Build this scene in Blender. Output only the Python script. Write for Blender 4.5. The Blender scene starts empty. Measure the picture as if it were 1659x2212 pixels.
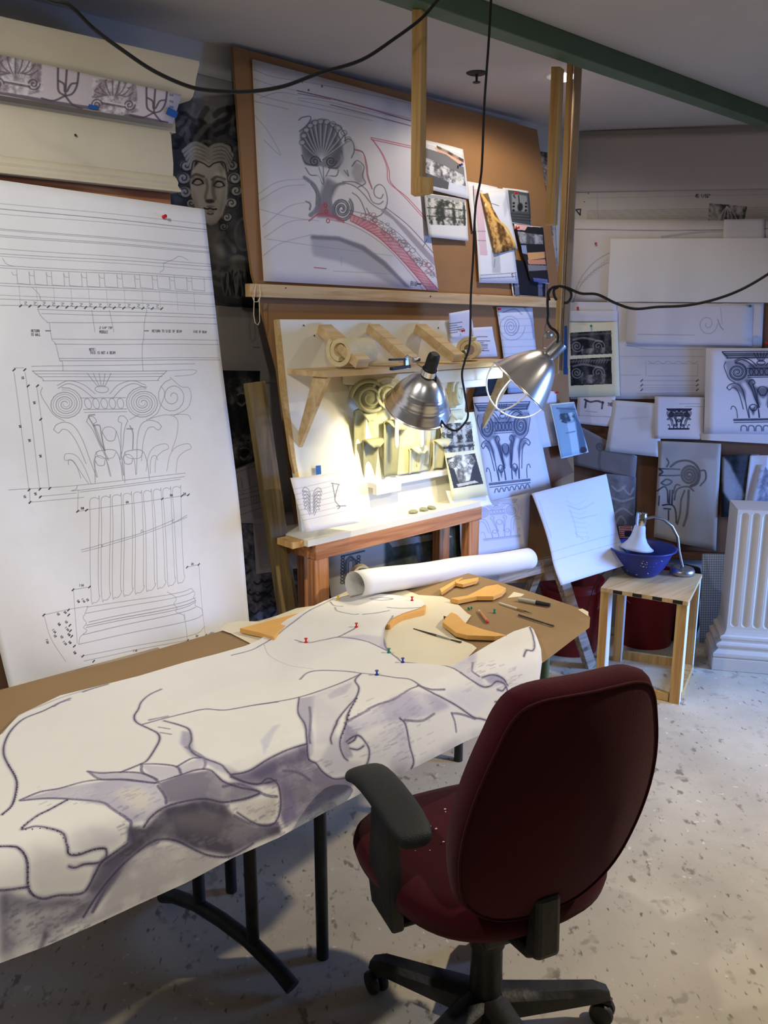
import bpy, bmesh, math, random
import numpy as np
from mathutils import Vector, Matrix
from mathutils.geometry import delaunay_2d_cdt
random.seed(7)
S = bpy.context.scene
COL = S.collection
# ---------------------------------------------------------------- camera
F, CX, CY, H = 1850.0, 829.5, 1106.0, 1.65
PITCH = math.radians(13.1)
cam = bpy.data.cameras.new('camera'); camo = bpy.data.objects.new('camera', cam); COL.objects.link(camo)
cam.sensor_fit = 'VERTICAL'; cam.sensor_height = 36.0; cam.lens = F/2212*36.0
cam.clip_start = 0.05
camo.location = (0, 0, H); camo.rotation_euler = (math.pi/2-PITCH, 0, 0)
S.camera = camo
# ---------------------------------------------------------------- world, exposure
S.view_settings.view_transform = 'Standard'; S.view_settings.look = 'None'
S.view_settings.gamma = 1; S.view_settings.use_curve_mapping = False
S.view_settings.exposure = 0.0
W = bpy.data.worlds.new('world'); S.world = W; W.use_nodes = True
W.node_tree.nodes['Background'].inputs[0].default_value = (0.95, 0.93, 1.0, 1)
W.node_tree.nodes['Background'].inputs[1].default_value = 0.08
S.cycles.max_bounces = 6
S.cycles.sample_clamp_indirect = 6
def light(name, kind, loc, energy, col, aim=None, **k):
    l = bpy.data.lights.new(name, kind); o = bpy.data.objects.new(name, l); COL.objects.link(o)
    o.location = loc; l.energy = energy; l.color = col
    if aim is not None:
        o.rotation_euler = (Vector(aim)-Vector(loc)).to_track_quat('-Z', 'Y').to_euler()
    for a, b in k.items(): setattr(l, a, b)
    return o
# warm recessed ceiling lamp out of frame on the right (throws the chair's shadow)
light('can_lamp_warm', 'SPOT', (2.3, 2.15, 2.47), 205, (1.0, .86, .66), aim=(.8, 1.8, 0), spot_size=math.radians(88), spot_blend=.6, shadow_soft_size=.045)
# daylight window out of frame on the right
light('window_daylight', 'AREA', (3.4, 2.95, 1.0), 30, (.20, .40, 1.0), aim=(1.0, 3.6, .35), shape='RECTANGLE', size=.7, size_y=.8, spread=math.radians(85))
# recessed ceiling lamp straight above the near table
light('can_lamp_table', 'SPOT', (-.95, 1.0, 2.47), 62, (1.0, .96, .90), aim=(-.75, 1.8, .7), spot_size=math.radians(136), spot_blend=.6, shadow_soft_size=.05)
# added fill light behind the viewer, brightening the left wall
light('rear_fill_light', 'SPOT', (.35, -.7, 2.47), 42, (1.0, .95, .90), aim=(-.55, 2.9, 1.35), spot_size=math.radians(52), spot_blend=.8, shadow_soft_size=.05)
# ---------------------------------------------------------------- pixel rays onto real planes
cP, sP = math.cos(PITCH), math.sin(PITCH)
EYE = Vector((0, 0, H))
def ray(x, y):
    a = (x-CX)/F; b = (CY-y)/F
    return Vector((a, cP+b*sP, -sP+b*cP))
class Plane:
    def __init__(s, p, n): s.p = Vector(p); s.n = Vector(n).normalized()
    def on(s, x, y):
        r = ray(x, y); return EYE + r*((s.p-EYE).dot(s.n)/r.dot(s.n))
    def off(s, d): return Plane(s.p+s.n*d, s.n)
CORNER = Vector((.9, 4.44, 0))
WU = Vector((.725, .688, 0)).normalized(); WM = Vector((.688, -.725, 0)).normalized()   # left wall: along / into the room
RU = Vector((.98, -.199, 0)).normalized(); RM = Vector((-.199, -.98, 0)).normalized()    # right wall
UP = Vector((0, 0, 1))
def wl(d): return Plane(CORNER+WM*d, WM)
def rw(d): return Plane(CORNER+RM*d, RM)
def lean(d0, z0, d1, z1):
    v = (WM*(d1-d0)+UP*(z1-z0)); n = WU.cross(v)
    if n.dot(WM) < 0: n = -n
    return Plane(CORNER+WM*d0+UP*z0, n)
def zp(z): return Plane((0, 0, z), (0, 0, 1))
def WP(s, d, z): return CORNER+WU*s+WM*d+UP*z      # left wall coordinates
def RP(s, d, z): return CORNER+RU*s+RM*d+UP*z
CEIL = 2.5
# ---------------------------------------------------------------- mesh helpers
class MB:
    def __init__(s): s.v = []; s.f = []; s.mi = []
    def add(s, vs, fs, m=0):
        o = len(s.v); s.v += [Vector(p) for p in vs]; s.f += [[i+o for i in q] for q in fs]; s.mi += [m]*len(fs); return s
    def hexa(s, p, m=0):   # 8 corners: bottom 4 ccw, top 4
        return s.add(p, [(0,3,2,1),(4,5,6,7),(0,1,5,4),(1,2,6,5),(2,3,7,6),(3,0,4,7)], m)
    def box(s, c, ax, ay, az, m=0):   # centre and three half-axis vectors
        c = Vector(c); ax, ay, az = Vector(ax), Vector(ay), Vector(az)
        return s.hexa([c-ax-ay-az, c+ax-ay-az, c+ax+ay-az, c-ax+ay-az, c-ax-ay+az, c+ax-ay+az, c+ax+ay+az, c-ax+ay+az], m)
    def beam(s, a, b, w, h, up=(0,0,1), m=0):   # bar from a to b, w sideways, h along up
        a, b = Vector(a), Vector(b); d = (b-a).normalized(); sd = d.cross(Vector(up)).normalized(); u = sd.cross(d).normalized()
        return s.box((a+b)/2, (b-a)/2, sd*w/2, u*h/2, m)
    def slab(s, pts, t, m=0):  # planar polygon pts extruded by vector t
        n = len(pts); pts = [Vector(p) for p in pts]; t = Vector(t)
        return s.add(pts+[p+t for p in pts], [list(range(n))[::-1], list(range(n, 2*n))]+[(i, (i+1) % n, n+(i+1) % n, n+i) for i in range(n)], m)
    def tube(s, pts, r, k=10, m=0, caps=True):
        pts = [Vector(p) for p in pts]; n = len(pts); rs = r if isinstance(r, (list, tuple)) else [r]*n
        vs = []; fs = []; pu = None
        for i, p in enumerate(pts):
            d = (pts[min(i+1, n-1)]-pts[max(i-1, 0)]).normalized()
            if pu is None: pu = d.orthogonal().normalized()
            pu = (pu-d*pu.dot(d)); pu = pu.normalized() if pu.length > 1e-6 else d.orthogonal().normalized()
            q = d.cross(pu)
            for j in range(k):
                a = 2*math.pi*j/k; vs.append(p+(pu*math.cos(a)+q*math.sin(a))*rs[i])
        for i in range(n-1):
            for j in range(k): fs.append((i*k+j, i*k+(j+1) % k, (i+1)*k+(j+1) % k, (i+1)*k+j))
        if caps: fs += [list(range(k))[::-1], list(range((n-1)*k, n*k))]
        return s.add(vs, fs, m)
    def lathe(s, prof, base=(0,0,0), axis=(0,0,1), k=32, m=0, caps=False, sx=1, sy=1):   # prof (r, h)
        base = Vector(base); ax = Vector(axis).normalized(); u = ax.orthogonal().normalized()
        if abs(ax.z) > .999: u = Vector((1, 0, 0))
        w = ax.cross(u); vs = []; fs = []
        for r, h in prof:
            for j in range(k):
                a = 2*math.pi*j/k; vs.append(base+ax*h+(u*math.cos(a)*sx+w*math.sin(a)*sy)*r)
        n = len(prof)
        for i in range(n-1):
            for j in range(k): fs.append((i*k+j, i*k+(j+1) % k, (i+1)*k+(j+1) % k, (i+1)*k+j))
        if caps: fs += [list(range(k))[::-1], list(range((n-1)*k, n*k))]
        return s.add(vs, fs, m)
    def grid(s, fn, nu, nv, m=0):
        return s.add([fn(i/nu, j/nv) for j in range(nv+1) for i in range(nu+1)],
                     [(j*(nu+1)+i, j*(nu+1)+i+1, (j+1)*(nu+1)+i+1, (j+1)*(nu+1)+i) for j in range(nv) for i in range(nu)], m)
def wloc(o):
    p = Vector((0, 0, 0))
    while o is not None: p = p+o.location; o = o.parent
    return p
def obj(name, mb, mats, parent=None, smooth=False, bevel=0, uv=None, solid=0, sub=0):
    V = np.array([tuple(p) for p in mb.v]); lo, hi = V.min(0), V.max(0)
    org = Vector(((lo[0]+hi[0])/2, (lo[1]+hi[1])/2, lo[2]))
    me = bpy.data.meshes.new(name); me.from_pydata([tuple(Vector(p)-org) for p in mb.v], [], mb.f)
    for m in (mats if isinstance(mats, (list, tuple)) else [mats]): me.materials.append(m)
    me.polygons.foreach_set('material_index', mb.mi)
    if uv is not None:
        ul = me.uv_layers.new(name='uv'); idx = np.zeros(len(me.loops), dtype=np.int32); me.loops.foreach_get('vertex_index', idx)
        ul.data.foreach_set('uv', np.asarray(uv, dtype=np.float32)[idx].ravel())
    if uv is None:
        bm = bmesh.new(); bm.from_mesh(me); bmesh.ops.recalc_face_normals(bm, faces=bm.faces); bm.to_mesh(me); bm.free()
    if smooth:
        me.polygons.foreach_set('use_smooth', [True]*len(me.polygons))
        if smooth != 'all':
            me.set_sharp_from_angle(angle=math.radians(40))
    o = bpy.data.objects.new(name, me); COL.objects.link(o)
    o.parent = parent; o.location = org-(wloc(parent) if parent else Vector((0, 0, 0)))
    if bevel:
        b = o.modifiers.new('bevel', 'BEVEL'); b.width = bevel; b.segments = 2; b.limit_method = 'ANGLE'; b.angle_limit = math.radians(50)
    if sub:
        b = o.modifiers.new('sub', 'SUBSURF'); b.levels = sub; b.render_levels = sub
    if solid:
        b = o.modifiers.new('solid', 'SOLIDIFY'); b.thickness = solid; b.offset = -1
    return o
def tag(o, label, cat, group=None, kind=None):
    if label: o['label'] = label
    if cat: o['category'] = cat
    if group: o['group'] = group
    if kind: o['kind'] = kind
    return o
def thing(name, loc, label, cat, group=None):
    o = bpy.data.objects.new(name, None); COL.objects.link(o); o.location = loc; o.empty_display_size = .05
    return tag(o, label, cat, group)
def struct(name, mb, m, **k): return tag(obj(name, mb, m, **k), None, None, None, 'structure')
# ---------------------------------------------------------------- materials
def srgb(c):
    return tuple(((x/12.92) if x <= .04045 else ((x+.055)/1.055)**2.4) for x in c)
def C8(r, g, b): return srgb((r/255, g/255, b/255))
def mat(name, col, rough=.6, metal=0., noise=0., scale=8., bump=0., bscale=60., col2=None, coord='Object', stretch=(1,1,1), spec=.4, trans=0.):
    m = bpy.data.materials.new(name); m.use_nodes = True; nt = m.node_tree; N, L = nt.nodes, nt.links
    b = N['Principled BSDF']; b.inputs['Base Color'].default_value = (*col, 1); b.inputs['Roughness'].default_value = rough
    b.inputs['Metallic'].default_value = metal; b.inputs['Specular IOR Level'].default_value = spec
    if trans: b.inputs['Transmission Weight'].default_value = trans
    tc = N.new('ShaderNodeTexCoord'); mp = N.new('ShaderNodeMapping'); mp.inputs['Scale'].default_value = stretch
    L.new(tc.outputs[coord], mp.inputs[0])
    if noise or col2:
        n = N.new('ShaderNodeTexNoise'); n.inputs['Scale'].default_value = scale; n.inputs['Detail'].default_value = 6; n.inputs['Roughness'].default_value = .62
        L.new(mp.outputs[0], n.inputs['Vector'])
        r = N.new('ShaderNodeValToRGB'); L.new(n.outputs['Fac'], r.inputs[0])
        r.color_ramp.elements[0].position = .33; r.color_ramp.elements[1].position = .68
        c2 = col2 or tuple(min(1, c*(1+noise)) for c in col)
        r.color_ramp.elements[0].color = (*[c*(1-noise) for c in col], 1); r.color_ramp.elements[1].color = (*c2, 1)
        L.new(r.outputs[0], b.inputs['Base Color'])
    if bump:
        n = N.new('ShaderNodeTexNoise'); n.inputs['Scale'].default_value = bscale; n.inputs['Detail'].default_value = 5
        L.new(mp.outputs[0], n.inputs['Vector'])
        bp = N.new('ShaderNodeBump'); bp.inputs['Strength'].default_value = bump; bp.inputs['Distance'].default_value = .01
        L.new(n.outputs['Fac'], bp.inputs['Height']); L.new(bp.outputs[0], b.inputs['Normal'])
    return m
def wood(name, c1, c2, ax=2, sc=1.0, rough=.6, knots=True, rot=False):
    m = bpy.data.materials.new(name); m.use_nodes = True; nt = m.node_tree; N, L = nt.nodes, nt.links; b = N['Principled BSDF']
    b.inputs['Roughness'].default_value = rough; b.inputs['Specular IOR Level'].default_value = .25
    tc = N.new('ShaderNodeTexCoord'); mp = N.new('ShaderNodeMapping'); st = [30*sc]*3; st[ax] = 1.6*sc; mp.inputs['Scale'].default_value = st
    src = tc.outputs['Object']
    if rot:
        m0 = N.new('ShaderNodeMapping'); m0.inputs['Rotation'].default_value = (0, 0, -.759); L.new(src, m0.inputs[0]); src = m0.outputs[0]
    L.new(src, mp.inputs[0])
    n = N.new('ShaderNodeTexNoise'); n.inputs['Scale'].default_value = 1.6; n.inputs['Detail'].default_value = 4; n.inputs['Distortion'].default_value = .8; L.new(mp.outputs[0], n.inputs['Vector'])
    r = N.new('ShaderNodeValToRGB'); r.color_ramp.elements[0].position = .35; r.color_ramp.elements[1].position = .62
    r.color_ramp.elements[0].color = (*c2, 1); r.color_ramp.elements[1].color = (*c1, 1); L.new(n.outputs['Fac'], r.inputs[0])
    out = r.outputs[0]
    if knots:
        v = N.new('ShaderNodeTexVoronoi'); mq = N.new('ShaderNodeMapping'); s3 = [9.]*3; s3[ax] = 4.; mq.inputs['Scale'].default_value = s3
        L.new(src, mq.inputs[0]); L.new(mq.outputs[0], v.inputs['Vector']); v.inputs['Scale'].default_value = 1.
        rk = N.new('ShaderNodeValToRGB'); rk.color_ramp.elements[0].position = .06; rk.color_ramp.elements[1].position = .12
        rk.color_ramp.elements[0].color = (.75, .75, .75, 1); rk.color_ramp.elements[1].color = (0, 0, 0, 1); L.new(v.outputs['Distance'], rk.inputs[0])
        mx = N.new('ShaderNodeMix'); mx.data_type = 'RGBA'; L.new(rk.outputs[0], mx.inputs[0]); L.new(out, mx.inputs[6])
        mx.inputs[7].default_value = (*[c*.3 for c in c2], 1); out = mx.outputs[2]
    L.new(out, b.inputs['Base Color'])
    bp = N.new('ShaderNodeBump'); bp.inputs['Strength'].default_value = .15; bp.inputs['Distance'].default_value = .004
    L.new(n.outputs['Fac'], bp.inputs['Height']); L.new(bp.outputs[0], b.inputs['Normal'])
    return m
def emit(name, col, s):
    m = bpy.data.materials.new(name); m.use_nodes = True; b = m.node_tree.nodes['Principled BSDF']
    b.inputs['Base Color'].default_value = (*col, 1); b.inputs['Emission Color'].default_value = (*col, 1); b.inputs['Emission Strength'].default_value = s
    return m
M = {}
M['ceiling'] = mat('ceiling_paint', (.55, .535, .52), .9, noise=.03, scale=3, bump=.06, bscale=90)
M['wall'] = mat('wall_paint', (.60, .60, .60), .9, noise=.03, scale=2)
M['pine'] = wood('pine', C8(214, 178, 118), C8(188, 142, 84))
WROT = [-.759]
M['pine_h'] = wood('pine_rail', C8(216, 184, 134), C8(192, 150, 98), ax=0, rot=True)
M['fir'] = wood('reddish_fir', C8(196, 142, 98), C8(158, 100, 62), ax=0, rot=True)
M['fir_v'] = wood('reddish_fir_post', C8(196, 142, 98), C8(158, 100, 62))
M['ply'] = wood('birch_plywood', C8(222, 196, 150), C8(196, 164, 116), ax=0, sc=.6, knots=False, rot=True)
M['greywood'] = wood('weathered_wood', C8(168, 150, 132), C8(112, 96, 82), ax=0, rot=True)
M['oldwood'] = wood('dusty_plank', C8(122, 104, 68), C8(84, 70, 46), sc=.5, rough=.5)
M['darkwood'] = wood('dark_wood', C8(110, 72, 48), C8(74, 46, 32), ax=0)
M['hardboard'] = mat('hardboard', C8(150, 110, 70), .75, noise=.10, scale=2.2, bump=.05, bscale=300)
M['hardboard_dark'] = mat('hardboard_dark', C8(118, 84, 60), .8, noise=.12, scale=3)
M['kraft'] = mat('kraft_paper', C8(152, 126, 92), .95, noise=.04, scale=4, bump=.08, bscale=25, spec=.08)
M['white_panel'] = mat('white_melamine', C8(232, 228, 212), .55, noise=.03, scale=5)
M['chip'] = mat('chipboard_edge', C8(196, 164, 110), .9, noise=.15, scale=90)
M['plaster'] = mat('plaster', C8(222, 218, 200), .85, noise=.03, scale=9)
M['cream'] = mat('cream_plaster', C8(214, 204, 178), .85, noise=.04, scale=5)
M['foam'] = mat('yellow_foam', C8(232, 214, 168), .95, noise=.08, scale=30, bump=.5, bscale=220)
M['foamboard'] = mat('orange_foamboard', C8(226, 174, 98), .9, noise=.04, scale=20, bump=.1, bscale=400)
M['black'] = mat('black_rubber', (.012, .012, .012), .55)
M['blackmetal'] = mat('black_painted_steel', (.018, .02, .022), .45, noise=.5, scale=14, bump=.1, bscale=60)
M['armpad'] = mat('black_armrest', (.011, .013, .012), .6, bump=.25, bscale=350)
M['chairplastic'] = mat('dusty_black_plastic', (.010, .010, .010), .5, col2=(.035, .032, .028), noise=.1, scale=11, bump=.15, bscale=60)
M['alu'] = mat('spun_aluminium', (.86, .86, .86), .26, 1.0)
M['chrome'] = mat('chrome', (.7, .72, .74), .12, 1.0)
M['steel'] = mat('brushed_steel', (.45, .46, .46), .35, 1.0)
M['greypaint'] = mat('green_painted_steel', C8(84, 108, 88), .6, noise=.08, scale=6)
M['darktrim'] = mat('dark_strip', (.03, .03, .03), .7)
M['white'] = mat('white_paint', C8(225, 225, 225), .6)
M['paper'] = mat('plain_paper', C8(228, 226, 222), .85, noise=.015, scale=3)
M['tracing'] = mat('tracing_paper', C8(226, 216, 188), .6, noise=.03, scale=5, bump=.15, bscale=14)
M['bluetape'] = mat('blue_tape', C8(38, 92, 170), .7)
M['masking'] = mat('masking_tape', C8(228, 216, 176), .7)
M['red'] = mat('red_pin', C8(205, 30, 32), .35); M['green'] = mat('green_pin', C8(10, 130, 100), .35)
M['bluepin'] = mat('blue_pin', C8(26, 56, 160), .35); M['yellow'] = mat('yellow_pin', C8(230, 205, 50), .35)
M['bucket'] = mat('red_plastic', C8(128, 16, 16), .45, noise=.1, scale=6)
M['bowl'] = mat('blue_plastic_bowl', C8(40, 52, 128), .42, bump=.03)
M['frost'] = mat('frosted_glass_shade', C8(214, 218, 224), .55)
M['navy'] = mat('dark_cloth', C8(30, 28, 36), .9)
# ---------------------------------------------------------------- floor
def floor_mat():
    m = bpy.data.materials.new('speckled_vinyl'); m.use_nodes = True; nt = m.node_tree; N, L = nt.nodes, nt.links; b = N['Principled BSDF']
    tc = N.new('ShaderNodeTexCoord')
    def noise(sc, det, rough=.6, st=(1,1,1), rot=0):
        mp = N.new('ShaderNodeMapping'); mp.inputs['Scale'].default_value = st; mp.inputs['Rotation'].default_value = (0, 0, rot); L.new(tc.outputs['Object'], mp.inputs[0])
        n = N.new('ShaderNodeTexNoise'); n.inputs['Scale'].default_value = sc; n.inputs['Detail'].default_value = det; n.inputs['Roughness'].default_value = rough
        L.new(mp.outputs[0], n.inputs['Vector']); return n.outputs['Fac']
    def ramp(i, p0, p1, c0=(0,0,0), c1=(1,1,1)):
        r = N.new('ShaderNodeValToRGB'); r.color_ramp.elements[0].position = p0; r.color_ramp.elements[1].position = p1
        r.color_ramp.elements[0].color = (*c0, 1); r.color_ramp.elements[1].color = (*c1, 1); L.new(i, r.inputs[0]); return r.outputs[0]
    def mix(f, a, c):
        x = N.new('ShaderNodeMix'); x.data_type = 'RGBA'; L.new(f, x.inputs[0]); L.new(a, x.inputs[6]); x.inputs[7].default_value = (*c, 1); return x.outputs[2]
    base = ramp(noise(2.2, 5), .3, .7, C8(178, 169, 150), C8(208, 199, 178))
    base = mix(ramp(noise(24, 3, .55, (1, .6, 1), .3), .63, .69), base, C8(140, 130, 112))
    base = mix(ramp(noise(70, 3, .5, (1, .4, 1), .3), .64, .72), base, C8(128, 116, 100))
    base = mix(ramp(noise(15, 2, .5), .64, .70), base, C8(174, 164, 146))
    base = mix(ramp(noise(34, 2, .5), .70, .74), base, C8(216, 210, 198))
    base = mix(ramp(noise(9, 6, .7), .60, .78), base, C8(158, 148, 132))
    L.new(base, b.inputs['Base Color']); b.inputs['Roughness'].default_value = .55; b.inputs['Specular IOR Level'].default_value = .3
    return m
M['floor'] = floor_mat()
struct('floor', MB().box((0, 2, -.05), (6, 0, 0), (0, 6, 0), (0, 0, .05)), M['floor'])
struct('ceiling', MB().box((0, 2, CEIL+.05), (6, 0, 0), (0, 6, 0), (0, 0, .05)), M['ceiling'])
def wall(name, a, b, n):
    struct(name, MB().box((a+b)/2-n*.05+UP*CEIL/2, (b-a)/2, n*.05, UP*CEIL/2), M['wall'])
wall('wall_left', CORNER-WU*6, CORNER+WU*.1, WM)
wall('wall_right', CORNER-RU*.1, CORNER+RU*3.5, RM)
M['pilaster'] = mat('pilaster_plaster', C8(226, 216, 202), .8, noise=.03, scale=6)
# ================================================================ tables
TU = Vector((.755, .656, 0)).normalized(); TN = Vector((-.656, .755, 0)).normalized()     # along the table / away from the viewer
def TP(s, n, z): return TU*s+TN*n+UP*z
TZ = .735
NF = 1.44        # front edge of the table tops
def folding_legs(root, posts, m):
    for (a, b) in posts: obj('leg', MB().tube([a, b], .0155, 14), m, root, smooth=True)
ta = thing('folding_table', TP(1.55, 1.75, 0), 'brown paper covered work table with straight round black legs, the far one', 'table')
def tabletop(root, s0, s1, n0, n1):
    m = MB().slab([TP(s0+.03, n0, TZ-.03), TP(s1-.03, n0, TZ-.03), TP(s1, n0+.03, TZ-.03), TP(s1, n1, TZ-.03), TP(s0, n1, TZ-.03), TP(s0, n0+.03, TZ-.03)], (0, 0, .03))
    obj('tabletop', m, M['greywood'], root)
tabletop(ta, 1.02, 2.10, NF+.03, 2.06)
for px, z1 in (((697, 2067), .7), ((500, 1924), .7), ((990, 1642), .7)):
    p = zp(0).on(*px); obj('leg', MB().tube([p, p+UP*z1], .0165, 14), M['blackmetal'], ta, smooth=True)
p = TP(2.02, 1.56, 0); obj('leg', MB().tube([p, p+UP*.7], .0165, 14), M['greypaint'], ta, smooth=True)
obj('apron', MB().beam(TP(1.08, 1.56, .675), TP(1.08, 1.98, .675), .02, .05), M['blackmetal'], ta); obj('apron', MB().beam(TP(2.05, 1.56, .675), TP(2.05, 2.02, .675), .02, .05), M['blackmetal'], ta)
br = MB().slab([TP(1.0, 1.545, .70), TP(1.11, 1.545, .70), TP(1.11, 1.545, .60)], TN*.01); obj('corner_brace', br, M['blackmetal'], ta)
tb = thing('folding_table', TP(0.2, 1.75, 0), 'brown paper covered work table on a black T-shaped trestle foot, the near one', 'table')
tabletop(tb, -.85, 1.00, NF+.03, 2.12)
f0, f1 = zp(.04).on(632, 2122), zp(.04).on(352, 1925)
fd = (f1-f0)
foot = [f0-UP*.015, f0+fd*.1+UP*.01, f0+fd*.3+UP*.035, f0+fd*.5+UP*.04, f0+fd*.7+UP*.035, f0+fd*.9+UP*.01, f1-UP*.015]
obj('foot', MB().tube(foot, .02, 12), M['blackmetal'], tb, smooth=True)
for k in (.27, .68):
    q = f0+fd*k+UP*.04; obj('leg', MB().tube([q, Vector((q.x, q.y, .7))], .0165, 14), M['blackmetal'], tb, smooth=True)
obj('cross_brace', MB().tube([f0+fd*.27+UP*.45, f0+fd*.27+UP*.62-TU*.5], .01, 10).tube([f0+fd*.68+UP*.45, f0+fd*.68+UP*.62-TU*.5], .01, 10), M['blackmetal'], tb, smooth=True)
# profile of what lies on the tables and hangs over the front edge (n, z), arc length a from the back edge
def table_profile(z, r=.07, ang=58, ext=.5):
    NF = 1.445-(z-TZ)*1.0; pts = [(3.0, z), (NF+.01, z)]
    for i in range(1, 9):
        t = math.radians(ang)*i/8; pts.append((NF+.01-r*math.sin(t), z-r*(1-math.cos(t))))
    n, zz = pts[-1]; t = math.radians(ang+4); pts.append((n-ext*math.cos(t), zz-ext*math.sin(t)))
    return pts
class TableSurf:
    def __init__(s, z, **k):
        s.pr = table_profile(z, **k); s.L = [0]
        for a, b in zip(s.pr, s.pr[1:]): s.L.append(s.L[-1]+math.hypot(b[0]-a[0], b[1]-a[1]))
    def sa(s, x, y):      # photograph pixel to (s, a) on the surface
        r = ray(x, y); best = None
        for i, (a, b) in enumerate(zip(s.pr, s.pr[1:])):
            d = (b[0]-a[0], b[1]-a[1]); nn = (-d[1], d[0])
            rn, rz = r.dot(TN), r.z; den = rn*nn[0]+rz*nn[1]
            if abs(den) < 1e-9: continue
            t = ((a[0])*nn[0]+(a[1]-H)*nn[1])/den
            if t <= 0: continue
            n, z = rn*t, H+rz*t; l = ((n-a[0])*d[0]+(z-a[1])*d[1])/(d[0]**2+d[1]**2)
            if -1e-4 <= l <= 1+1e-4 or (i == len(s.pr)-2 and l > 1):
                q = (t, r.dot(TU)*t, s.L[i]+l*(s.L[i+1]-s.L[i]))
                if best is None or q[0] < best[0]: best = q
        return (best[1], best[2])
    def at(s, S_, a):
        i = 0
        while i < len(s.L)-2 and a > s.L[i+1]: i += 1
        l = (a-s.L[i])/(s.L[i+1]-s.L[i]); p, q = s.pr[i], s.pr[i+1]
        return TU*S_+TN*(p[0]+(q[0]-p[0])*l)+UP*(p[1]+(q[1]-p[1])*l)
def cut_sheet(surf, outline, step=.05, lift=None):   # outline in (s, a); gives an MB and (s, a) per vertex
    n = len(outline); P = [Vector((p[0], p[1])) for p in outline]
    xs = [p[0] for p in outline]; ys = [p[1] for p in outline]; extra = []
    rnd = random.Random(3)
    y = min(ys)+step/2
    while y < max(ys):
        x = min(xs)+step/2
        while x < max(xs):
            extra.append(Vector((x+rnd.uniform(-.2, .2)*step, y+rnd.uniform(-.2, .2)*step))); x += step
        y += step
    for a in surf.L[1:-1]:
        x = min(xs)
        while x < max(xs): extra.append(Vector((x, a))); x += step
    V, E_, Fc, *_ = delaunay_2d_cdt(P+extra, [(i, (i+1) % n) for i in range(n)], [], 1, 1e-5)
    mb = MB(); pts = [surf.at(v.x, v.y)+(lift(v.x, v.y) if lift else Vector((0, 0, 0))) for v in V]
    mb.add(pts, [list(f) for f in Fc])
    return mb, [(v.x, v.y) for v in V]
KS = TableSurf(TZ+.003)
ko = [KS.sa(*p) for p in [(-260, 1556), (0, 1490), (280, 1420), (540, 1345), (760, 1290), (900, 1256), (1010, 1238), (1070, 1254), (1170, 1286), (1264, 1318), (1275, 1334), (1273, 1356), (1235, 1384), (1195, 1415), (1150, 1448)]]
aE = KS.sa(1150, 1448)[1]
ko += [(ko[-1][0]-.15, aE+.005), (.9, aE-.06), (.2, aE-.06), (-.8, aE-.06), (-1.1, aE-.3)]
mb, _ = cut_sheet(KS, ko, .09)
kr = obj('kraft_paper_cover', mb, M['kraft'], smooth='all')
tag(kr, 'brown kraft paper covering the two joined work tables', 'table cover')
def flat_patch(surf, px, z=.0008):
    q = [surf.sa(*p) for p in px]; return MB().add([surf.at(*c)+UP*z for c in q], [list(range(len(q)))])
obj('masking_tape', flat_patch(KS, [(1096, 1292), (1110, 1279), (1133, 1284), (1126, 1289)]), M['masking'], kr)
obj('masking_tape', flat_patch(KS, [(1248, 1317), (1258, 1315), (1271, 1322), (1271, 1332)]), M['masking'], kr)
tp = KS.sa(1266, 1322); 
# ================================================================ stool
def on0(x, y): return zp(0).on(x, y)
st = thing('plywood_stool', (1.2, 3.63, 0), 'small plywood topped stand with square pine legs holding a blue bowl', 'stool')
fl, frr, br_, bl = Vector((.955, 3.60, 0)), Vector((1.275, 3.41, 0)), Vector((1.475, 3.80, 0)), Vector((1.13, 3.94, 0))
ux = (frr-fl).normalized(); uy = (bl-fl).normalized()
m = MB().slab([p+UP*.452 for p in (fl, frr, br_, bl)], UP*.018); obj('top', m, M['ply'], st)
for k in range(4):
    a = fl+ux*(.055+.085*k)-uy*.0012
    sa_ = MB().slab([a+UP*.4535, a+ux*.04+UP*.4535, a+ux*.04+UP*.4685, a+UP*.4685], uy*.001); obj('edge_tape', sa_, M['black'], st)
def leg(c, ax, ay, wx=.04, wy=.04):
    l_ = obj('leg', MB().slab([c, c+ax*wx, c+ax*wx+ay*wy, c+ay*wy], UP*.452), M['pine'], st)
    q = c+ax*(wx+.0003); obj('white_side', MB().slab([q, q+ax*.001, q+ax*.001+ay*wy, q+ay*wy], UP*.451), M['white'], l_)  # thin white slab over the leg's right face
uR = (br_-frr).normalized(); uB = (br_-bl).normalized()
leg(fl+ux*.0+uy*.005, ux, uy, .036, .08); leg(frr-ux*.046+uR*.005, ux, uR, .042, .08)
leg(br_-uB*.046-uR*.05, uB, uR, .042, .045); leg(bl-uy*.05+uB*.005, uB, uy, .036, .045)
obj('stretcher', MB().beam(frr+UP*.02-ux*.02+uR*.05, br_+UP*.02-uB*.02-uR*.05, .04, .035), M['pine'], st)
obj('stretcher', MB().beam(bl+UP*.02+uB*.03, br_+UP*.02-uB*.05, .02, .04), M['pine'], st)
obj('stretcher', MB().beam(fl+UP*.02+ux*.04+uy*.02, frr+UP*.02-ux*.05+uR*.02, .02, .035), M['pine'], st)
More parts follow.
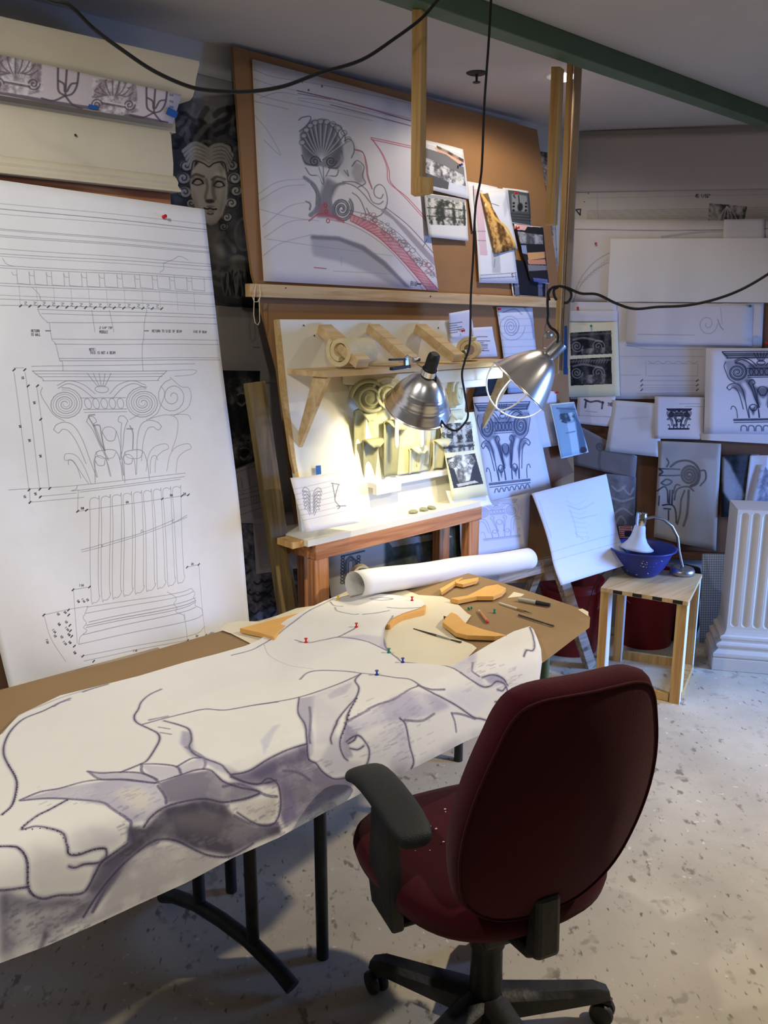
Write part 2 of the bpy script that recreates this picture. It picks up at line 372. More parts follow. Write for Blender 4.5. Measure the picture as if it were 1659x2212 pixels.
# ---------------------------------------------------------------- bowl
bc = zp(.471).on(1384, 1240)
bo = obj('plastic_bowl', MB().lathe([(.0, .0), (.062, 0), (.075, .008), (.105, .045), (.128, .095), (.138, .118), (.152, .124), (.154, .130), (.148, .132), (.136, .124), (.122, .092), (.10, .048), (.07, .014), (0, .01)], bc, k=48), M['bowl'], smooth='all')
tag(bo, 'blue plastic mixing bowl with dried plaster splashes on the stand', 'bowl')
rr = random.Random(5); sp = MB()
for i in range(26):
    h = rr.uniform(.02, .1); t = rr.gauss(-1.75, .45); r = .075+(.128-.075)*((h-.008)/.087)**.8+.0012
    c = bc+Vector((math.cos(t)*r, math.sin(t)*r, h)); nn = Vector((math.cos(t), math.sin(t), -.5)).normalized(); a = nn.orthogonal().normalized(); b2 = nn.cross(a); w = rr.uniform(.001, .005); h2 = rr.uniform(.001, .006)
    sp.add([c+a*w*math.cos(q)*rr.uniform(.6, 1)+b2*h2*math.sin(q)*rr.uniform(.6, 1) for q in [k*math.pi/4 for k in range(8)]], [list(range(8))])
tag(obj('plaster_splash', sp, M['plaster'], bo), None, None, None, 'stuff')
# ---------------------------------------------------------------- gooseneck lamp
gb = zp(.471).on(1473, 1240)
gl = thing('gooseneck_lamp', gb, 'small desk lamp, frosted trumpet shade hanging into the blue bowl', 'lamp')
obj('base', MB().lathe([(0, 0), (.052, 0), (.056, .006), (.056, .018), (.05, .03), (.03, .036), (.012, .038), (0, .038)], gb, k=40), M['steel'], gl, smooth='all')
sc_ = bc+Vector((-.012, .0, .0)); top = Vector((sc_.x+.005, sc_.y, .471+.245))
Yl = gb.y
def py(x, y, Y=Yl): r = ray(x, y); return EYE+r*(Y/r.y)
sock = py(1386, 1128, bc.y); sb = py(1382, 1150, bc.y)
obj('gooseneck', MB().tube([gb+UP*.035, py(1467, 1190), py(1464, 1160), py(1452, 1137), py(1434, 1122, (Yl+bc.y)/2), py(1412, 1117, bc.y), py(1396, 1120, bc.y)], .0065, 12), M['steel'], gl, smooth=True)
st_, sb_ = py(1387, 1107, bc.y), py(1383, 1134, bc.y); ax = (sb_-st_).normalized()
obj('socket', MB().lathe([(0, 0), (.023, 0), (.025, .004), (.025, .045), (.023, (sb_-st_).length)], st_, ax, 24), M['chrome'], gl, smooth='all')
obj('switch', MB().tube([st_-ax*.012, st_+ax*.002], .003, 8), M['black'], gl)
q0 = py(1383, 1134, bc.y); q1 = py(1375, 1180, bc.y); ax = (q1-q0).normalized(); Ls = (q1-q0).length*1.08
obj('shade', MB().lathe([(.022, 0), (.026, .1*Ls), (.029, .3*Ls), (.034, .5*Ls), (.045, .72*Ls), (.062, .9*Ls), (.078, Ls), (.076, Ls), (.06, .9*Ls), (.043, .72*Ls), (.032, .5*Ls), (.024, .1*Ls)], q0, ax, 40), M['frost'], gl, smooth='all')
obj('cord', MB().tube([gb+Vector((-.03, .05, .008)), bc+Vector((-.12, .12, .01)), zp(.47).on(1310, 1232), py(1296, 1245, 3.75), py(1282, 1270, 3.75), py(1270, 1310, 3.75), py(1265, 1350, 3.8)], .0022, 8), M['black'], gl, smooth=True)
# ---------------------------------------------------------------- buckets
def bucket(c, label, r=.152, h=.37):
    t = thing('bucket', c, label, 'bucket', 'red plastic buckets behind the stand')
    obj('pail', MB().lathe([(0, 0), (r*.88, 0), (r*.9, .004), (r, h*.86), (r+.006, h*.87), (r+.006, h*.9), (r+.001, h*.91), (r+.002, h*.98), (r+.006, h), (r-.004, h), (r*.86, .01), (0, .01)], c, k=48), M['bucket'], t, smooth='all')
    obj('handle', MB().tube([c+Vector((math.cos(a)*(r+.012), -abs(math.sin(a))*.05-r*math.sin(a)*.55, h*.88-math.sin(a)*.12)) for a in [i*math.pi/10 for i in range(11)]], .002, 6), M['steel'], t, smooth=True)
bucket(on0(1393, 1399)+Vector((.02, .10, 0)), 'red plastic bucket seen between the legs of the small stand')
bucket(on0(1225, 1408)+Vector((.02, .06, 0)), 'red plastic bucket in the shade beyond the table corner')
# ---------------------------------------------------------------- fluted pilaster
pl = thing('pilaster', on0(1600, 1452), 'white fluted plaster pilaster with stepped base against the back wall', 'pilaster')
A = on0(1562, 1447); 
def pil():
    o = on0(1537, 1447); ex = (on0(1659, 1457)-o).normalized(); ey = Vector((-ex.y, ex.x, 0))
    W_ = .56
    def blk(z0, z1, inset, b0=None):
        i1 = inset if b0 is None else b0
        return [o+ex*inset+ey*inset*.6+UP*z0, o+ex*(W_-inset)+ey*inset*.6+UP*z0, o+ex*(W_-inset)+ey*.25+UP*z0, o+ex*inset+ey*.25+UP*z0,
                o+ex*i1+ey*i1*.6+UP*z1, o+ex*(W_-i1)+ey*i1*.6+UP*z1, o+ex*(W_-i1)+ey*.25+UP*z1, o+ex*i1+ey*.25+UP*z1]
    obj('plinth', MB().hexa(blk(0, .062, 0)), M['pilaster'], pl, bevel=.003)
    prof = [(.0, .064), (.004, .07)] 
    mb = MB(); zs = [(.006, .064), (.0, .072), (.001, .085), (.014, .098), (.022, .104), (.022, .112), (.014, .118), (.012, .126), (.018, .134), (.034, .140), (.034, .15), (.028, .155), (.03, .166), (.046, .172), (.052, .185), (.056, .20)]
    for (i0, z0), (i1, z1) in zip(zs, zs[1:]): mb.hexa(blk(z0, z1, i0, i1))
    obj('base_moulding', mb, M['pilaster'], pl)
    # shaft: front face with flutes cut as concave channels
    x0, x1, z0, z1 = .056, W_-.056, .20, .775; yF = .056*.6
    nfl = 9; pit = (x1-x0-.016)/nfl; fw = pit*.74; r = fw/2; dep = .011
    nx, nz = 260, 60; mb = MB()
    zz = [z0+(z1-z0)*j/nz for j in range(nz+1)]
    # refine near flute ends
    zz = sorted(set([round(v, 5) for v in zz]+[round(z0+.006+k*.0025, 5) for k in range(12)]+[round(z1-.006-k*.0025, 5) for k in range(12)]))
    def fn(x, z):
        k = int((x-x0-.008)/pit); cx = x0+.008+pit*(k+.5); d = abs(x-cx)
        if k < 0 or k >= nfl: return 0
        zl, zh = z0+.012+r, z1-.014-r
        dz = max(zl-z, z-zh, 0); rr_ = math.hypot(d, dz)
        if rr_ >= r: return 0
        return dep*math.sqrt(max(0, 1-(rr_/r)**2))**.7
    vs = [o+ex*(x0+(x1-x0)*i/nx)+ey*(yF+fn(x0+(x1-x0)*i/nx, z))+UP*z for z in zz for i in range(nx+1)]
    fs = [(j*(nx+1)+i, j*(nx+1)+i+1, (j+1)*(nx+1)+i+1, (j+1)*(nx+1)+i) for j in range(len(zz)-1) for i in range(nx)]
    mb.add(vs, fs)
    a0, a1 = o+ex*x0, o+ex*x1
    mb.add([a0+ey*yF+UP*z0, a0+ey*.25+UP*z0, a0+ey*.25+UP*z1, a0+ey*yF+UP*z1], [(0, 1, 2, 3)])
    mb.add([a1+ey*yF+UP*z0, a1+ey*.25+UP*z0, a1+ey*.25+UP*z1, a1+ey*yF+UP*z1], [(0, 1, 2, 3)])
    mb.add([a0+ey*yF+UP*z1, a1+ey*yF+UP*z1, a1+ey*.25+UP*z1, a0+ey*.25+UP*z1], [(0, 1, 2, 3)])
    obj('fluted_shaft', mb, M['pilaster'], pl, smooth=True)
pil()
# ---------------------------------------------------------------- office chair
CC = Vector((.235, 1.68, 0)); CF = Vector((-.40, .917, 0)).normalized(); CL = Vector((.917, .40, 0)).normalized()   # forward / to the chair's right side
def ch(r, f, z): return CC+CL*r+CF*f+UP*z
M['fabric'] = mat('burgundy_upholstery', C8(76, 20, 31), .95, col2=C8(60, 16, 25), noise=.2, scale=5, bump=.3, bscale=500, spec=.1)
M['fabric'].node_tree.nodes['Principled BSDF'].inputs['Sheen Weight'].default_value = .12; M['fabric'].node_tree.nodes['Principled BSDF'].inputs['Sheen Tint'].default_value = (.8, .6, .6, 1)
oc = thing('office_chair', CC, 'burgundy upholstered swivel office chair with black armrests, seen from behind', 'chair')
obj('star_base', MB().lathe([(0, .06), (.045, .06), (.05, .075), (.045, .115), (.034, .13), (0, .13)], CC, k=28), M['chairplastic'], oc, smooth=True)
for k in range(5):
    a = math.atan2(CC.y-1.82, CC.x+.03)+0; ang = math.atan2(1.82-CC.y, -.03-CC.x)+k*2*math.pi/5
    d = Vector((math.cos(ang), math.sin(ang), 0)); sd = Vector((-d.y, d.x, 0))
    m = MB(); n = 8; prev = None; vs = []; fs = []
    for i in range(n+1):
        t = i/n; x = .03+.27*t; w = .038-.012*t; zt = .128-.026*t-(.012 if i == n else 0); zb = .068+.006*t
        if i == n: w *= .8
        vs += [CC+d*x-sd*w+UP*zb, CC+d*x+sd*w+UP*zb, CC+d*x+sd*w*.95+UP*(zt-.012), CC+d*x+sd*w*.55+UP*zt, CC+d*x-sd*w*.55+UP*zt, CC+d*x-sd*w*.95+UP*(zt-.012)]
        if i: fs += [((i-1)*6+j, (i-1)*6+(j+1) % 6, i*6+(j+1) % 6, i*6+j) for j in range(6)]
    fs += [tuple(range(6))[::-1], tuple(range(n*6, n*6+6))]
    lg = obj('leg', m.add(vs, fs), M['chairplastic'], oc, smooth=True, bevel=.004)
    c = CC+d*.288; wd = (d*.5+sd*.8).normalized() if k != 1 else (d*.2+sd).normalized()
    cm = MB(); cax = Vector((wd.x, wd.y, 0))
    for sgn in (-1, 1):
        cm.lathe([(0, 0), (.018, 0), (.0265, .002), (.0285, .007), (.0285, .013), (.026, .018), (0, .02)], c+UP*.029+cax*(sgn*.003), cax*sgn, 24)
    cm.tube([c+UP*.03, c+UP*.085], .007, 8)
    hood = Vector((-cax.y, cax.x, 0)); cm.tube([c+UP*.058-hood*.02, c+UP*.064, c+UP*.058+hood*.02], [.010, .016, .010], 10)
    obj('caster', cm, M['chairplastic'], oc, smooth=True)
obj('gas_column', MB().lathe([(0, .11), (.036, .11), (.038, .13), (.036, .25), (.041, .252), (.041, .30), (.034, .305), (.034, .40), (0, .40)], CC, k=32), M['chairplastic'], oc, smooth=True)
obj('seat_mechanism', MB().box(ch(0, -.02, .385), CL*.09, CF*.12, UP*.025), M['chairplastic'], oc, bevel=.01)
def superell(a, rx, ry, e=2.6):
    c, s = math.cos(a), math.sin(a); return rx*abs(c)**(2/e)*(1 if c > 0 else -1), ry*abs(s)**(2/e)*(1 if s > 0 else -1)
def cushion(levels, center, ax, ay, az, k=56, e=2.6, shape=None):   # levels: (scale, height)
    vs = []; fs = []
    for sc, h in levels:
        for j in range(k):
            x, y = superell(2*math.pi*j/k, 1, 1, e); x *= sc; y *= sc
            if shape: x, y, dz = shape(x, y)
            else: dz = 0
            vs.append(center+ax*x+ay*y+az*(h+dz))
    n = len(levels)
    for i in range(n-1):
        for j in range(k): fs.append((i*k+j, i*k+(j+1) % k, (i+1)*k+(j+1) % k, (i+1)*k+j))
    fs += [list(range(k))[::-1], list(range((n-1)*k, n*k))]
    return MB().add(vs, fs)
def seat_shape(x, y): return x*(1+.07*y), y, (-.025*max(0, y)**3)
se = obj('seat', cushion([(.3, .0), (.72, .004), (.9, .02), (.98, .045), (1.0, .065), (.985, .082), (.94, .095), (.8, .102), (.5, .100), (.2, .096), (.02, .095)], ch(0, .04, .405), CL*.268, CF*.262, UP, shape=seat_shape), M['fabric'], oc, smooth='all')
sp = MB(); rr = random.Random(11)
for i in range(38):
    x, y = rr.uniform(-.7, .1), rr.uniform(-.2, .7); w = rr.choice([.0009, .0012, .0018, .003])
    c = ch(x*.255, .02+y*.245, .405+.1035)
    sp.add([c+CL*w*math.cos(q)+CF*w*rr.uniform(.5, 1)*math.sin(q) for q in [k*math.pi/3 for k in range(6)]], [list(range(6))])
tag(obj('plaster_specks', sp, M['plaster'], se), None, None, None, 'stuff')
# backrest: outline half-widths by height, leaning back
BB = ch(-.022, -.205, .50); lean_b = math.radians(14.5)
BZ = (UP*math.cos(lean_b)-CF*math.sin(lean_b)).normalized(); BN = (-CF*math.cos(lean_b)-UP*math.sin(lean_b)).normalized()
BO = [(0, .0), (.09, .008), (.15, .042), (.186, .09), (.206, .17), (.212, .25), (.206, .33), (.192, .40), (.174, .46), (.160, .50), (.138, .532), (.10, .548), (.05, .552), (0, .552)]
BO = BO+[(-x, h) for x, h in BO[-2:0:-1]]
BO = [(x, h-.27) for x, h in BO]
def back_cushion():
    lv = [(.02, -.048), (.45, -.052), (.8, -.050), (.91, -.042), (.968, -.026), (1.0, -.002), (1.0, .012), (.985, .020), (.965, .024), (.9, .028), (.5, .034), (.02, .036)]
    k = len(BO)*3; P = []
    for i in range(len(BO)):
        p0, p1, p2, p3 = [Vector(BO[(i+q) % len(BO)]) for q in (-1, 0, 1, 2)]
        for t in (0, 1/3, 2/3): P.append(.5*((2*p1)+(p2-p0)*t+(2*p0-5*p1+4*p2-p3)*t*t+(3*p1-p0-3*p2+p3)*t**3))
    vs = []; fs = []
    for sc, h in lv:
        for p in P:
            x, y = p.x*sc, p.y*sc; vs.append(BB+BZ*(y+.27)+CL*x+BN*(h-.7*x*x+.012*math.sin((y+.27)*6)-.18*max(0, y)**2))
    n = len(lv)
    for i in range(n-1):
        for j in range(k): fs.append((i*k+j, i*k+(j+1) % k, (i+1)*k+(j+1) % k, (i+1)*k+j))
    fs += [list(range(k))[::-1], list(range((n-1)*k, n*k))]
    return MB().add(vs, fs), vs[8*k:9*k]
mb, seam = back_cushion()
bk = obj('backrest', mb, M['fabric'], oc, smooth='all')
obj('piping', MB().tube([p+BN*.002 for p in seam+seam[:1]], .0026, 6, caps=False), M['fabric'], bk, smooth='all')
obj('back_bar', MB().beam(ch(-.02, -.10, .385), ch(-.02, -.225, .41), .05, .03).hexa([ch(-.05, -.268, .425), ch(.005, -.268, .425), ch(.005, -.218, .405), ch(-.05, -.218, .405), ch(-.05, -.262, .56), ch(.005, -.262, .56), ch(.005, -.225, .56), ch(-.05, -.225, .56)]), M['chairplastic'], oc, bevel=.01)
for sgn in (-1, 1):
    o = sgn*.252
    ar = obj('armrest_post', MB().slab([ch(o-.012, -.06, .40), ch(o-.012, .055, .40), ch(o-.012, .075, .46), ch(o-.012, .055, .655), ch(o-.012, -.03, .655), ch(o-.012, -.055, .46)], CL*.03).beam(ch(sgn*.12, 0, .392), ch(o, 0, .392), .07, .014), M['chairplastic'], oc, bevel=.008)
    pts = [(-.155, .668), (-.14, .675), (-.05, .692), (.05, .694), (.105, .682), (.135, .666), (.145, .655)]
    m = MB(); vs = []; fs = []
    for i, (f, z) in enumerate(pts):
        e_ = 1 if 0 < i < len(pts)-1 else .55
        for j in range(14):
            x, y = superell(2*math.pi*j/14, .044*e_, .02*e_, 3); vs.append(ch(o+x, f, z+y))
        if i: fs += [((i-1)*14+j, (i-1)*14+(j+1) % 14, i*14+(j+1) % 14, i*14+j) for j in range(14)]
    fs += [tuple(range(14))[::-1], tuple(range(14*(len(pts)-1), 14*len(pts)))]
    obj('armrest', m.add(vs, fs), M['armpad'], oc, smooth='all', sub=1)
# ================================================================ ceiling fittings and hanging studs
bs = zp(CEIL).on(1655, 240); b0 = bs-WU*3.6
gb_ = thing('track_beam', (bs+b0)/2, 'long green steel channel fixed along the ceiling', 'ceiling beam')
obj('channel', MB().beam(b0-UP*.03, bs-UP*.03, .07, .06), M['greypaint'], gb_, bevel=.003)
obj('shadow_strip', MB().beam(b0-WM*.04-UP*.012, bs-WM*.04-WU*.03-UP*.012, .012, .022), M['darktrim'], gb_)  # black strip standing in for the shadow along the channel's side
def stud(x0, x1, y0, y1, Y, name, label, m='pine', deep=.038, topz=CEIL):
    r0, r1 = ray(x0, y1), ray(x1, y1); a = EYE+r0*(Y/r0.y); b = EYE+r1*(Y/r1.y); z0 = (a.z+b.z)/2
    w = (b-a).length*.72; d = WU
    p = a+UP*(z0-a.z); c = [p, p+d*w*.0+Vector((w*.75, 0, 0)), p+Vector((w*1.0, .022, 0)), p+Vector((w*1.0, .05, 0)), p+Vector((0, .05, 0))]
    o = obj(name, MB().slab([p, p+Vector((w*.8, .0, 0)), p+Vector((w*1.38, .035, 0)), p+Vector((.012, .05, 0))], UP*(topz-z0)), M[m], bevel=.002)
    return tag(o, label, 'wooden stud') if label else o
ls = stud(887, 921, 0, 420, 2.53, 'hanging_stud', 'square pine stud hanging from the ceiling left of the black hanging cord', topz=CEIL-.06)
q = Plane((0, 2.52, 0), (0, -1, 0)).on(916, 402)
lb = MB().box(q+Vector((0, -.004, 0)), (.02, .01, 0), (-.006, .018, 0), (0, .004, .022)); obj('end_block', lb, M['pine'], ls, bevel=.003)
rs = stud(1177, 1209, 95, 485, 3.02, 'hanging_stud', 'square pine stud hanging just left of the lit ceiling lamp', topz=CEIL-.075)
q = Plane((0, 3.02, 0), (0, -1, 0)).on(1190, 84)
tag(obj('stud_bracket', MB().box(q+Vector((.0, .02, .0)), (.036, 0, 0), (0, .03, 0), (0, 0, .02)), M['white'], bevel=.003), 'white bracket joining the pine stud to the green ceiling channel', 'bracket')
po = stud(1195, 1213, 300, 808, 3.2, 'hanging_post', 'long pine post behind the stud, carrying the coiled black cable', topz=CEIL)
# side face of the post, in a greyer tone
pa = Plane((0, 3.215, 0), (0, -1, 0)); a, b = pa.on(1213, 812), pa.on(1224, 812)
obj('grey_side', MB().slab([Vector((a.x, 3.215, 1.44)), Vector((b.x, 3.215, 1.44)), Vector((b.x+.01, 3.25, 1.44)), Vector((a.x, 3.25, 1.44))], UP*(CEIL-1.44)), mat('grey_post_side', C8(164, 150, 134), .8, noise=.05, scale=5), po)
# sprinkler and recessed lamps
c = zp(CEIL).on(1030, 157)
spk = thing('fire_sprinkler', c, 'small dark fire sprinkler head on the ceiling', 'sprinkler')
obj('escutcheon', MB().lathe([(0, -.006), (.03, -.006), (.038, -.002), (.04, .002), (0, .002)], c, (0, 0, 1), 28), M['darktrim'], spk, smooth=True)
obj('deflector', MB().lathe([(0, -.034), (.014, -.034), (.014, -.031), (.004, -.03), (.005, -.006), (0, -.004)], c, (0, 0, 1), 16), M['darktrim'], spk, smooth=True)
c = zp(CEIL).on(1218, 163)
rl = thing('recessed_lamp', c, 'glowing round recessed ceiling lamp partly hidden by the pine stud', 'ceiling lamp')
obj('trim_ring', MB().lathe([(.045, .004), (.045, -.004), (.062, -.004), (.066, 0), (.066, .004)], c, (0, 0, 1), 32), M['white'], rl, smooth=True)
obj('bulb', MB().lathe([(0, -.02), (.02, -.018), (.037, -.010), (.044, 0), (.044, .006)], c, (0, 0, 1), 32), emit('lamp_glow', (1, .93, .82), 9), rl, smooth=True)
light('recessed_lamp_light', 'SPOT', c-UP*.03, 19, (1, .88, .70), aim=(c.x-.15, c.y+.25, 0), spot_size=math.radians(160), spot_blend=.35, shadow_soft_size=.04)
# ================================================================ the big leaning boards
LB = lean(.40, .4, .07, 2.46)
def pan(pl, pts, t, name, m, parent=None, **k):
    P = [pl.on(*p) for p in pts]; return obj(name, MB().slab(P, pl.n*-t), m, parent, **k)
hb = pan(LB, [(503, 99), (1160, 280), (1187, 470), (1215, 660), (1226, 800), (1240, 1010), (1240, 1250), (660, 1290), (600, 800), (545, 590), (530, 470)], .012, 'leaning_fibreboard', M['hardboard'])
tag(hb, 'large brown fibreboard panel leaning on the left wall, top edge near the ceiling', 'board')
lowb = pan(LB.off(-.035), [(575, 640), (700, 640), (700, 1250), (655, 1250), (628, 1000), (600, 800)], .012, 'leaning_fibreboard', M['hardboard_dark'])
tag(lowb, 'dark brown board edge showing behind the left side of the white shelf panel', 'board')
LG = LB.off(.004)
lg = obj('ledge_strip', MB().beam(LB.off(.018).on(535, 627), LB.off(.018).on(1212, 655), .03, .042), M['pine_h'], bevel=.002)
tag(lg, 'long horizontal pine ledge screwed across the fibreboard under the shell drawing', 'ledge')
for x in (617, 930):
    p = LB.off(.034).on(x, 622 if x == 617 else 640); obj('screw', MB().tube([p, p+LB.n*.001], .003, 10), M['darktrim'], lg)
LE = LB.off(.037)
strg = [(553, 613), (549, 640), (548, 680), (551, 698), (557, 702), (561, 695), (560, 650), (563, 632), (560, 615)]
tag(obj('string_loop', MB().tube([LE.on(*p) for p in strg], .0013, 6).tube([LE.on(*p) for p in [(545, 640), (549, 652), (557, 652), (562, 640)]], .0012, 6), M['masking']), 'thin pale string loop hanging from the left end of the ledge', 'string')
# ================================================================ white panel with bracket shelf
WPN = lean(.46, .95, .34, 1.64)
wp = thing('shelf_panel', WPN.on(800, 1100), 'white panel with plywood bracket shelf leaning against the fibreboard', 'shelf unit')
obj('back_panel', MB().slab([WPN.on(*p) for p in [(603, 690), (1004, 692), (1010, 800), (990, 1092), (655, 1170), (634, 1000), (618, 860)]], -WPN.n*.014), M['white_panel'], wp)
obj('panel_edge', MB().slab([WPN.off(.001).on(*p) for p in [(596, 690), (604, 690), (622, 860), (640, 1000), (648, 1040), (641, 1040), (630, 990), (610, 850)]], -WPN.n*.013), M['chip'], wp)
def along(sx, z, d): return WP(sx, d, z)
def s_of(p): return (p-CORNER).dot(WU)
def d_of(p): return (p-CORNER).dot(WM)
SH0 = WPN.on(620, 805); SH1 = WPN.on(1062, 772)
z_sh = SH0.z-.005; sA, sB = s_of(SH0), s_of(WPN.on(1045, 772)); dS = d_of(SH0)
obj('shelf', MB().slab([WP(sA, dS, z_sh), WP(sB, dS, z_sh), WP(sB, dS+.20, z_sh), WP(sA, dS+.20, z_sh)], UP*.016), M['ply'], wp)
for px in ((684, 703), (790, 702), (893, 702)):
    p = WPN.on(*px); s_ = s_of(p); d_ = d_of(p)
    bz = MB().beam(WP(s_+.02, d_+.012, p.z-.01), WP(s_+.02, dS+.18, z_sh+.035), .052, .032); b_ = obj('brace', bz, M['ply'], wp, bevel=.001)
for s_ in (sA+.01, sB-.03):
    obj('gusset', MB().slab([WP(s_, dS+.19, z_sh-.002), WP(s_, dS+.12, z_sh-.002), WP(s_, dS+.025, z_sh-.215), WP(s_, dS+.025, z_sh-.26)], WU*.014), M['ply'], wp)
scr = [(656, 703), (947, 708), (679, 725)]
for x in scr:
    p = WPN.off(.001).on(*x); obj('screw', MB().tube([p, p+WPN.n*.001], .0028, 10), M['darktrim'], wp)
# foam rolls lying on the shelf
def foam_roll(c, d, R, t, Lh, label, a0=0):
    vs = []; fs = []; n = 40; turns = 1.35; sdv = d.cross(UP).normalized()
    for side in (0, 1):
        for i in range(n+1):
            a = a0+turns*2*math.pi*i/n; r = R*(1-.42*i/n)-(t if side else 0)
            for e in (0, 1): vs.append(c+d*Lh*(e-.5)+sdv*math.cos(a)*r+UP*math.sin(a)*r*.9)
    q = lambda sd, i, e: sd*(n+1)*2+i*2+e
    for i in range(n):
        fs += [(q(0,i,0), q(0,i,1), q(0,i+1,1), q(0,i+1,0)), (q(1,i,0), q(1,i+1,0), q(1,i+1,1), q(1,i,1)), (q(0,i,0), q(0,i+1,0), q(1,i+1,0), q(1,i,0)), (q(0,i,1), q(1,i,1), q(1,i+1,1), q(0,i+1,1))]
    fs += [(q(0,0,0), q(1,0,0), q(1,0,1), q(0,0,1)), (q(0,n,0), q(0,n,1), q(1,n,1), q(1,n,0))]
    o = obj('foam_roll', MB().add(vs, fs), M['foam'], smooth=True); return tag(o, label, 'foam roll', 'foam rolls on the plywood shelf')
foam_roll(WP(sA+.195, dS+.10, z_sh+.016+.056), (WU*.95-WM*.1).normalized(), .062, .016, .13, 'curled yellow foam sheet at the left of the shelf, under the first brace', 2.4)
foam_roll(WP(sA+.80, dS+.08, z_sh+.016+.045), (WU*.8-WM*.5).normalized(), .05, .014, .10, 'curled yellow foam piece at the right of the shelf, behind the third brace', 1.2)
# ================================================================ bench carrying the panel
bn = thing('timber_bench', WP(-1.7, .5, 0), 'narrow reddish timber bench holding the white panel and the plaster capital', 'bench')
bz = .955
obj('bench_top', MB().slab([WP(-2.1, .36, bz-.02), WP(-1.27, .36, bz-.02), WP(-1.27, .56, bz-.02), WP(-2.1, .56, bz-.02)], UP*.02), M['white_panel'], bn)
obj('front_rail', MB().beam(WP(-2.07, .545, bz-.045), WP(-1.26, .545, bz-.045), .03, .05, m=0), M['fir'], bn, bevel=.002)
obj('side_rail', MB().beam(WP(-2.06, .40, bz-.045), WP(-2.06, .53, bz-.045), .036, .045), M['fir'], bn, bevel=.002)
obj('end_block', MB().box(WP(-2.11, .50, bz-.012), WU*.035, WM*.04, UP*.010), M['pine'], bn)
for s_, dd in ((-2.045, .52), (-1.30, .52), (-1.97, .37), (-1.30, .37)):
    obj('leg', MB().slab([WP(s_-.03, dd, 0), WP(s_+.03, dd, 0), WP(s_+.03, dd+.038, 0), WP(s_-.03, dd+.038, 0)], UP*(bz-.07)), M['fir_v'], bn, bevel=.002)
# lit cardboard-like dish holding the capital, dark trapezoid below is its shadow gap
TRY = WPN.off(.05)
# ================================================================ plaster capital relief
cp = thing('plaster_capital', WPN.on(870, 1010), 'unfinished plaster relief of an ionic capital mounted under the shelf', 'sculpture')
CPN = WPN.off(.0)
def cpt(x, y, d=0): return WPN.off(d).on(x, y)
M['relief'] = mat('olive_plaster', C8(206, 203, 168), .8, noise=.05, scale=9, bump=.15, bscale=40)
M['plaster_dark'] = mat('grey_green_plasticine', C8(150, 148, 116), .7, noise=.08, scale=12, bump=.2, bscale=40)
obj('abacus', MB().slab([WP(-1.80, dS+.01, z_sh-.045), WP(-1.14, dS+.01, z_sh-.045), WP(-1.17, dS+.20, z_sh-.045), WP(-1.72, dS+.20, z_sh-.045)], UP*.043).slab([WP(-1.77, dS+.01, z_sh-.075), WP(-1.17, dS+.01, z_sh-.075), WP(-1.21, dS+.16, z_sh-.075), WP(-1.68, dS+.16, z_sh-.075)], UP*.031), M['plaster'], cp, bevel=.006)
def curl(c, ax, up, R, w, name='volute', turns=2.3, m='plaster_dark', flip=1):
    vs = []; fs = []; n = 60; side = ax.cross(up).normalized()*flip; hw = w/2; prof = [(-hw, -.004), (-hw, .006), (-hw*.6, .011), (0, .006), (hw*.6, .011), (hw, .006), (hw, -.004)]; k = len(prof)
    for i in range(n+1):
        a = turns*2*math.pi*i/n; r = R*(1-.80*(i/n)**.8); dr = (side*math.cos(a)+up*math.sin(a))
        for u, h in prof: vs.append(c+dr*(r+h*(1-.5*i/n))+ax*u*(1+.25*math.sin(math.pi*i/n)))
    for i in range(n):
        for j in range(k): fs.append((i*k+j, i*k+(j+1) % k, (i+1)*k+(j+1) % k, (i+1)*k+j))
    mb = MB().add(vs, fs); mb.lathe([(0, -hw), (R*.86, -hw*.55), (R*.9, 0), (R*.86, hw*.55), (R*.3, hw), (0, hw*1.1)], c, ax, 24)
    return obj(name, mb, M[m], cp, smooth='all')
WX = WU
curl(cpt(800, 858, .085), (WM*.75-WU*.66).normalized(), UP, .062, .07)
curl(cpt(848, 850, .13), (WM*.55-WU*.83).normalized(), UP, .062, .10, m='relief')
curl(cpt(975, 842, .10), (WM*.9+WU*.43).normalized(), UP, .072, .06, m='relief')
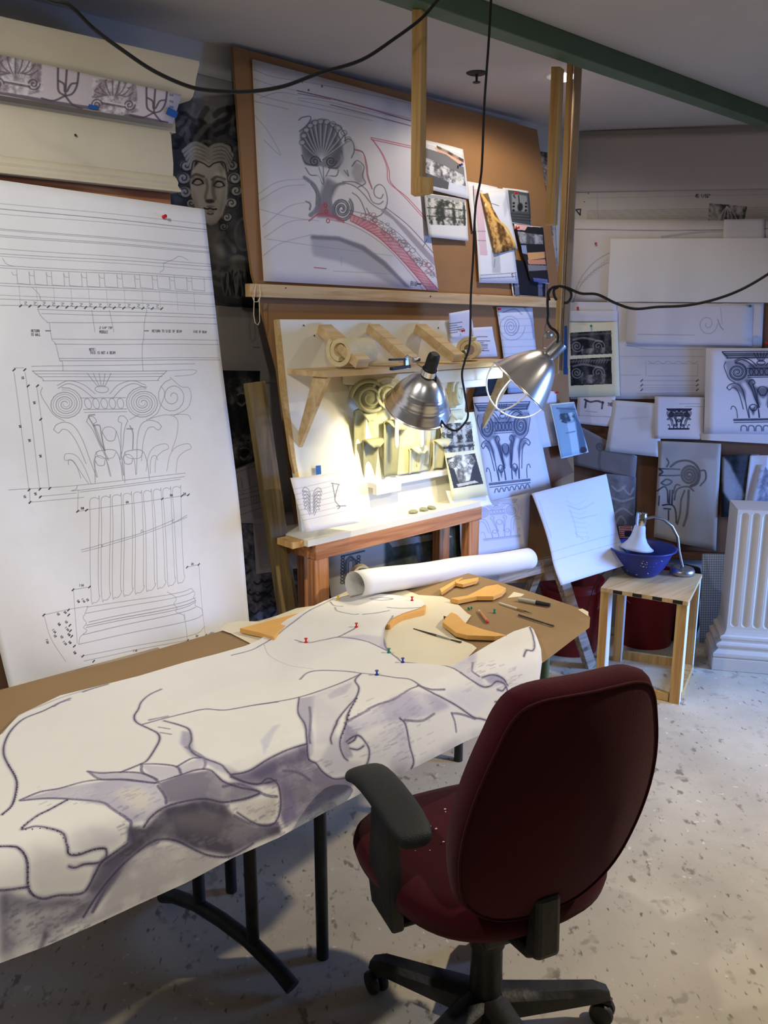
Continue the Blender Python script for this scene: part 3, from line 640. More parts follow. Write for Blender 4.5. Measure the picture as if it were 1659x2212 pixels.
# drum of the capital, fluted lower drum and leaves
dc = WP((s_of(cpt(880, 930))), dS+.02, 0)
def drum(r0, z0, r1, z1, name, m='plaster', k=40, sx=1.0):
    vs = []; fs = []; nz = 14
    for j in range(nz+1):
        t = j/nz; r = r0+(r1-r0)*t+.01*math.sin(t*3.1)
        for i in range(k+1):
            a = math.pi*i/k; fl = 1-.03*(1 if (i//3) % 2 else 0)
            vs.append(dc+WU*math.cos(a)*r*1.25*fl+WM*math.sin(a)*r*fl*.5+UP*(z0+(z1-z0)*t))
    fs = [(j*(k+1)+i, j*(k+1)+i+1, (j+1)*(k+1)+i+1, (j+1)*(k+1)+i) for j in range(nz) for i in range(k)]
    return obj(name, MB().add(vs, fs), M[m], cp, smooth='all')
zb = cpt(880, 1020).z
drum(.125, zb, .155, z_sh-.075, 'bell', m='relief')
def leaf(s0, dz0, z0, h, w, out, name='leaf', m='plaster'):   # tongue rising then curling outwards
    vs = []; fs = []; n = 18; k = 8
    base = WP(s0, dz0, z0)
    for i in range(n+1):
        t = i/n
        if t < .7: p = base+UP*h*t/.7*.92+WM*(.012*t)
        else:
            a = (t-.7)/.3*math.pi*1.05; R = out; p = base+UP*(h*.92+R*math.sin(a))+WM*(.0084+R*(1-math.cos(a)))
        ww = w*(.78+.3*t)
        if t > .86: ww *= math.sqrt(max(.05, 1-((t-.86)/.14)**2*.9))
        for j in range(k+1):
            u = j/k*2-1; vs.append(p+WU*u*ww/2+WM*(.016*u*u*(1 if t < .75 else .3)))
    fs = [(i*(k+1)+j, i*(k+1)+j+1, (i+1)*(k+1)+j+1, (i+1)*(k+1)+j) for i in range(n) for j in range(k)]
    o = obj(name, MB().add(vs, fs), M[m], cp, smooth='all', solid=.006); return o
sl = [s_of(cpt(x, 1000)) for x in (795, 838, 882, 925, 965)]
leaf(sl[0], dS+.045, zb, .13, .075, .024, m='plaster_dark'); leaf(sl[2], dS+.075, zb, .085, .07, .022, m='relief'); leaf(sl[3]+.02, dS+.075, zb, .10, .07, .022, m='relief')
leaf(sl[1]-.01, dS+.065, zb+.0, .19, .085, .030, m='plaster_dark'); leaf(sl[2]+.045, dS+.07, zb+.02, .19, .085, .030, m='relief'); leaf(sl[4], dS+.055, zb, .20, .08, .03, m='relief')
leaf(sl[0]-.035, dS+.03, zb+.03, .20, .06, .036, m='plaster_dark')
for k, x in enumerate((857, 912)):
    p = cpt(x, 905, .11); obj('stalk', MB().tube([p+UP*.05, p, p-UP*.09, p-UP*.10], [.008, .006, .008, .003], 10).lathe([(.012, 0), (.014, .006), (.009, .012)], p+UP*.02, (0, 0, 1), 14), M['plaster'], cp, smooth=True)
obj('egg_band', MB().tube([WP(s_of(cpt(855, 880)), dS+.095, z_sh-.14), WP(s_of(cpt(950, 860)), dS+.095, z_sh-.14)], .014, 12), M['relief'], cp, smooth=True)
sb0, sb1 = s_of(cpt(792, 1030)), s_of(cpt(958, 1000))
obj('base_board', MB().beam(WP(sb0, dS+.055, zb-.018), WP(sb1+.05, dS+.055, zb-.018), .10, .02).beam(WP(sb0, dS+.105, zb-.03), WP(sb0+.12, dS+.105, zb-.03), .02, .04), M['white'], cp, bevel=.002)
for k, (x, y) in enumerate(((898, 1082), (922, 1090), (938, 1080))):
    p = WP(s_of(WPN.off(.08).on(x, y)), .52, bz); o = obj('plasticine_scrap', MB().lathe([(0, 0), (.013, .001), (.016, .006), (.009, .012), (0, .013)], p, (.1*k, .1, 1), 9, sx=1.3), M['plaster_dark'])
    tag(o, ['pinch of plasticine on the bench, leftmost of three crumbs', 'pinch of plasticine on the bench front edge, middle of three crumbs', 'pinch of plasticine on the bench, rightmost of three crumbs'][k], 'clay scrap', 'plasticine crumbs on the bench')
# ================================================================ clamp lamps
def reflector(t, apex, ax, R, dep, ribs=True, m='alu', bulb=(1, 1, 1), e=1, ang=0):
    ax = ax.normalized(); pr = []
    n = 26
    for i in range(n+1):
        u = i/n; r = .022+(R-.022)*(u**.62); h = dep*u
        if ribs and .35 < u < .8: r += .0022*math.sin(u*90)
        pr.append((r, h))
    pr += [(R+.003, dep), (R+.003, dep+.003), (R-.001, dep+.002)]
    inner = [(r-.0025, h+.001) for r, h in pr[n-1::-1]]
    obj('reflector', MB().lathe(pr+inner, apex, ax, 56), M[m], t, smooth='all')
    obj('bulb', MB().lathe([(0, .02), (.013, .02), (.014, .035), (.027, .06), (.03, .078), (.024, .098), (0, .108)], apex, ax, 24), emit('bulb_glow', bulb, e), t, smooth='all')
    return apex+ax*.085
cl = thing('clamp_lamp', (0, 0, 0), 'aluminium clamp lamp with ribbed reflector and black socket, clipped to the plywood shelf', 'lamp')
LP1 = wl(.74); ap = LP1.on(924, 812); ax1 = Vector((-.22, .52, -.83)).normalized(); cl.location = ap
l1 = reflector(cl, ap, ax1, .108, .125, True, bulb=(1, .86, .5), e=12)
obj('socket', MB().lathe([(0, 0), (.012, 0), (.018, .006), (.02, .02), (.02, .052), (.022, .054), (.024, .07), (.022, .09), (0, .09)], ap-ax1*.085, ax1, 24), M['black'], cl, smooth=True)
obj('socket_band', MB().lathe([(.0245, .058), (.0252, .058), (.0252, .078), (.0245, .078)], ap-ax1*.085, ax1, 24), M['alu'], cl, smooth=True)
sk = ap-ax1*.03
cj = LP1.on(898, 783); 
obj('wire_yoke', MB().tube([sk+Vector((-.02, 0, 0)), LP1.on(902, 788), LP1.on(895, 776), LP1.on(880, 767), LP1.on(872, 775), LP1.on(874, 792)], .002, 8).tube([LP1.on(893, 779), LP1.on(905, 776)], .007, 10), M['steel'], cl, smooth=True)
obj('clamp_jaw', MB().beam(LP1.on(842, 777), LP1.on(880, 776), .012, .006), M['black'], cl); obj('clamp_jaw', MB().beam(LP1.on(845, 797), LP1.on(884, 791), .014, .009), M['black'], cl)
obj('clamp_body', MB().beam(LP1.on(876, 773), LP1.on(877, 796), .012, .012), M['steel'], cl)
light('clamp_lamp_light', 'SPOT', l1+ax1*.03, 9, (1, .88, .54), aim=l1+ax1, spot_size=math.radians(132), spot_blend=.8, shadow_soft_size=.02)
c2 = thing('clamp_lamp', (0, 0, 0), 'shiny clamp lamp with wire bulb guard hanging from the pine post', 'lamp')
LP2 = Plane((0, 3.12, 0), (0, -1, 0)); ap2 = LP2.on(1186, 768); c2.location = ap2
ax2 = Vector((-.56, .05, -.60)).normalized()
l2 = reflector(c2, ap2, ax2, .125, .15, False, m='alu', bulb=(.75, .86, 1), e=12)
obj('socket', MB().lathe([(0, 0), (.024, 0), (.026, .004), (.026, .062), (.022, .066), (0, .066)], ap2-ax2*.062, ax2, 24), M['steel'], c2, smooth=True)
u2 = ax2.orthogonal().normalized(); w2 = ax2.cross(u2); rc = ap2+ax2*.152
gm = mat('white_wire', (.85, .85, .85), .4)
for k in range(2):
    d = (u2*math.cos(k*math.pi/2+.5)+w2*math.sin(k*math.pi/2+.5))
    obj('guard_wire', MB().tube([rc+d*.126*math.cos(a)+ax2*.11*math.sin(a) for a in [math.pi*i/20 for i in range(21)]], .003, 8), gm, c2, smooth=True)
obj('wire_bail', MB().tube([ap2-ax2*.03, LP2.on(1173, 752), LP2.on(1172, 730), LP2.on(1182, 690)], .0018, 6).tube([LP2.on(1182, 690), LP2.on(1195, 720), ap2-ax2*.05+Vector((.01, 0, 0))], .0018, 6), M['steel'], c2, smooth=True)
obj('wing_nut', MB().lathe([(0, 0), (.014, 0), (.016, .008), (.008, .016), (0, .016)], LP2.on(1183, 722), (0, -1, 0), 12), M['steel'], c2, smooth=True)
light('guard_lamp_light', 'SPOT', l2+ax2*.03, 3.2, (.28, .46, 1), aim=l2+ax2, spot_size=math.radians(125), spot_blend=.4, shadow_soft_size=.02)
# ================================================================ cords
def smooth_pts(P, n=6):
    P = [Vector(p) for p in P]; out = []
    for i in range(len(P)-1):
        p0, p1, p2, p3 = P[max(i-1, 0)], P[i], P[i+1], P[min(i+2, len(P)-1)]
        for k in range(n):
            t = k/n; out.append(.5*((2*p1)+(p2-p0)*t+(2*p0-5*p1+4*p2-p3)*t*t+(3*p1-p0-3*p2+p3)*t**3))
    return out+[P[-1]]
def cord(pts, r, label, n=6, m='black'):   # pts (x, y, Y distance)
    P = [EYE+ray(x, y)*(Y/ray(x, y).y) for x, y, Y in pts]
    return tag(obj('power_cord', MB().tube(smooth_pts(P, n), r, 8), M[m], smooth='all'), label, 'cable')
cord([(60, -30, 1.62), (110, 0, 1.64), (150, 12, 1.66), (200, 60, 1.70), (260, 105, 1.74), (330, 152, 1.79), (400, 184, 1.84), (450, 195, 1.88), (530, 198, 1.94), (610, 187, 1.99), (690, 158, 2.05), (780, 130, 2.12), (850, 85, 2.18), (910, 40, 2.24), (950, -5, 2.28), (985, -40, 2.3)], .0040, 'thick black cable swagged across the upper left below the ceiling')
cord([(1063, -40, 2.5), (1061, 0, 2.52), (1055, 100, 2.55), (1046, 230, 2.58), (1040, 370, 2.6), (1027, 450, 2.62), (1022, 560, 2.63), (1017, 640, 2.64), (1015, 740, 2.65), (1004, 780, 2.66), (998, 810, 2.67), (1004, 850, 2.68), (1011, 895, 2.68), (1003, 915, 2.69), (985, 930, 2.7), (962, 920, 2.7), (946, 890, 2.7), (942, 840, 2.69), (940, 790, 2.68), (934, 768, 2.67), (928, 766, 2.67)], .0034, 'thin black cord hanging from the ceiling to the ribbed clamp lamp')
cord([(1700, 560, 2.7), (1659, 592, 2.74), (1600, 626, 2.8), (1540, 648, 2.85), (1480, 660, 2.9), (1420, 663, 2.95), (1370, 667, 2.98), (1330, 655, 3.0), (1290, 636, 3.02), (1255, 634, 3.03), (1225, 622, 3.05), (1205, 618, 3.06), (1190, 624, 3.06), (1183, 645, 3.06), (1184, 680, 3.06), (1183, 695, 3.06), (1190, 708, 3.06), (1199, 714, 3.06), (1206, 725, 3.06), (1204, 740, 3.07)], .0046, 'heavy black cable sagging in from the right to the guarded clamp lamp')
cord([(1187, 649, 3.05), (1183, 634, 3.05), (1192, 622, 3.045), (1208, 618, 3.04), (1230, 627, 3.04), (1234, 640, 3.04), (1228, 652, 3.045), (1218, 655, 3.05)], .0046, 'short loop of black cable hooked over the pine post', 5)
cord([(1202, 648, 3.045), (1197, 638, 3.04), (1197, 626, 3.04), (1206, 620, 3.04)], .0046, 'black cable end poking down beside the coil on the post', 5)
# ================================================================ sawhorse behind the table, shelf plank on the right wall
sh = thing('sawhorse', WP(-.75, .45, 0), 'dusty wooden sawhorse with splayed legs behind the far table corner', 'trestle')
obj('rail', MB().beam(WP(-1.45, .45, .60), WP(-.60, .45, .558), .05, .05), M['greywood'], sh, bevel=.002)
lp = [zp(0).on(1275, 1440)+Vector((0, .0, 0)), WP(-.62, .47, .56)]
obj('leg', MB().beam(lp[0]+UP*.0, lp[1], .06, .03, up=WM), M['greywood'], sh, bevel=.002)
obj('leg', MB().beam(WP(-.75, .25, 0), WP(-.70, .43, .55), .05, .03, up=WM), M['greywood'], sh)
obj('leg', MB().beam(WP(-1.25, .25, 0), WP(-1.28, .43, .56), .05, .03, up=WM), M['greywood'], sh)
pk = rw(.06); a, b = pk.on(1320, 1184), pk.on(1590, 1192)
tag(obj('ledge_plank', MB().beam(Vector((a.x, a.y, .435)), Vector((b.x, b.y, .435)), .05, .035), M['darkwood'], bevel=.002), 'dark wooden ledge plank along the foot of the back wall board', 'ledge')
pb = rw(.03)
bb_ = obj('pinboard', MB().slab([pb.on(*p) for p in [(1226, 640), (1800, 640), (1800, 1196), (1226, 1190)]], RM*-.02), M['hardboard_dark']); tag(bb_, 'brown pinboard on the right wall behind the pinned sketches', 'board')
# plank leaning between the hanging drawing and the bench
PKL = lean(.47, .65, .38, 1.45); 
q0, q1 = [PKL.on(*p) for p in ((546, 826), (622, 1340))]
tag(obj('leaning_plank', MB().beam(q0, q1+(q1-q0)*.35, .055, .03, up=PKL.n).beam(q0+WU*.035-WM*.012, q1+WU*.035-WM*.012+(q1-q0)*.35, .025, .03, up=PKL.n), M['oldwood'], bevel=.003), 'dusty olive brown plank leaning against the wall beside the bench', 'plank')
# ================================================================ big cornice moulding, top left
CD = .25
def extr(prof, s0, s1, name, m, parent, **k):   # prof: (d, z) closed polygon
    n = len(prof); P = [WP(s0, d, z) for d, z in prof]
    return obj(name, MB().slab(P, WU*(s1-s0)), m, parent, **k)
cn = thing('cornice_sample', WP(-3, .1, 1.97), 'long cream plaster cornice sample high on the left wall', 'cornice')
sR = -2.26
extr([(.03, 2.26), (CD-.03, 2.26), (CD-.012, 2.268), (CD, 2.285), (CD+.008, 2.31), (CD+.02, 2.33), (CD+.03, 2.345), (CD+.03, 2.355), (.03, 2.355)], -4.2, sR+.02, 'crown', M['cream'], cn, smooth=True)
extr([(.03, 2.165), (CD-.035, 2.165), (CD-.035, 2.262), (.03, 2.262)], -4.2, sR-.03, 'frieze_backing', M['cream'], cn)
extr([(.03, 2.04), (CD-.02, 2.04), (CD-.015, 2.075), (CD-.02, 2.155), (CD-.03, 2.166), (.03, 2.166)], -4.2, sR-.055, 'fascia', M['cream'], cn, smooth=True)
extr([(.03, 1.995), (CD+.012, 1.995), (CD+.014, 2.0), (CD+.004, 2.006), (CD-.004, 2.014), (CD+.0, 2.022), (CD-.008, 2.032), (CD-.02, 2.042), (.03, 2.042)], -4.2, sR-.05, 'lower_moulding', M['cream'], cn, smooth=True)
rk = thing('cornice_rack', WP(-3, .1, 0), 'pine support rack under the cream cornice sample', 'rack')
obj('rail', MB().beam(WP(-4.2, .2, 1.972), WP(sR-.06, .2, 1.972), .04, .045), M['fir'], rk, bevel=.003)
for s_ in (-2.60, -2.335, -3.2): obj('post', MB().slab([WP(s_-.02, .18, 0), WP(s_+.02, .18, 0), WP(s_+.02, .22, 0), WP(s_-.02, .22, 0)], UP*1.95), M['pine'], rk)
for (x, y) in ((163, 292),): 
    p = wl(CD-.013).on(x, y); obj('screw_hole', MB().tube([p, p+WM*.001], .0035, 10), M['darktrim'], cn)
# ================================================================ drawing on paper: strokes rasterised by numpy into generated image textures
_r = np.random.default_rng(4)
def _fbm(n=512):
    out = np.zeros((n, n)); amp = 1
    for o in range(2, 9):
        k = 2**o; g = _r.random((k, k)); idx = np.arange(n)*k/n; i0 = idx.astype(int); f = idx-i0; f = f*f*(3-2*f); i1 = (i0+1) % k
        a = g[np.ix_(i0, i0)]*(1-f)[None, :]+g[np.ix_(i0, i1)]*f[None, :]; b = g[np.ix_(i1, i0)]*(1-f)[None, :]+g[np.ix_(i1, i1)]*f[None, :]
        out += amp*(a*(1-f)[:, None]+b*f[:, None]); amp *= .62
    out -= out.min(); return out/out.max()
FBM = _fbm(); FBM = np.argsort(np.argsort(FBM.ravel())).reshape(FBM.shape)/FBM.size
FINE = _r.random((512, 512))
GLYPH = {'A': '0620 2046 1434', 'B': '0600 0030 3041 4142 4233 3303 3344 4445 4536 3606', 'C': '4130 3010 1001 0105 0516 1636 3645', 'D': '0600 0030 3041 4145 4536 3606', 'E': '4000 0006 0646 0333',
 'F': '4000 0006 0333', 'G': '4130 3010 1001 0105 0516 1636 3645 4543 4323', 'H': '0006 4046 0343', 'I': '2026', 'J': '4045 4516 1605', 'K': '0006 4003 0346', 'L': '0006 0646', 'M': '0600 0023 2340 4046', 'N': '0600 0046 4640',
 'O': '1030 3041 4145 4536 3616 1605 0501 0110', 'P': '0600 0030 3041 4142 4233 3303', 'R': '0600 0030 3041 4142 4233 3303 2346', 'S': '4130 3010 1001 0102 0213 1333 3344 4445 4536 3616 1605', 'T': '0040 2026', 'U': '0005 0516 1636 3645 4540',
 'V': '0026 2640', 'W': '0016 1623 2336 3640', 'Y': '0023 4023 2326', '1': '1120 2026', '2': '0110 1030 3041 4142 4206 0646', '3': '0040 4023 2333 3344 4445 4536 3616 1605', '4': '3036 3004 0444', '5': '4000 0003 0333 3344 4445 4536 3606',
 '6': '4010 1002 0205 0516 1636 3645 4544 4433 3303', '7': '0040 4016', '8': '1030 3041 4142 4233 3313 1302 0201 0110 1304 0405 0516 1636 3645 4544 4433', '9': '4233 3313 1302 0201 0110 1030 3041 4145 4536', '/': '4006', '"': '1012 3032', ':': '2122 2526', '-': '0343', '.': '2526', ',': '2617'}
def catmull(P, n=6):
    P = np.asarray(P, float)
    if len(P) < 3: return P
    Q = np.vstack([2*P[0]-P[1], P, 2*P[-1]-P[-2]]); out = []
    t = (np.arange(n)/n)[:, None]
    for i in range(1, len(Q)-2):
        a, b, c, d = Q[i-1], Q[i], Q[i+1], Q[i+2]
        out.append(.5*((2*b)+(c-a)*t+(2*a-5*b+4*c-d)*t*t+(3*b-a-3*c+d)*t**3))
    return np.vstack(out+[P[-1:]])
class Cv:
    def __init__(s, fmap, w, h, k, base=(228, 226, 222), tone=.02):
        s.f, s.w, s.h, s.k = fmap, int(w), int(h), k
        s.a = np.ones((s.h, s.w, 3), np.float32)*np.array(base, np.float32)/255
        s.a *= (1-tone+2*tone*s.noise(0, s.h, 0, s.w, .35))[..., None]
    def noise(s, y0, y1, x0, x1, sc=1., seed=0, tab=None):
        tab = FBM if tab is None else tab
        yy = ((np.arange(y0, y1)*sc+seed*71) % 512).astype(int); xx = ((np.arange(x0, x1)*sc+seed*37) % 512).astype(int)
        return tab[np.ix_(yy, xx)]
    def box(s, P, m):
        return max(0, int(P[:, 0].min()-m)), min(s.w, int(P[:, 0].max()+m)+1), max(0, int(P[:, 1].min()-m)), min(s.h, int(P[:, 1].max()+m)+1)
    def put(s, m, b, c, a):
        x0, x1, y0, y1 = b; m = (m*a)[..., None]; c = np.array(c, np.float32)/255
        s.a[y0:y1, x0:x1] = s.a[y0:y1, x0:x1]*(1-m)+c*m
    def line(s, P, w=1., c=(90, 88, 92), a=.6, soft=.7, g=0., sm=True, tp=0.):
        P = s.f(catmull(P) if sm else np.asarray(P, float)); w *= s.k; soft = max(soft*s.k, .45)
        b = s.box(P, w/2+soft+1); x0, x1, y0, y1 = b
        if x1 <= x0 or y1 <= y0: return
        M_ = np.zeros((y1-y0, x1-x0), np.float32); n = len(P)-1
        for i in range(n):
            p, q = P[i], P[i+1]; ww = w*(1-tp*abs(2*(i+.5)/n-1)**2)
            bb = (max(x0, int(min(p[0], q[0])-ww/2-soft-1)), min(x1, int(max(p[0], q[0])+ww/2+soft+2)), max(y0, int(min(p[1], q[1])-ww/2-soft-1)), min(y1, int(max(p[1], q[1])+ww/2+soft+2)))
            if bb[1] <= bb[0] or bb[3] <= bb[2]: continue
            X = np.arange(bb[0], bb[1])+.5; Y = (np.arange(bb[2], bb[3])+.5)[:, None]; d = q-p; L2 = max(1e-6, d@d)
            t = np.clip(((X-p[0])*d[0]+(Y-p[1])*d[1])/L2, 0, 1); D = np.hypot(X-p[0]-t*d[0], Y-p[1]-t*d[1])
            v = np.clip((ww/2+soft-D)/soft, 0, 1)*min(1, ww/.9); sub = M_[bb[2]-y0:bb[3]-y0, bb[0]-x0:bb[1]-x0]; np.maximum(sub, v, out=sub)
        if g: M_ *= np.clip(1-g+g*1.6*s.noise(y0, y1, x0, x1, 1, 3, FINE)*(.4+s.noise(y0, y1, x0, x1, 2.3, 5)), 0, 1)
        s.put(M_, b, c, a)
    def mask(s, P, blur):
        P = s.f(np.asarray(P, float)); bl = blur*s.k; b = s.box(P, bl*2+2); x0, x1, y0, y1 = b
        if x1-x0 < 1 or y1-y0 < 1: return None, b
        X = (np.arange(x0, x1)+.5)[None, :]; Y = (np.arange(y0, y1)+.5); m = np.zeros((y1-y0, x1-x0), bool); n = len(P)
        for i in range(n):
            p, q = P[i], P[(i+1) % n]
            if p[1] == q[1]: continue
            r = np.where((Y >= min(p[1], q[1])) & (Y < max(p[1], q[1])))[0]
            if len(r) == 0: continue
            xi = p[0]+(Y[r]-p[1])*(q[0]-p[0])/(q[1]-p[1]); m[r] ^= (X < xi[:, None])
        m = m.astype(np.float32); R = int(bl/1.5)
        if R >= 1:
            for ax in (0, 1):
                for _ in range(2):
                    c = np.cumsum(np.pad(m, [(R+1, R) if k == ax else (0, 0) for k in (0, 1)]), axis=ax)
                    m = (np.take(c, range(2*R+1, c.shape[ax]), ax)-np.take(c, range(0, c.shape[ax]-2*R-1), ax))/(2*R+1)
        return m, b
    def fill(s, P, c=(150, 148, 160), a=.5, blur=1., g=0., seed=1, sc=1.6):
        m, b = s.mask(P, blur)
        if m is None: return
        x0, x1, y0, y1 = b; m = m[:y1-y0, :x1-x0]
        if g: m = m*np.clip(1-g+g*1.7*s.noise(y0, y1, x0, x1, sc/s.k*1., seed), 0, 1)
        s.put(m, b, c, a)
    def photo(s, P, dark, light, seed=1, sc=2., con=1.6, mid=.5, blur=.6):   # mottled photographic relief
        m, b = s.mask(P, blur)
        if m is None: return
        x0, x1, y0, y1 = b; m = m[:y1-y0, :x1-x0]
        n = s.noise(y0, y1, x0, x1, sc/s.k, seed); n2 = s.noise(y0, y1, x0, x1, sc*2.3/s.k, seed+9)
        v = np.clip(mid+(n*.65+n2*.35-.5)*con, 0, 1)[..., None]
        col = (np.array(dark)*(1-v)+np.array(light)*v)/255; m = m[..., None]; s.a[y0:y1, x0:x1] = s.a[y0:y1, x0:x1]*(1-m)+col*m
    def spiral(s, cx, cy, r, turns=2.5, w=1., c=(80, 80, 84), a=.7, soft=.8, dirn=1, a0=0., sy=1., g=0., end=.12):
        n = int(turns*16); P = []
        for i in range(n+1):
            t = i/n; q = a0+dirn*t*turns*2*math.pi; R = r*((1-t)*(1-end)+end); P.append((cx+R*math.cos(q), cy+R*sy*math.sin(q)))
        s.line(P, w, c, a, soft, g, sm=False)
    def ell(s, cx, cy, rx, ry, **k):
        s.line([(cx+rx*math.cos(q*math.pi/10), cy+ry*math.sin(q*math.pi/10)) for q in range(21)], sm=False, **k)
    def blob(s, cx, cy, rx, ry, c, a=.5, blur=3, ang=0., **k):
        ca, sa_ = math.cos(ang), math.sin(ang)
        s.fill([(cx+rx*math.cos(q*math.pi/8)*ca-ry*math.sin(q*math.pi/8)*sa_, cy+rx*math.cos(q*math.pi/8)*sa_+ry*math.sin(q*math.pi/8)*ca) for q in range(16)], c, a, blur, **k)
    def text(s, t, x, y, h, ang=0., w=.9, c=(70, 68, 72), a=.75, wd=.62, sl=None):
        ca, sa_ = math.cos(ang), math.sin(ang); sl = ang+math.pi/2 if sl is None else sl; cb, sb = math.cos(sl), math.sin(sl); px = 0
        for ch_ in t.upper():
            for seg in GLYPH.get(ch_, '').split():
                u = [(px+int(seg[0])*h*wd/6, int(seg[1])*h/6), (px+int(seg[2])*h*wd/6, int(seg[3])*h/6)]
                s.line([(x+p*ca+q*cb, y+p*sa_+q*sb) for p, q in u], w, c, a, .5, sm=False)
            px += h*wd*.95
def Z(ox, oy, k, pts): return [(ox+x/k, oy+y/k) for x, y in pts]
NIMG = [0]
def image_material(name, cv, rough=.85, tr=0.):
    img = bpy.data.images.new('generated_'+name, cv.w, cv.h, alpha=False, float_buffer=False); img.colorspace_settings.name = 'sRGB'
    px = np.ones((cv.h, cv.w, 4), np.float32); px[..., :3] = np.clip(cv.a[::-1], 0, 1); img.pixels.foreach_set(px.ravel()); img.update(); img.pack()
    m = bpy.data.materials.new(name+'_print'); m.use_nodes = True; N, L = m.node_tree.nodes, m.node_tree.links; b = N['Principled BSDF']
    t = N.new('ShaderNodeTexImage'); t.image = img; t.extension = 'EXTEND'; L.new(t.outputs[0], b.inputs['Base Color'])
    b.inputs['Roughness'].default_value = rough; b.inputs['Specular IOR Level'].default_value = .25
    return m
def inv_bilinear(A, B, C_, D, P):      # A TL, B TR, C BR, D BL (2D), P Nx2 -> u, v (v downwards)
    u = np.full(len(P), .5); v = np.full(len(P), .5)
    for _ in range(8):
        X = (1-v)[:, None]*((1-u)[:, None]*A+u[:, None]*B)+v[:, None]*((1-u)[:, None]*D+u[:, None]*C_)-P
        Ju = (1-v)[:, None]*(B-A)+v[:, None]*(C_-D); Jv = (1-u)[:, None]*(D-A)+u[:, None]*(C_-B)
        det = Ju[:, 0]*Jv[:, 1]-Ju[:, 1]*Jv[:, 0]; det = np.where(abs(det) < 1e-12, 1e-12, det)
        u = u-(X[:, 0]*Jv[:, 1]-X[:, 1]*Jv[:, 0])/det; v = v-(Ju[:, 0]*X[:, 1]-Ju[:, 1]*X[:, 0])/det
    return u, v
def sheet(name, label, cat, quad, pl, draw=None, base=(228, 226, 222), res=.9, bend=.004, group=None, seed=0, n=10, rough=.85, parent=None, tone=.02, wave=None, edge=None):
    c3 = [pl.on(*q) for q in quad]; e1 = (c3[1]-c3[0]).normalized(); e2 = pl.n.cross(e1)
    p2 = lambda p: ((p-c3[0]).dot(e1), (p-c3[0]).dot(e2)); q2 = [np.array(p2(c)) for c in c3]
    wpx = max(abs(quad[1][0]-quad[0][0]), abs(quad[2][0]-quad[3][0])); hpx = max(abs(quad[3][1]-quad[0][1]), abs(quad[2][1]-quad[1][1]))
    W_, H_ = max(16, int(wpx*res)), max(16, int(hpx*res))
    E_ = np.array(EYE); pp, pn = np.array(pl.p), np.array(pl.n); o = np.array(c3[0]); a1, a2 = np.array(e1), np.array(e2)
    def fmap(P):
        P = np.asarray(P, float); a = (P[:, 0]-CX)/F; b = (CY-P[:, 1])/F
        R = np.stack([a, cP+b*sP, -sP+b*cP], 1); t = ((pp-E_)@pn)/(R@pn); Q = E_+R*t[:, None]-o
        u, v = inv_bilinear(*q2, np.stack([Q@a1, Q@a2], 1)); return np.stack([u*W_, v*H_], 1)
    rs_ = random.Random(seed+len(label)); ph = [rs_.uniform(0, 6) for _ in range(4)]
    def fn(u, v):
        p = (c3[0]*(1-u)+c3[1]*u)*(1-v)+(c3[3]*(1-u)+c3[2]*u)*v
        k = bend*(.6*math.sin(ph[0]+u*4.1+v*1.7)+.4*math.sin(ph[1]+v*5.3-u*2.))+abs(bend)*1.0
        if wave: k += wave(u, v)
        return p+pl.n*k
    mb = MB().grid(fn, n, n)
    uv = [(i/n, 1-j/n) for j in range(n+1) for i in range(n+1)]
    if draw is None and not base == (228, 226, 222) or draw:
        cv = Cv(fmap, W_, H_, res, base, tone)
        if draw: draw(cv)
        m = image_material(name, cv, rough)
    else: m = M['paper']
    o_ = obj(name, mb, m, parent, smooth='all', uv=uv, solid=.0006)
    if parent is None: tag(o_, label, cat, group)
    return o_
PINC = {'r': 'red', 'g': 'green', 'b': 'bluepin', 'y': 'yellow'}
def push_pin(p, n, c, label, k=1.):
    n = Vector(n).normalized(); o = obj('push_pin', MB().lathe([(0, 0), (.0045*k, 0), (.0045*k, .0015*k), (.0022*k, .003*k), (.0020*k, .008*k), (.0042*k, .0095*k), (.0042*k, .011*k), (0, .011*k)], p, n, 14), M[PINC[c]], smooth=True)
    return tag(o, label, 'push pin', 'push pins')
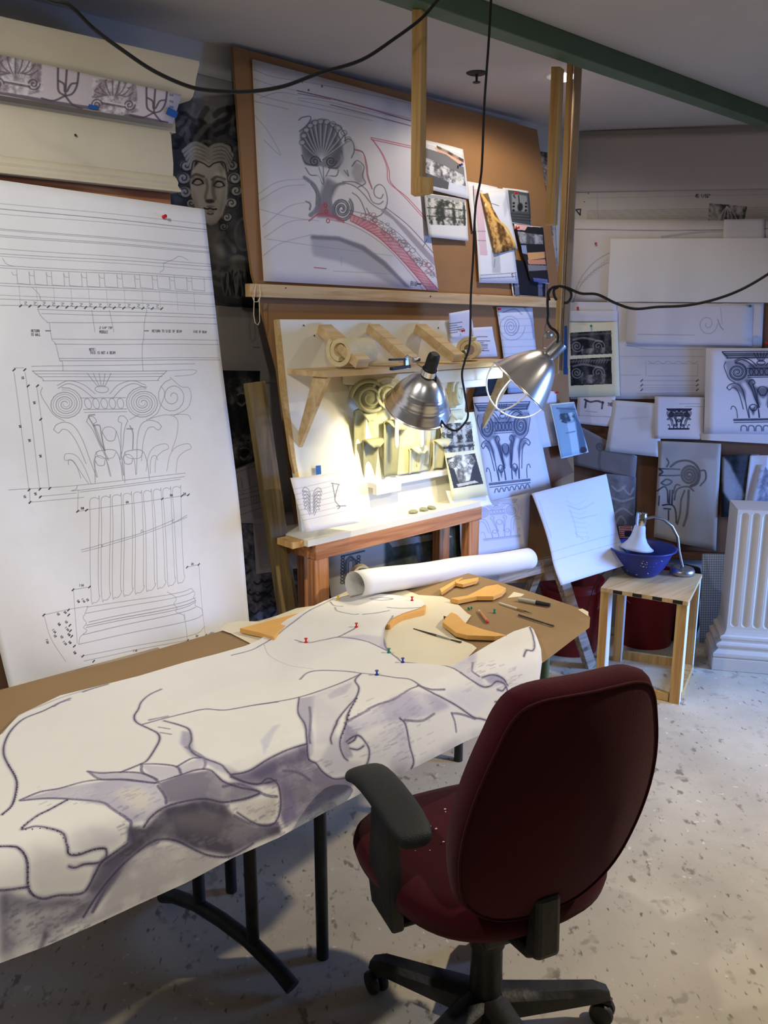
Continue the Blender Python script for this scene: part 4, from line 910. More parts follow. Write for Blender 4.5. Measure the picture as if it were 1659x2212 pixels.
# ---------------------------------------------------------------- capital motif in unit coordinates
def cap(cv, q, w=1., c=(90, 88, 92), a=.6, shade=0., g=0., base=True, spir=2.6):
    q = [np.array(p, float) for p in q]
    def T(u, v): return tuple((1-v)*((1-u)*q[0]+u*q[1])+v*((1-u)*q[3]+u*q[2]))
    def L(P, k=1., aa=1., **kw): cv.line([T(*p) for p in P], w*k, c, a*aa, g=g, **kw)
    sx = np.hypot(*(q[1]-q[0])); sy = np.hypot(*(q[3]-q[0]))
    def arc(cx, cy, rx, ry, a0, a1, k=1., aa=1., **kw): L([(cx+rx*math.cos(math.radians(a0+(a1-a0)*i/10)), cy+ry*math.sin(math.radians(a0+(a1-a0)*i/10))) for i in range(11)], k, aa, **kw)
    if shade:
        F_ = lambda P, al, bl=.02, cc=c: cv.fill([T(*p) for p in P], cc, al*shade, bl*sx, g=.3)
        F_([(.0, .02), (1, .02), (.96, .10), (.04, .10)], .55, .012)
        for s_ in (0, 1):
            m = lambda u: u if s_ == 0 else 1-u
            F_([(m(.02), .12), (m(.30), .10), (m(.36), .24), (m(.33), .40), (m(.16), .46), (m(.03), .36)], .45, .03)
            F_([(m(.26), .40), (m(.37), .38), (m(.44), .66), (m(.46), .76), (m(.40), .74), (m(.34), .56)], .65, .02)
            F_([(m(.05), .46), (m(.2), .44), (m(.26), .56), (m(.24), .70), (m(.19), .58), (m(.10), .52)], .6, .022)
            F_([(m(.28), .74), (m(.33), .80), (m(.40), .74), (m(.34), .90)], .8, .014)
            F_([(m(.10), .14), (m(.30), .13), (m(.37), .25), (m(.30), .22)], .3, .02, (240, 240, 245))
        F_([(.33, .17), (.67, .17), (.66, .34), (.34, .34)], .6, .02); F_([(.38, .5), (.62, .5), (.56, .62), (.5, .66), (.44, .62)], .6, .02)
        for s_ in (.17, .83): cv.blob(*T(s_, .28), sx*.085, sy*.085, (205, 208, 216), .55*shade, .02*sx)
    for v, k in ((0, 1.2), (.025, .7), (.05, .8), (.085, .9)): L([(0+v*.6, v), (1-v*.6, v)], k, sm=False)
    L([(0, 0), (.02, .03), (.05, .06), (.06, .085)]); L([(1, 0), (.98, .03), (.95, .06), (.94, .085)])
    for i in range(-2, 3): L([(.5+i*.012, .14), (.5+i*.03, .08), (.5+i*.045, .02)], .9)
    arc(.5, .16, .055, .03, 0, 360, .9)
    for s_ in (0, 1):
        m = lambda u: u if s_ == 0 else 1-u
        cx, cy = T(m(.17), .285); cv.spiral(cx, cy, sx*.135, spir, w*1.2, c, a, dirn=1 if s_ == 0 else -1, a0=-math.pi/2-.2 if s_ == 0 else -math.pi/2+.2, sy=sy/sx*.98, g=g)
        cv.spiral(cx, cy, sx*.118, spir-.4, w*.7, c, a*.8, dirn=1 if s_ == 0 else -1, a0=-math.pi/2-.2 if s_ == 0 else -math.pi/2+.2, sy=sy/sx*.98, g=g)
        L([(m(.15), .15), (m(.24), .11), (m(.33), .15), (m(.42), .24)], 1.1); L([(m(.15), .125), (m(.25), .085), (m(.36), .12), (m(.44), .2)], .9)
        L([(m(.03), .14), (m(.0), .2), (m(.02), .3), (m(.05), .38), (m(.12), .43)], .8)
        L([(m(.31), .44), (m(.34), .40), (m(.38), .40), (m(.40), .44), (m(.37), .46)], 1.); L([(m(.37), .46), (m(.39), .55), (m(.41), .68), (m(.44), .78)], 1.1); L([(m(.31), .44), (m(.35), .52), (m(.385), .66), (m(.43), .78)], 1.1)
        L([(m(.0), .5), (m(.04), .46), (m(.12), .44), (m(.19), .48), (m(.23), .60), (m(.25), .78), (m(.27), .92)], 1.); L([(m(.0), .5), (m(.03), .53), (m(.08), .5), (m(.13), .52), (m(.17), .62), (m(.2), .8)], .9)
        L([(m(.28), .92), (m(.28), .80), (m(.32), .745), (m(.38), .745), (m(.42), .80), (m(.43), .92)], 1.); L([(m(.30), .78), (m(.32), .82), (m(.38), .82), (m(.40), .78)], 1.1)
        L([(m(.02), .80), (m(.04), .76), (m(.08), .77), (m(.10), .83), (m(.10), .92)], .8)
    L([(.31, .235), (.69, .235)], .9); L([(.31, .335), (.69, .335)], 1.); L([(.31, .36), (.69, .36)], .7)
    for u in (.36, .43, .5, .57, .64): arc(u, .285, .028, .045, 0, 360, .9)
    arc(.5, .335, .0, .0, 0, 1, .1)
    L([(.42, .92), (.415, .64), (.44, .52), (.5, .49), (.56, .52), (.585, .64), (.58, .92)], .8); L([(.43, .53), (.46, .60), (.5, .615), (.54, .60), (.57, .53)], 1.2)
    if base:
        for v, k in ((.94, 1.), (.955, 1.5), (.985, .8)): L([(.04, v), (.96, v)], k, sm=False)
# ================================================================ the great drawing lying over the tables
PS = TableSurf(TZ+.012, r=.07)
aK = PS.sa(1150, 1494)
hem = [PS.sa(*p) for p in [(1160, 1494), (1110, 1556), (1060, 1580), (1000, 1604), (900, 1652), (800, 1705), (700, 1760), (600, 1810), (500, 1850), (400, 1905), (300, 1955), (200, 2005), (100, 2048), (0, 2082), (-150, 2150)]]
top = [PS.sa(*p) for p in [(-150, 1700), (-60, 1640), (0, 1588), (40, 1545), (130, 1502), (220, 1480), (300, 1460), (400, 1430), (470, 1412), (530, 1395), (560, 1382), (590, 1366), (620, 1346), (660, 1325), (700, 1306), (722, 1297), (760, 1291), (815, 1290), (870, 1294), (912, 1304), (918, 1314), (905, 1322), (870, 1333), (845, 1345), (832, 1362), (829, 1380), (835, 1398), (850, 1414), (875, 1430), (925, 1434), (972, 1439), (1010, 1420), (1060, 1392), (1110, 1372), (1144, 1361), (1152, 1368)]]
hc = PS.sa(800, 1320)
def paper_lift(s_, a):
    p = KS; z = 0
    ds, da = s_-hc[0], a-hc[1]
    return UP*(.006*math.sin(s_*9+a*5)**2*max(0, min(1, (a-1.7)*4))+.0)
outline = top+hem
nk0, nk1 = PS.sa(775, 1392), PS.sa(785, 1362)
def head_lift(s_, a):      # the head lies on a foam core
    d = (nk1[0]-nk0[0], nk1[1]-nk0[1]); L2 = d[0]**2+d[1]**2; t = ((s_-nk0[0])*d[0]+(a-nk0[1])*d[1])/L2; t = max(0, min(1, t))
    return .012*t*t*(3-2*t)
mb, sav = cut_sheet(PS, outline, .035, lambda s_, a: UP*head_lift(s_, a)+(TN*-.006*math.sin(s_*11+1.3*math.sin(a*9)) if a > PS.L[3] else Vector((0, 0, 0))))
s0, s1 = min(p[0] for p in outline), max(p[0] for p in outline); a0, a1 = min(p[1] for p in outline), max(p[1] for p in outline)
KM = 900.
def dmap(P): return np.array([((q[0]-s0)*KM, (q[1]-a0)*KM) for q in (PS.sa(*p) for p in P)])
def draw_beast(cv):
    A = lambda pts: Z(0, 1240, 2.5717, pts); B = lambda pts: Z(500, 1240, 2.4397, pts)
    PU, DK, LV = (126, 120, 146), (66, 60, 80), (172, 168, 188)
    # soft shading
    f = cv.fill
    f(A([(110, 1255), (330, 1190), (640, 1140), (860, 1160), (915, 1265), (830, 1340), (720, 1380), (620, 1300), (400, 1250)]), LV, .75, 4, .35)
    f(A([(620, 1210), (760, 1180), (840, 1240), (800, 1320), (720, 1300)]), (214, 208, 196), .8, 10)
    f(A([(485, 1095), (660, 1102), (780, 1105), (870, 1140), (870, 1160), (560, 1140)]), LV, .7, 3, .3)
    f(A([(785, 1060), (980, 1072), (1110, 1022), (1140, 1060), (1080, 1090), (860, 1150)]), (176, 170, 190), .55, 3, .4)
    f(A([(875, 1165), (1000, 1115), (1160, 1090), (1240, 1150), (1330, 1185), (1450, 1215), (1240, 1265), (1130, 1245), (915, 1265)]), (112, 106, 126), .85, 4, .35)
    f(A([(700, 1390), (800, 1400), (900, 1290), (1130, 1245), (1240, 1265), (1300, 1340), (1420, 1400), (1560, 1390), (1560, 1440), (1400, 1490), (1260, 1555), (1080, 1520), (900, 1462), (740, 1550), (560, 1760), (480, 1770), (560, 1600), (700, 1490)]), (76, 72, 88), .97, 5, .35)
    f(A([(940, 1320), (1200, 1290), (1300, 1400), (1200, 1440), (960, 1400)]), (134, 128, 126), .5, 14, .5)
    f(A([(0, 1765), (190, 1800), (330, 1795), (480, 1775), (560, 1640), (650, 1560), (740, 1600), (560, 1800), (470, 1915), (330, 1990), (0, 2130)]), (104, 100, 116), .85, 8, .5, 4)
    f(A([(0, 1790), (230, 1830), (420, 1800), (400, 1840), (180, 1880), (0, 1900)]), (70, 66, 84), .6, 8, .6, 6)
    f(A([(680, 1600), (830, 1490), (1000, 1500), (1240, 1580), (1000, 1690), (700, 1800), (560, 1880)]), (164, 160, 164), .7, 7, .5, 2)
    f(A([(210, 2110), (250, 1990), (280, 2000), (240, 2090)]), (60, 56, 70), .7, 4, .5)
    f(A([(1010, 870), (1060, 880), (1080, 990), (1230, 1060), (1300, 1130), (1200, 1090), (1060, 1010), (1000, 940)]), (150, 146, 172), .7, 5, .3)
    f(A([(1240, 1060), (1320, 1140), (1543, 1060), (1543, 1180), (1400, 1170)]), (92, 86, 110), .8, 6, .4)
    f(A([(380, 1440), (500, 1390), (560, 1400), (690, 1440), (620, 1520), (430, 1530)]), (190, 186, 192), .5, 10, .5)
    f(A([(180, 1500), (360, 1560), (400, 1650), (520, 1650), (470, 1760), (250, 1800), (180, 1740)]), (196, 192, 190), .6, 12, .3)
    f(B([(0, 1065), (100, 1042), (200, 985), (400, 895), (412, 978), (480, 1040), (540, 1082), (650, 1055), (715, 990), (720, 1040), (600, 1160), (420, 1270), (280, 1330), (255, 1250), (265, 1180), (250, 1110), (200, 1082), (60, 1100)]), (122, 116, 138), .9, 5, .4, 3)
    f(B([(100, 1060), (300, 950), (400, 920), (410, 985), (300, 1010), (160, 1080)]), (98, 92, 116), .75, 5, .4, 3)
    f(B([(270, 1090), (330, 1150), (350, 1290), (270, 1310), (280, 1180)]), (110, 102, 140), .6, 7, .5)
    f(B([(0, 1080), (120, 1100), (150, 1150), (80, 1190), (0, 1195)]), (110, 106, 120), .6, 6, .4)
    f(B([(0, 1220), (60, 1200), (240, 1180), (250, 1250), (200, 1310), (120, 1300)]), (170, 164, 160), .6, 6, .5)
    f(B([(0, 1260), (100, 1320), (230, 1330), (120, 1400), (0, 1440)]), (120, 116, 130), .7, 6, .5)
    f(B([(600, 780), (760, 695), (930, 612), (1080, 640), (1160, 700), (1050, 740), (900, 760), (760, 790), (640, 850), (590, 870)]), (172, 168, 192), .75, 6, .5)
    f(B([(720, 860), (900, 770), (930, 900), (950, 1020), (700, 1090)]), (196, 194, 206), .7, 12, .6)
    f(B([(360, 655), (440, 640), (420, 800), (430, 960), (405, 960), (390, 840), (350, 740)]), (150, 146, 170), .6, 4, .4)
    f(B([(420, 640), (640, 560), (660, 640), (540, 800), (520, 890), (440, 900)]), (206, 203, 208), .7, 8, .5)
    f(B([(540, 830), (580, 900), (600, 980), (700, 990), (650, 1040), (540, 1070), (460, 1000)]), (186, 183, 196), .6, 6, .5)
    f(B([(590, 780), (570, 900), (600, 970), (640, 960), (610, 890), (660, 840)]), (130, 126, 150), .6, 4, .4)
    f(B([(505, 640), (560, 600), (640, 570), (600, 630), (520, 660)]), (170, 166, 186), .6, 4, .4)
    f(B([(150, 880), (220, 800), (260, 790), (220, 840), (180, 960)]), (196, 198, 210), .7, 4, .2)
    f(B([(1150, 490), (1290, 410), (1280, 520), (1330, 560), (1320, 600), (1220, 530)]), (180, 176, 200), .7, 6, .5)
    f(B([(1330, 545), (1400, 525), (1450, 560), (1440, 580), (1360, 575)]), (140, 134, 166), .6, 3, .3)
    f(B([(780, 385), (830, 410), (870, 440), (820, 300), (800, 300)]), (180, 176, 196), .7, 4, .3)
    f(B([(560, 340), (720, 355), (830, 405), (800, 340), (690, 330)]), (196, 193, 208), .7, 5, .3)
    f(B([(1130, 620), (1280, 600), (1380, 640), (1300, 740), (1150, 660)]), (210, 210, 222), .6, 10, .4)
    cv.blob(*B([(520, 1230)])[0], 18, 14, (160, 156, 150), .6, 1.5)
    f(A([(560, 1880), (700, 1790), (1000, 1690), (1260, 1570), (1543, 1450), (1543, 1540), (1200, 1720), (700, 1960), (300, 2110), (0, 2230), (0, 2110), (330, 2000)]), (132, 128, 136), .55, 8, .55, 7, 3)
    f(B([(300, 1320), (500, 1200), (640, 1120), (760, 1060), (950, 990), (1200, 850), (1400, 790), (1380, 840), (1000, 1020), (640, 1200), (300, 1370)]), (160, 158, 170), .45, 10, .5, 5, 3)
    f(A([(300, 1990), (480, 1920), (560, 1790), (640, 1660), (690, 1610), (620, 1740), (520, 1900)]), (88, 82, 100), .6, 4, .5)
    f(A([(960, 1330), (1060, 1260), (1230, 1290), (1250, 1340), (1130, 1300)]), (70, 66, 82), .5, 5, .5)
    f(A([(830, 1380), (900, 1300), (1000, 1270), (900, 1400), (800, 1470), (700, 1530)]), (64, 60, 76), .5, 6, .5)
    f(A([(380, 1600), (520, 1620), (500, 1700), (420, 1780), (560, 1640), (620, 1560), (560, 1560), (545, 1605)]), (92, 88, 100), .5, 4, .4)
    # lines
    def ln(P, w=5, c=PU, a=.85, g=.55, soft=2.2): cv.line(P, w, c, a, soft, g)
    def dl(P, w=2.6): cv.line(P, w*2.0, PU, .42, 3, .5); cv.line(P, w*.8, DK, .85, 1.1, .45)
    dl(A([(390, 690), (330, 715), (240, 760), (130, 805), (60, 870), (25, 940), (20, 1000), (45, 1060), (80, 1120), (92, 1170), (80, 1240), (60, 1290), (10, 1335)]))
    ln(A([(600, 612), (440, 655), (330, 690), (230, 730), (130, 770), (60, 820), (10, 885)]), 3, (150, 146, 160), .6)
    ln(A([(300, 735), (330, 715), (385, 700)]), 4); ln(A([(460, 655), (520, 635), (600, 612)]), 2.5, (90, 86, 100))
    dl(A([(895, 640), (830, 670), (785, 710), (768, 750), (745, 790), (760, 825), (830, 860), (875, 885), (885, 920), (860, 970), (820, 1030), (780, 1055), (670, 1100)]))
    dl(A([(790, 835), (900, 805), (1040, 770), (1140, 750), (1250, 755), (1400, 730), (1543, 710)])+B([(120, 690), (250, 670), (350, 650), (450, 620), (560, 580), (630, 550), (680, 525)]), 1.8)
    ln(A([(830, 810), (930, 790)]), 5); ln(A([(880, 850), (940, 860)]), 2); ln(A([(890, 880), (950, 890)]), 2)
    dl(A([(910, 815), (1000, 840), (1050, 865), (1062, 920), (1050, 960), (1080, 1000), (1150, 1030), (1230, 1060), (1290, 1120), (1390, 1165), (1480, 1165), (1543, 1150)]), 3)
    ln(A([(1030, 960), (1120, 1010), (1140, 1050), (1130, 1080)]), 3.5)
    for P in ([(485, 1095), (560, 1105), (660, 1100), (780, 1105), (870, 1140)], [(490, 1097), (560, 1140), (700, 1140), (860, 1160)], [(110, 1255), (220, 1210), (330, 1190), (480, 1150), (640, 1140), (800, 1155), (880, 1160)], [(115, 1258), (260, 1245), (400, 1250), (560, 1265), (620, 1300), (700, 1350), (720, 1380), (705, 1480)],
              [(875, 1175), (910, 1230), (915, 1265)], [(785, 1060), (790, 1100), (850, 1130), (875, 1150)], [(780, 1055), (880, 1055), (980, 1070), (1005, 1110)], [(980, 1070), (1060, 1025), (1110, 1020)], [(1300, 1340), (1380, 1380), (1470, 1395), (1543, 1385)], [(520, 1880), (600, 1720), (680, 1600)], [(1240, 1180), (1340, 1170), (1480, 1230), (1543, 1240)]): ln(A(P), 3, (86, 80, 108))
    for P in ([(370, 1255), (270, 1310), (200, 1345), (120, 1415), (200, 1400), (290, 1415), (350, 1440), (370, 1500), (385, 1555), (440, 1555), (520, 1525), (580, 1520), (585, 1570), (545, 1600), (470, 1610), (420, 1630), (385, 1625)],
              [(0, 1510), (80, 1515), (130, 1550), (155, 1610), (160, 1740), (190, 1790), (250, 1810), (330, 1790), (420, 1785), (480, 1760), (530, 1660), (560, 1600), (620, 1550), (700, 1490)], [(0, 1765), (60, 1760), (160, 1745)],
              [(860, 1160), (1000, 1115), (1100, 1085), (1170, 1090), (1240, 1150), (1330, 1185), (1450, 1215), (1350, 1250), (1240, 1265), (1130, 1245), (1000, 1260), (900, 1290), (830, 1340), (790, 1395)],
              [(470, 1910), (560, 1760), (650, 1640), (740, 1550), (830, 1480), (900, 1462), (980, 1475), (1080, 1525), (1160, 1555), (1260, 1560), (1350, 1520), (1400, 1490)]): dl(A(P), 3)
    for P in ([(360, 555), (400, 520), (470, 508), (600, 512), (680, 522), (760, 530), (860, 545), (940, 555), (1000, 590), (1060, 610), (1130, 610)], [(590, 780), (640, 750), (760, 690), (850, 660), (930, 610), (980, 590)], [(410, 700), (415, 760), (410, 850), (415, 890)], [(1165, 735), (1180, 780), (1185, 830)], [(1165, 735), (1215, 740), (1290, 765)],
              [(905, 765), (1000, 770), (1070, 735)], [(1270, 465), (1270, 510), (1310, 540)], [(820, 400), (870, 440), (910, 465), (1040, 468), (1150, 490), (1210, 520)], [(280, 1040), (360, 1050), (420, 1090)], [(700, 1280), (720, 1290)]): ln(B(P), 3, (100, 95, 118))
    for P in ([(1210, 520), (1270, 560), (1330, 595), (1370, 590), (1400, 565), (1440, 580), (1455, 620), (1450, 670), (1440, 720), (1410, 760), (1370, 775), (1320, 765), (1280, 755), (1200, 700), (1120, 655), (1050, 620), (980, 585)],
              [(355, 650), (350, 730), (385, 790), (395, 850), (400, 890), (410, 975), (450, 1000), (480, 1040), (540, 1080), (600, 1075), (650, 1050), (690, 1030), (715, 980), (718, 920), (690, 870), (660, 845), (630, 855), (600, 880)],
              [(680, 525), (650, 560), (670, 600), (655, 650), (620, 690), (570, 750), (540, 800), (520, 860), (525, 890)], [(655, 655), (610, 740), (590, 800), (570, 860), (570, 910), (590, 960), (610, 980)], [(0, 1060), (100, 1040), (200, 980), (300, 930), (400, 895)],
              [(0, 1070), (80, 1100), (150, 1110), (200, 1080), (250, 1110), (265, 1180), (260, 1250), (230, 1310), (170, 1325), (100, 1300), (30, 1255)], [(0, 1195), (80, 1185), (150, 1160)], [(880, 755), (910, 790), (930, 900), (950, 980), (935, 1030)],
              [(1325, 545), (1380, 530), (1430, 550), (1455, 585)], [(610, 890), (640, 870), (650, 850)], [(620, 915), (660, 920), (690, 900)], [(1405, 610), (1430, 615), (1445, 595)], [(1395, 675), (1430, 670), (1445, 685)], [(1570, 300), (1590, 360), (1580, 400), (1545, 400), (1530, 430)], [(1480, 605), (1510, 590), (1530, 580), (1570, 592)]): dl(B(P), 2.4)
    for P in ([(730, 150), (790, 143), (850, 150), (790, 157), (740, 153)], [(820, 195), (900, 200), (1000, 195), (1025, 185)], [(545, 195), (560, 215), (640, 232), (668, 230)], [(690, 232), (760, 225), (830, 212)], [(520, 165), (540, 185), (585, 190)], [(540, 150), (640, 128), (760, 122), (880, 130), (990, 148), (1022, 165)],
              [(335, 350), (400, 362), (480, 350), (560, 340), (640, 345), (720, 360), (780, 385), (830, 410)], [(560, 340), (640, 310), (660, 295)], [(0, 428), (100, 402), (160, 372), (300, 292), (400, 218), (480, 178), (540, 148)], [(850, 240), (815, 300), (806, 370), (830, 408)]): ln(B(P), 2.6, (112, 106, 132))
    cv.line(B([(170, 370), (200, 430), (300, 480), (430, 500)]), .8, (150, 148, 150), .6)
    rs_ = random.Random(2)
    for (x0, y0, x1, y1, n_, c_) in ((250, 1740, 620, 1830, 120, (92, 86, 104)), (0, 1950, 190, 2050, 90, (84, 80, 98)), (560, 1640, 720, 1790, 110, (110, 104, 124)), (740, 1500, 930, 1640, 110, (150, 146, 168)), (250, 1800, 560, 1860, 70, (130, 126, 138)), (1000, 1430, 1120, 1500, 50, (140, 134, 158)), (60, 1700, 330, 1740, 60, (140, 134, 156))):
        for i in range(n_):
            x, y = rs_.uniform(x0, x1), rs_.uniform(y0, y1); l = rs_.uniform(5, 16); cv.line([(x, y), (x+l, y-l*.45)], rs_.uniform(1, 3), c_, rs_.uniform(.12, .4), 1.2, .5, sm=False)
    for P in (A([(45, 1060), (80, 1120), (92, 1170), (80, 1240), (60, 1290), (10, 1335)]), A([(0, 1510), (80, 1515), (130, 1550), (155, 1610), (160, 1740), (190, 1790)]), A([(370, 1255), (200, 1345), (120, 1415), (290, 1415), (370, 1500), (385, 1555), (520, 1525), (580, 1520)]), B([(655, 655), (610, 740), (570, 860)])):
        C_ = catmull(P, 5)
        for p in C_: cv.blob(p[0]+rs_.uniform(-.5, .5)+1.5, p[1], 1.5, 1.3, (36, 32, 44), .9, .4)
cv = Cv(dmap, (s1-s0)*KM, (a1-a0)*KM, 1.0, (232, 230, 223), .012)
draw_beast(cv)
bd = obj('winged_beast_drawing', mb, image_material('winged_beast_drawing', cv), smooth='all', uv=[((s_-s0)/(s1-s0), 1-(a-a0)/(a1-a0)) for s_, a in sav])
tag(bd, 'huge cut out charcoal drawing of a crouching winged beast draped over the table front', 'drawing')
# tracing paper, foam pieces
TS = TableSurf(TZ+.0055)
tr = [TS.sa(*p) for p in [(475, 1362), (490, 1347), (520, 1342), (560, 1343), (600, 1331), (640, 1314), (690, 1308), (720, 1292), (760, 1272), (782, 1262), (845, 1262), (870, 1272), (905, 1286), (955, 1290), (985, 1302), (1010, 1326), (1018, 1330), (1006, 1348), (985, 1340), (958, 1332), (962, 1360), (985, 1380), (1020, 1394), (1030, 1402), (985, 1446), (880, 1446), (700, 1420), (560, 1400), (500, 1370)]]
mb, _ = cut_sheet(TS, tr, .03, lambda s_, a: UP*(.0015+.0015*math.sin(s_*31+a*17)))
tag(obj('tracing_paper', mb, M['tracing'], smooth='all'), 'wrinkled cream tracing paper under the head of the beast drawing', 'paper')
def foam_piece(px, label, t=.014, z=TZ+.009):
    P = [zp(z+t).on(*p) for p in px]; P = [Vector((p.x, p.y, z)) for p in P]
    return tag(obj('foam_cutout', MB().slab(P, UP*t), M['foamboard'], bevel=.0008), label, 'foam offcut', 'orange foam offcuts')
foam_piece([(518, 1357), (560, 1346), (620, 1330), (690, 1314), (660, 1330), (625, 1346), (600, 1366), (592, 1376), (560, 1366)], 'orange foam offcut left of the beast head, long pointed wedge')
foam_piece([(956, 1344), (962, 1334), (975, 1322), (988, 1328), (1006, 1346), (1040, 1358), (1095, 1372), (1068, 1374), (1010, 1372), (985, 1366)], 'orange curved foam offcut with thick near edge, touching the tracing paper')
foam_piece([(972, 1292), (1010, 1286), (1050, 1266), (1075, 1262), (1093, 1270), (1084, 1280), (1066, 1288), (1030, 1288), (990, 1296)], 'flat orange foam offcut lying behind the loose push pins')
foam_piece([(950, 1272), (985, 1252), (1000, 1247), (988, 1256), (954, 1279)], 'narrow orange foam strip leaning at the back edge of the table', .012)
foam_piece([(980, 1258), (1002, 1252), (1034, 1247), (1030, 1254), (1000, 1262)], 'small orange foam offcut at the back edge of the table', .012)
hp = [PS.sa(*p) for p in [(728, 1303), (770, 1294), (815, 1292), (870, 1296), (912, 1306), (920, 1316), (917, 1324), (900, 1329), (870, 1338), (852, 1348), (843, 1357), (800, 1350), (760, 1336), (735, 1318)]]
hf = obj('foam_cutout', MB().slab([PS.at(*q)-UP*.006 for q in hp], UP*.0165), M['foamboard']); tag(hf, 'thick orange foam core under the pinned head of the beast drawing', 'foam offcut', 'orange foam offcuts')
for (x, y, c, l) in ((730, 1303, 'y', 'yellow push pin at the back of the beast head'), (890, 1305, 'r', 'red push pin near the muzzle tip of the beast'), (770, 1363, 'r', 'red push pin in the middle of the beast neck'), (661, 1388, 'r', 'red push pin at the left end of the drawn ear'),
                     (840, 1410, 'g', 'green push pin under the neck edge'), (870, 1431, 'b', 'blue push pin on the upper foreleg edge'), (814, 1458, 'b', 'blue push pin on the drawn foreleg line')):
    push_pin(PS.at(*PS.sa(x, y))+UP*head_lift(*PS.sa(x, y)), (0, 0, 1), c, l, 1.15)
kz = zp(TZ+.004)
push_pin(kz.on(1012, 1318)+UP*.005, (.8, .5, .1), 'g', 'loose green push pin lying on its side on the kraft paper', 1.1)
push_pin(kz.on(1068, 1324), (0, 0, 1), 'g', 'loose green push pin with a white dab beside the pencil stub', 1.1)
def stick(p0, p1, r, segs, name, label, cat, lift=.004):
    a, b = kz.on(*p0)+UP*lift, kz.on(*p1)+UP*lift; t = thing(name, a, label, cat); d = b-a
    for nm, t0, t1, r0, r1, m in segs: obj(nm, MB().tube([a+d*t0, a+d*t1], [r0, r1], 12), m, t, smooth=True)
M['marker'] = mat('marker_grey', C8(176, 176, 164), .45); M['pencil'] = mat('pencil_wood', C8(196, 132, 80), .6); M['ferrule'] = mat('ferrule', C8(170, 140, 80), .35, .8)
M['brushdark'] = mat('brush_handle', C8(70, 66, 60), .5); M['ivory'] = mat('ivory_handle', C8(220, 212, 190), .5)
stick((1120, 1299), (1188, 1312), .006, [('barrel', 0, .58, .0062, .0066, M['marker']), ('cap', .56, 1, .0072, .0058, M['black'])], 'marker_pen', 'grey felt marker with black cap near the far corner of the kraft paper', 'marker', .0075)
stick((1079, 1305), (1150, 1328), .003, [('handle', 0, .55, .0028, .0032, M['ivory']), ('ferrule', .55, .76, .0034, .003, M['ferrule']), ('tip', .76, 1, .0022, .0004, M['brushdark'])], 'sculpting_tool', 'thin ivory handled tool with a brass ferrule left of the marker', 'tool')
stick((1120, 1331), (1196, 1355), .003, [('handle', 0, .7, .0032, .0026, M['brushdark']), ('tip', .7, 1, .002, .0032, M['brushdark'])], 'sculpting_tool', 'dark double ended modelling tool below the marker', 'tool')
stick((1034, 1321), (1054, 1348), .004, [('tip', 0, .15, .0015, .0036, M['ivory']), ('barrel', .15, .88, .004, .0044, M['pencil']), ('end', .88, 1, .0044, .003, M['red'])], 'pencil_stub', 'short orange pencil stub between the loose green pins', 'pencil', .005)
stick((893, 1361), (996, 1391), .003, [('handle', 0, .5, .0018, .0034, M['brushdark']), ('ferrule', .5, .8, .0034, .002, M['steel']), ('tip', .8, 1, .002, .004, M['brushdark'])], 'paint_brush', 'slim dark brush lying on the tracing paper by the neck', 'brush')
tc_ = kz.on(800, 1268)+TN*.05
tag(obj('tape_roll', MB().lathe([(.028, -.012), (.036, -.012), (.036, .012), (.028, .012), (.028, -.012)], tc_+UP*.032, (TN*.9+TU*.3), 32), M['masking'], smooth=True), 'roll of pale masking tape standing behind the beast head', 'tape')
# ================================================================ sheets: left wall
G = (206, 204, 202)
def lines(cv, L_, w=1., c=(120, 118, 122), a=.7, k=None, **kw):
    for P in L_: cv.line(P if k is None else Z(*k, P), w, c, a, .5, sm=kw.get('sm', False))
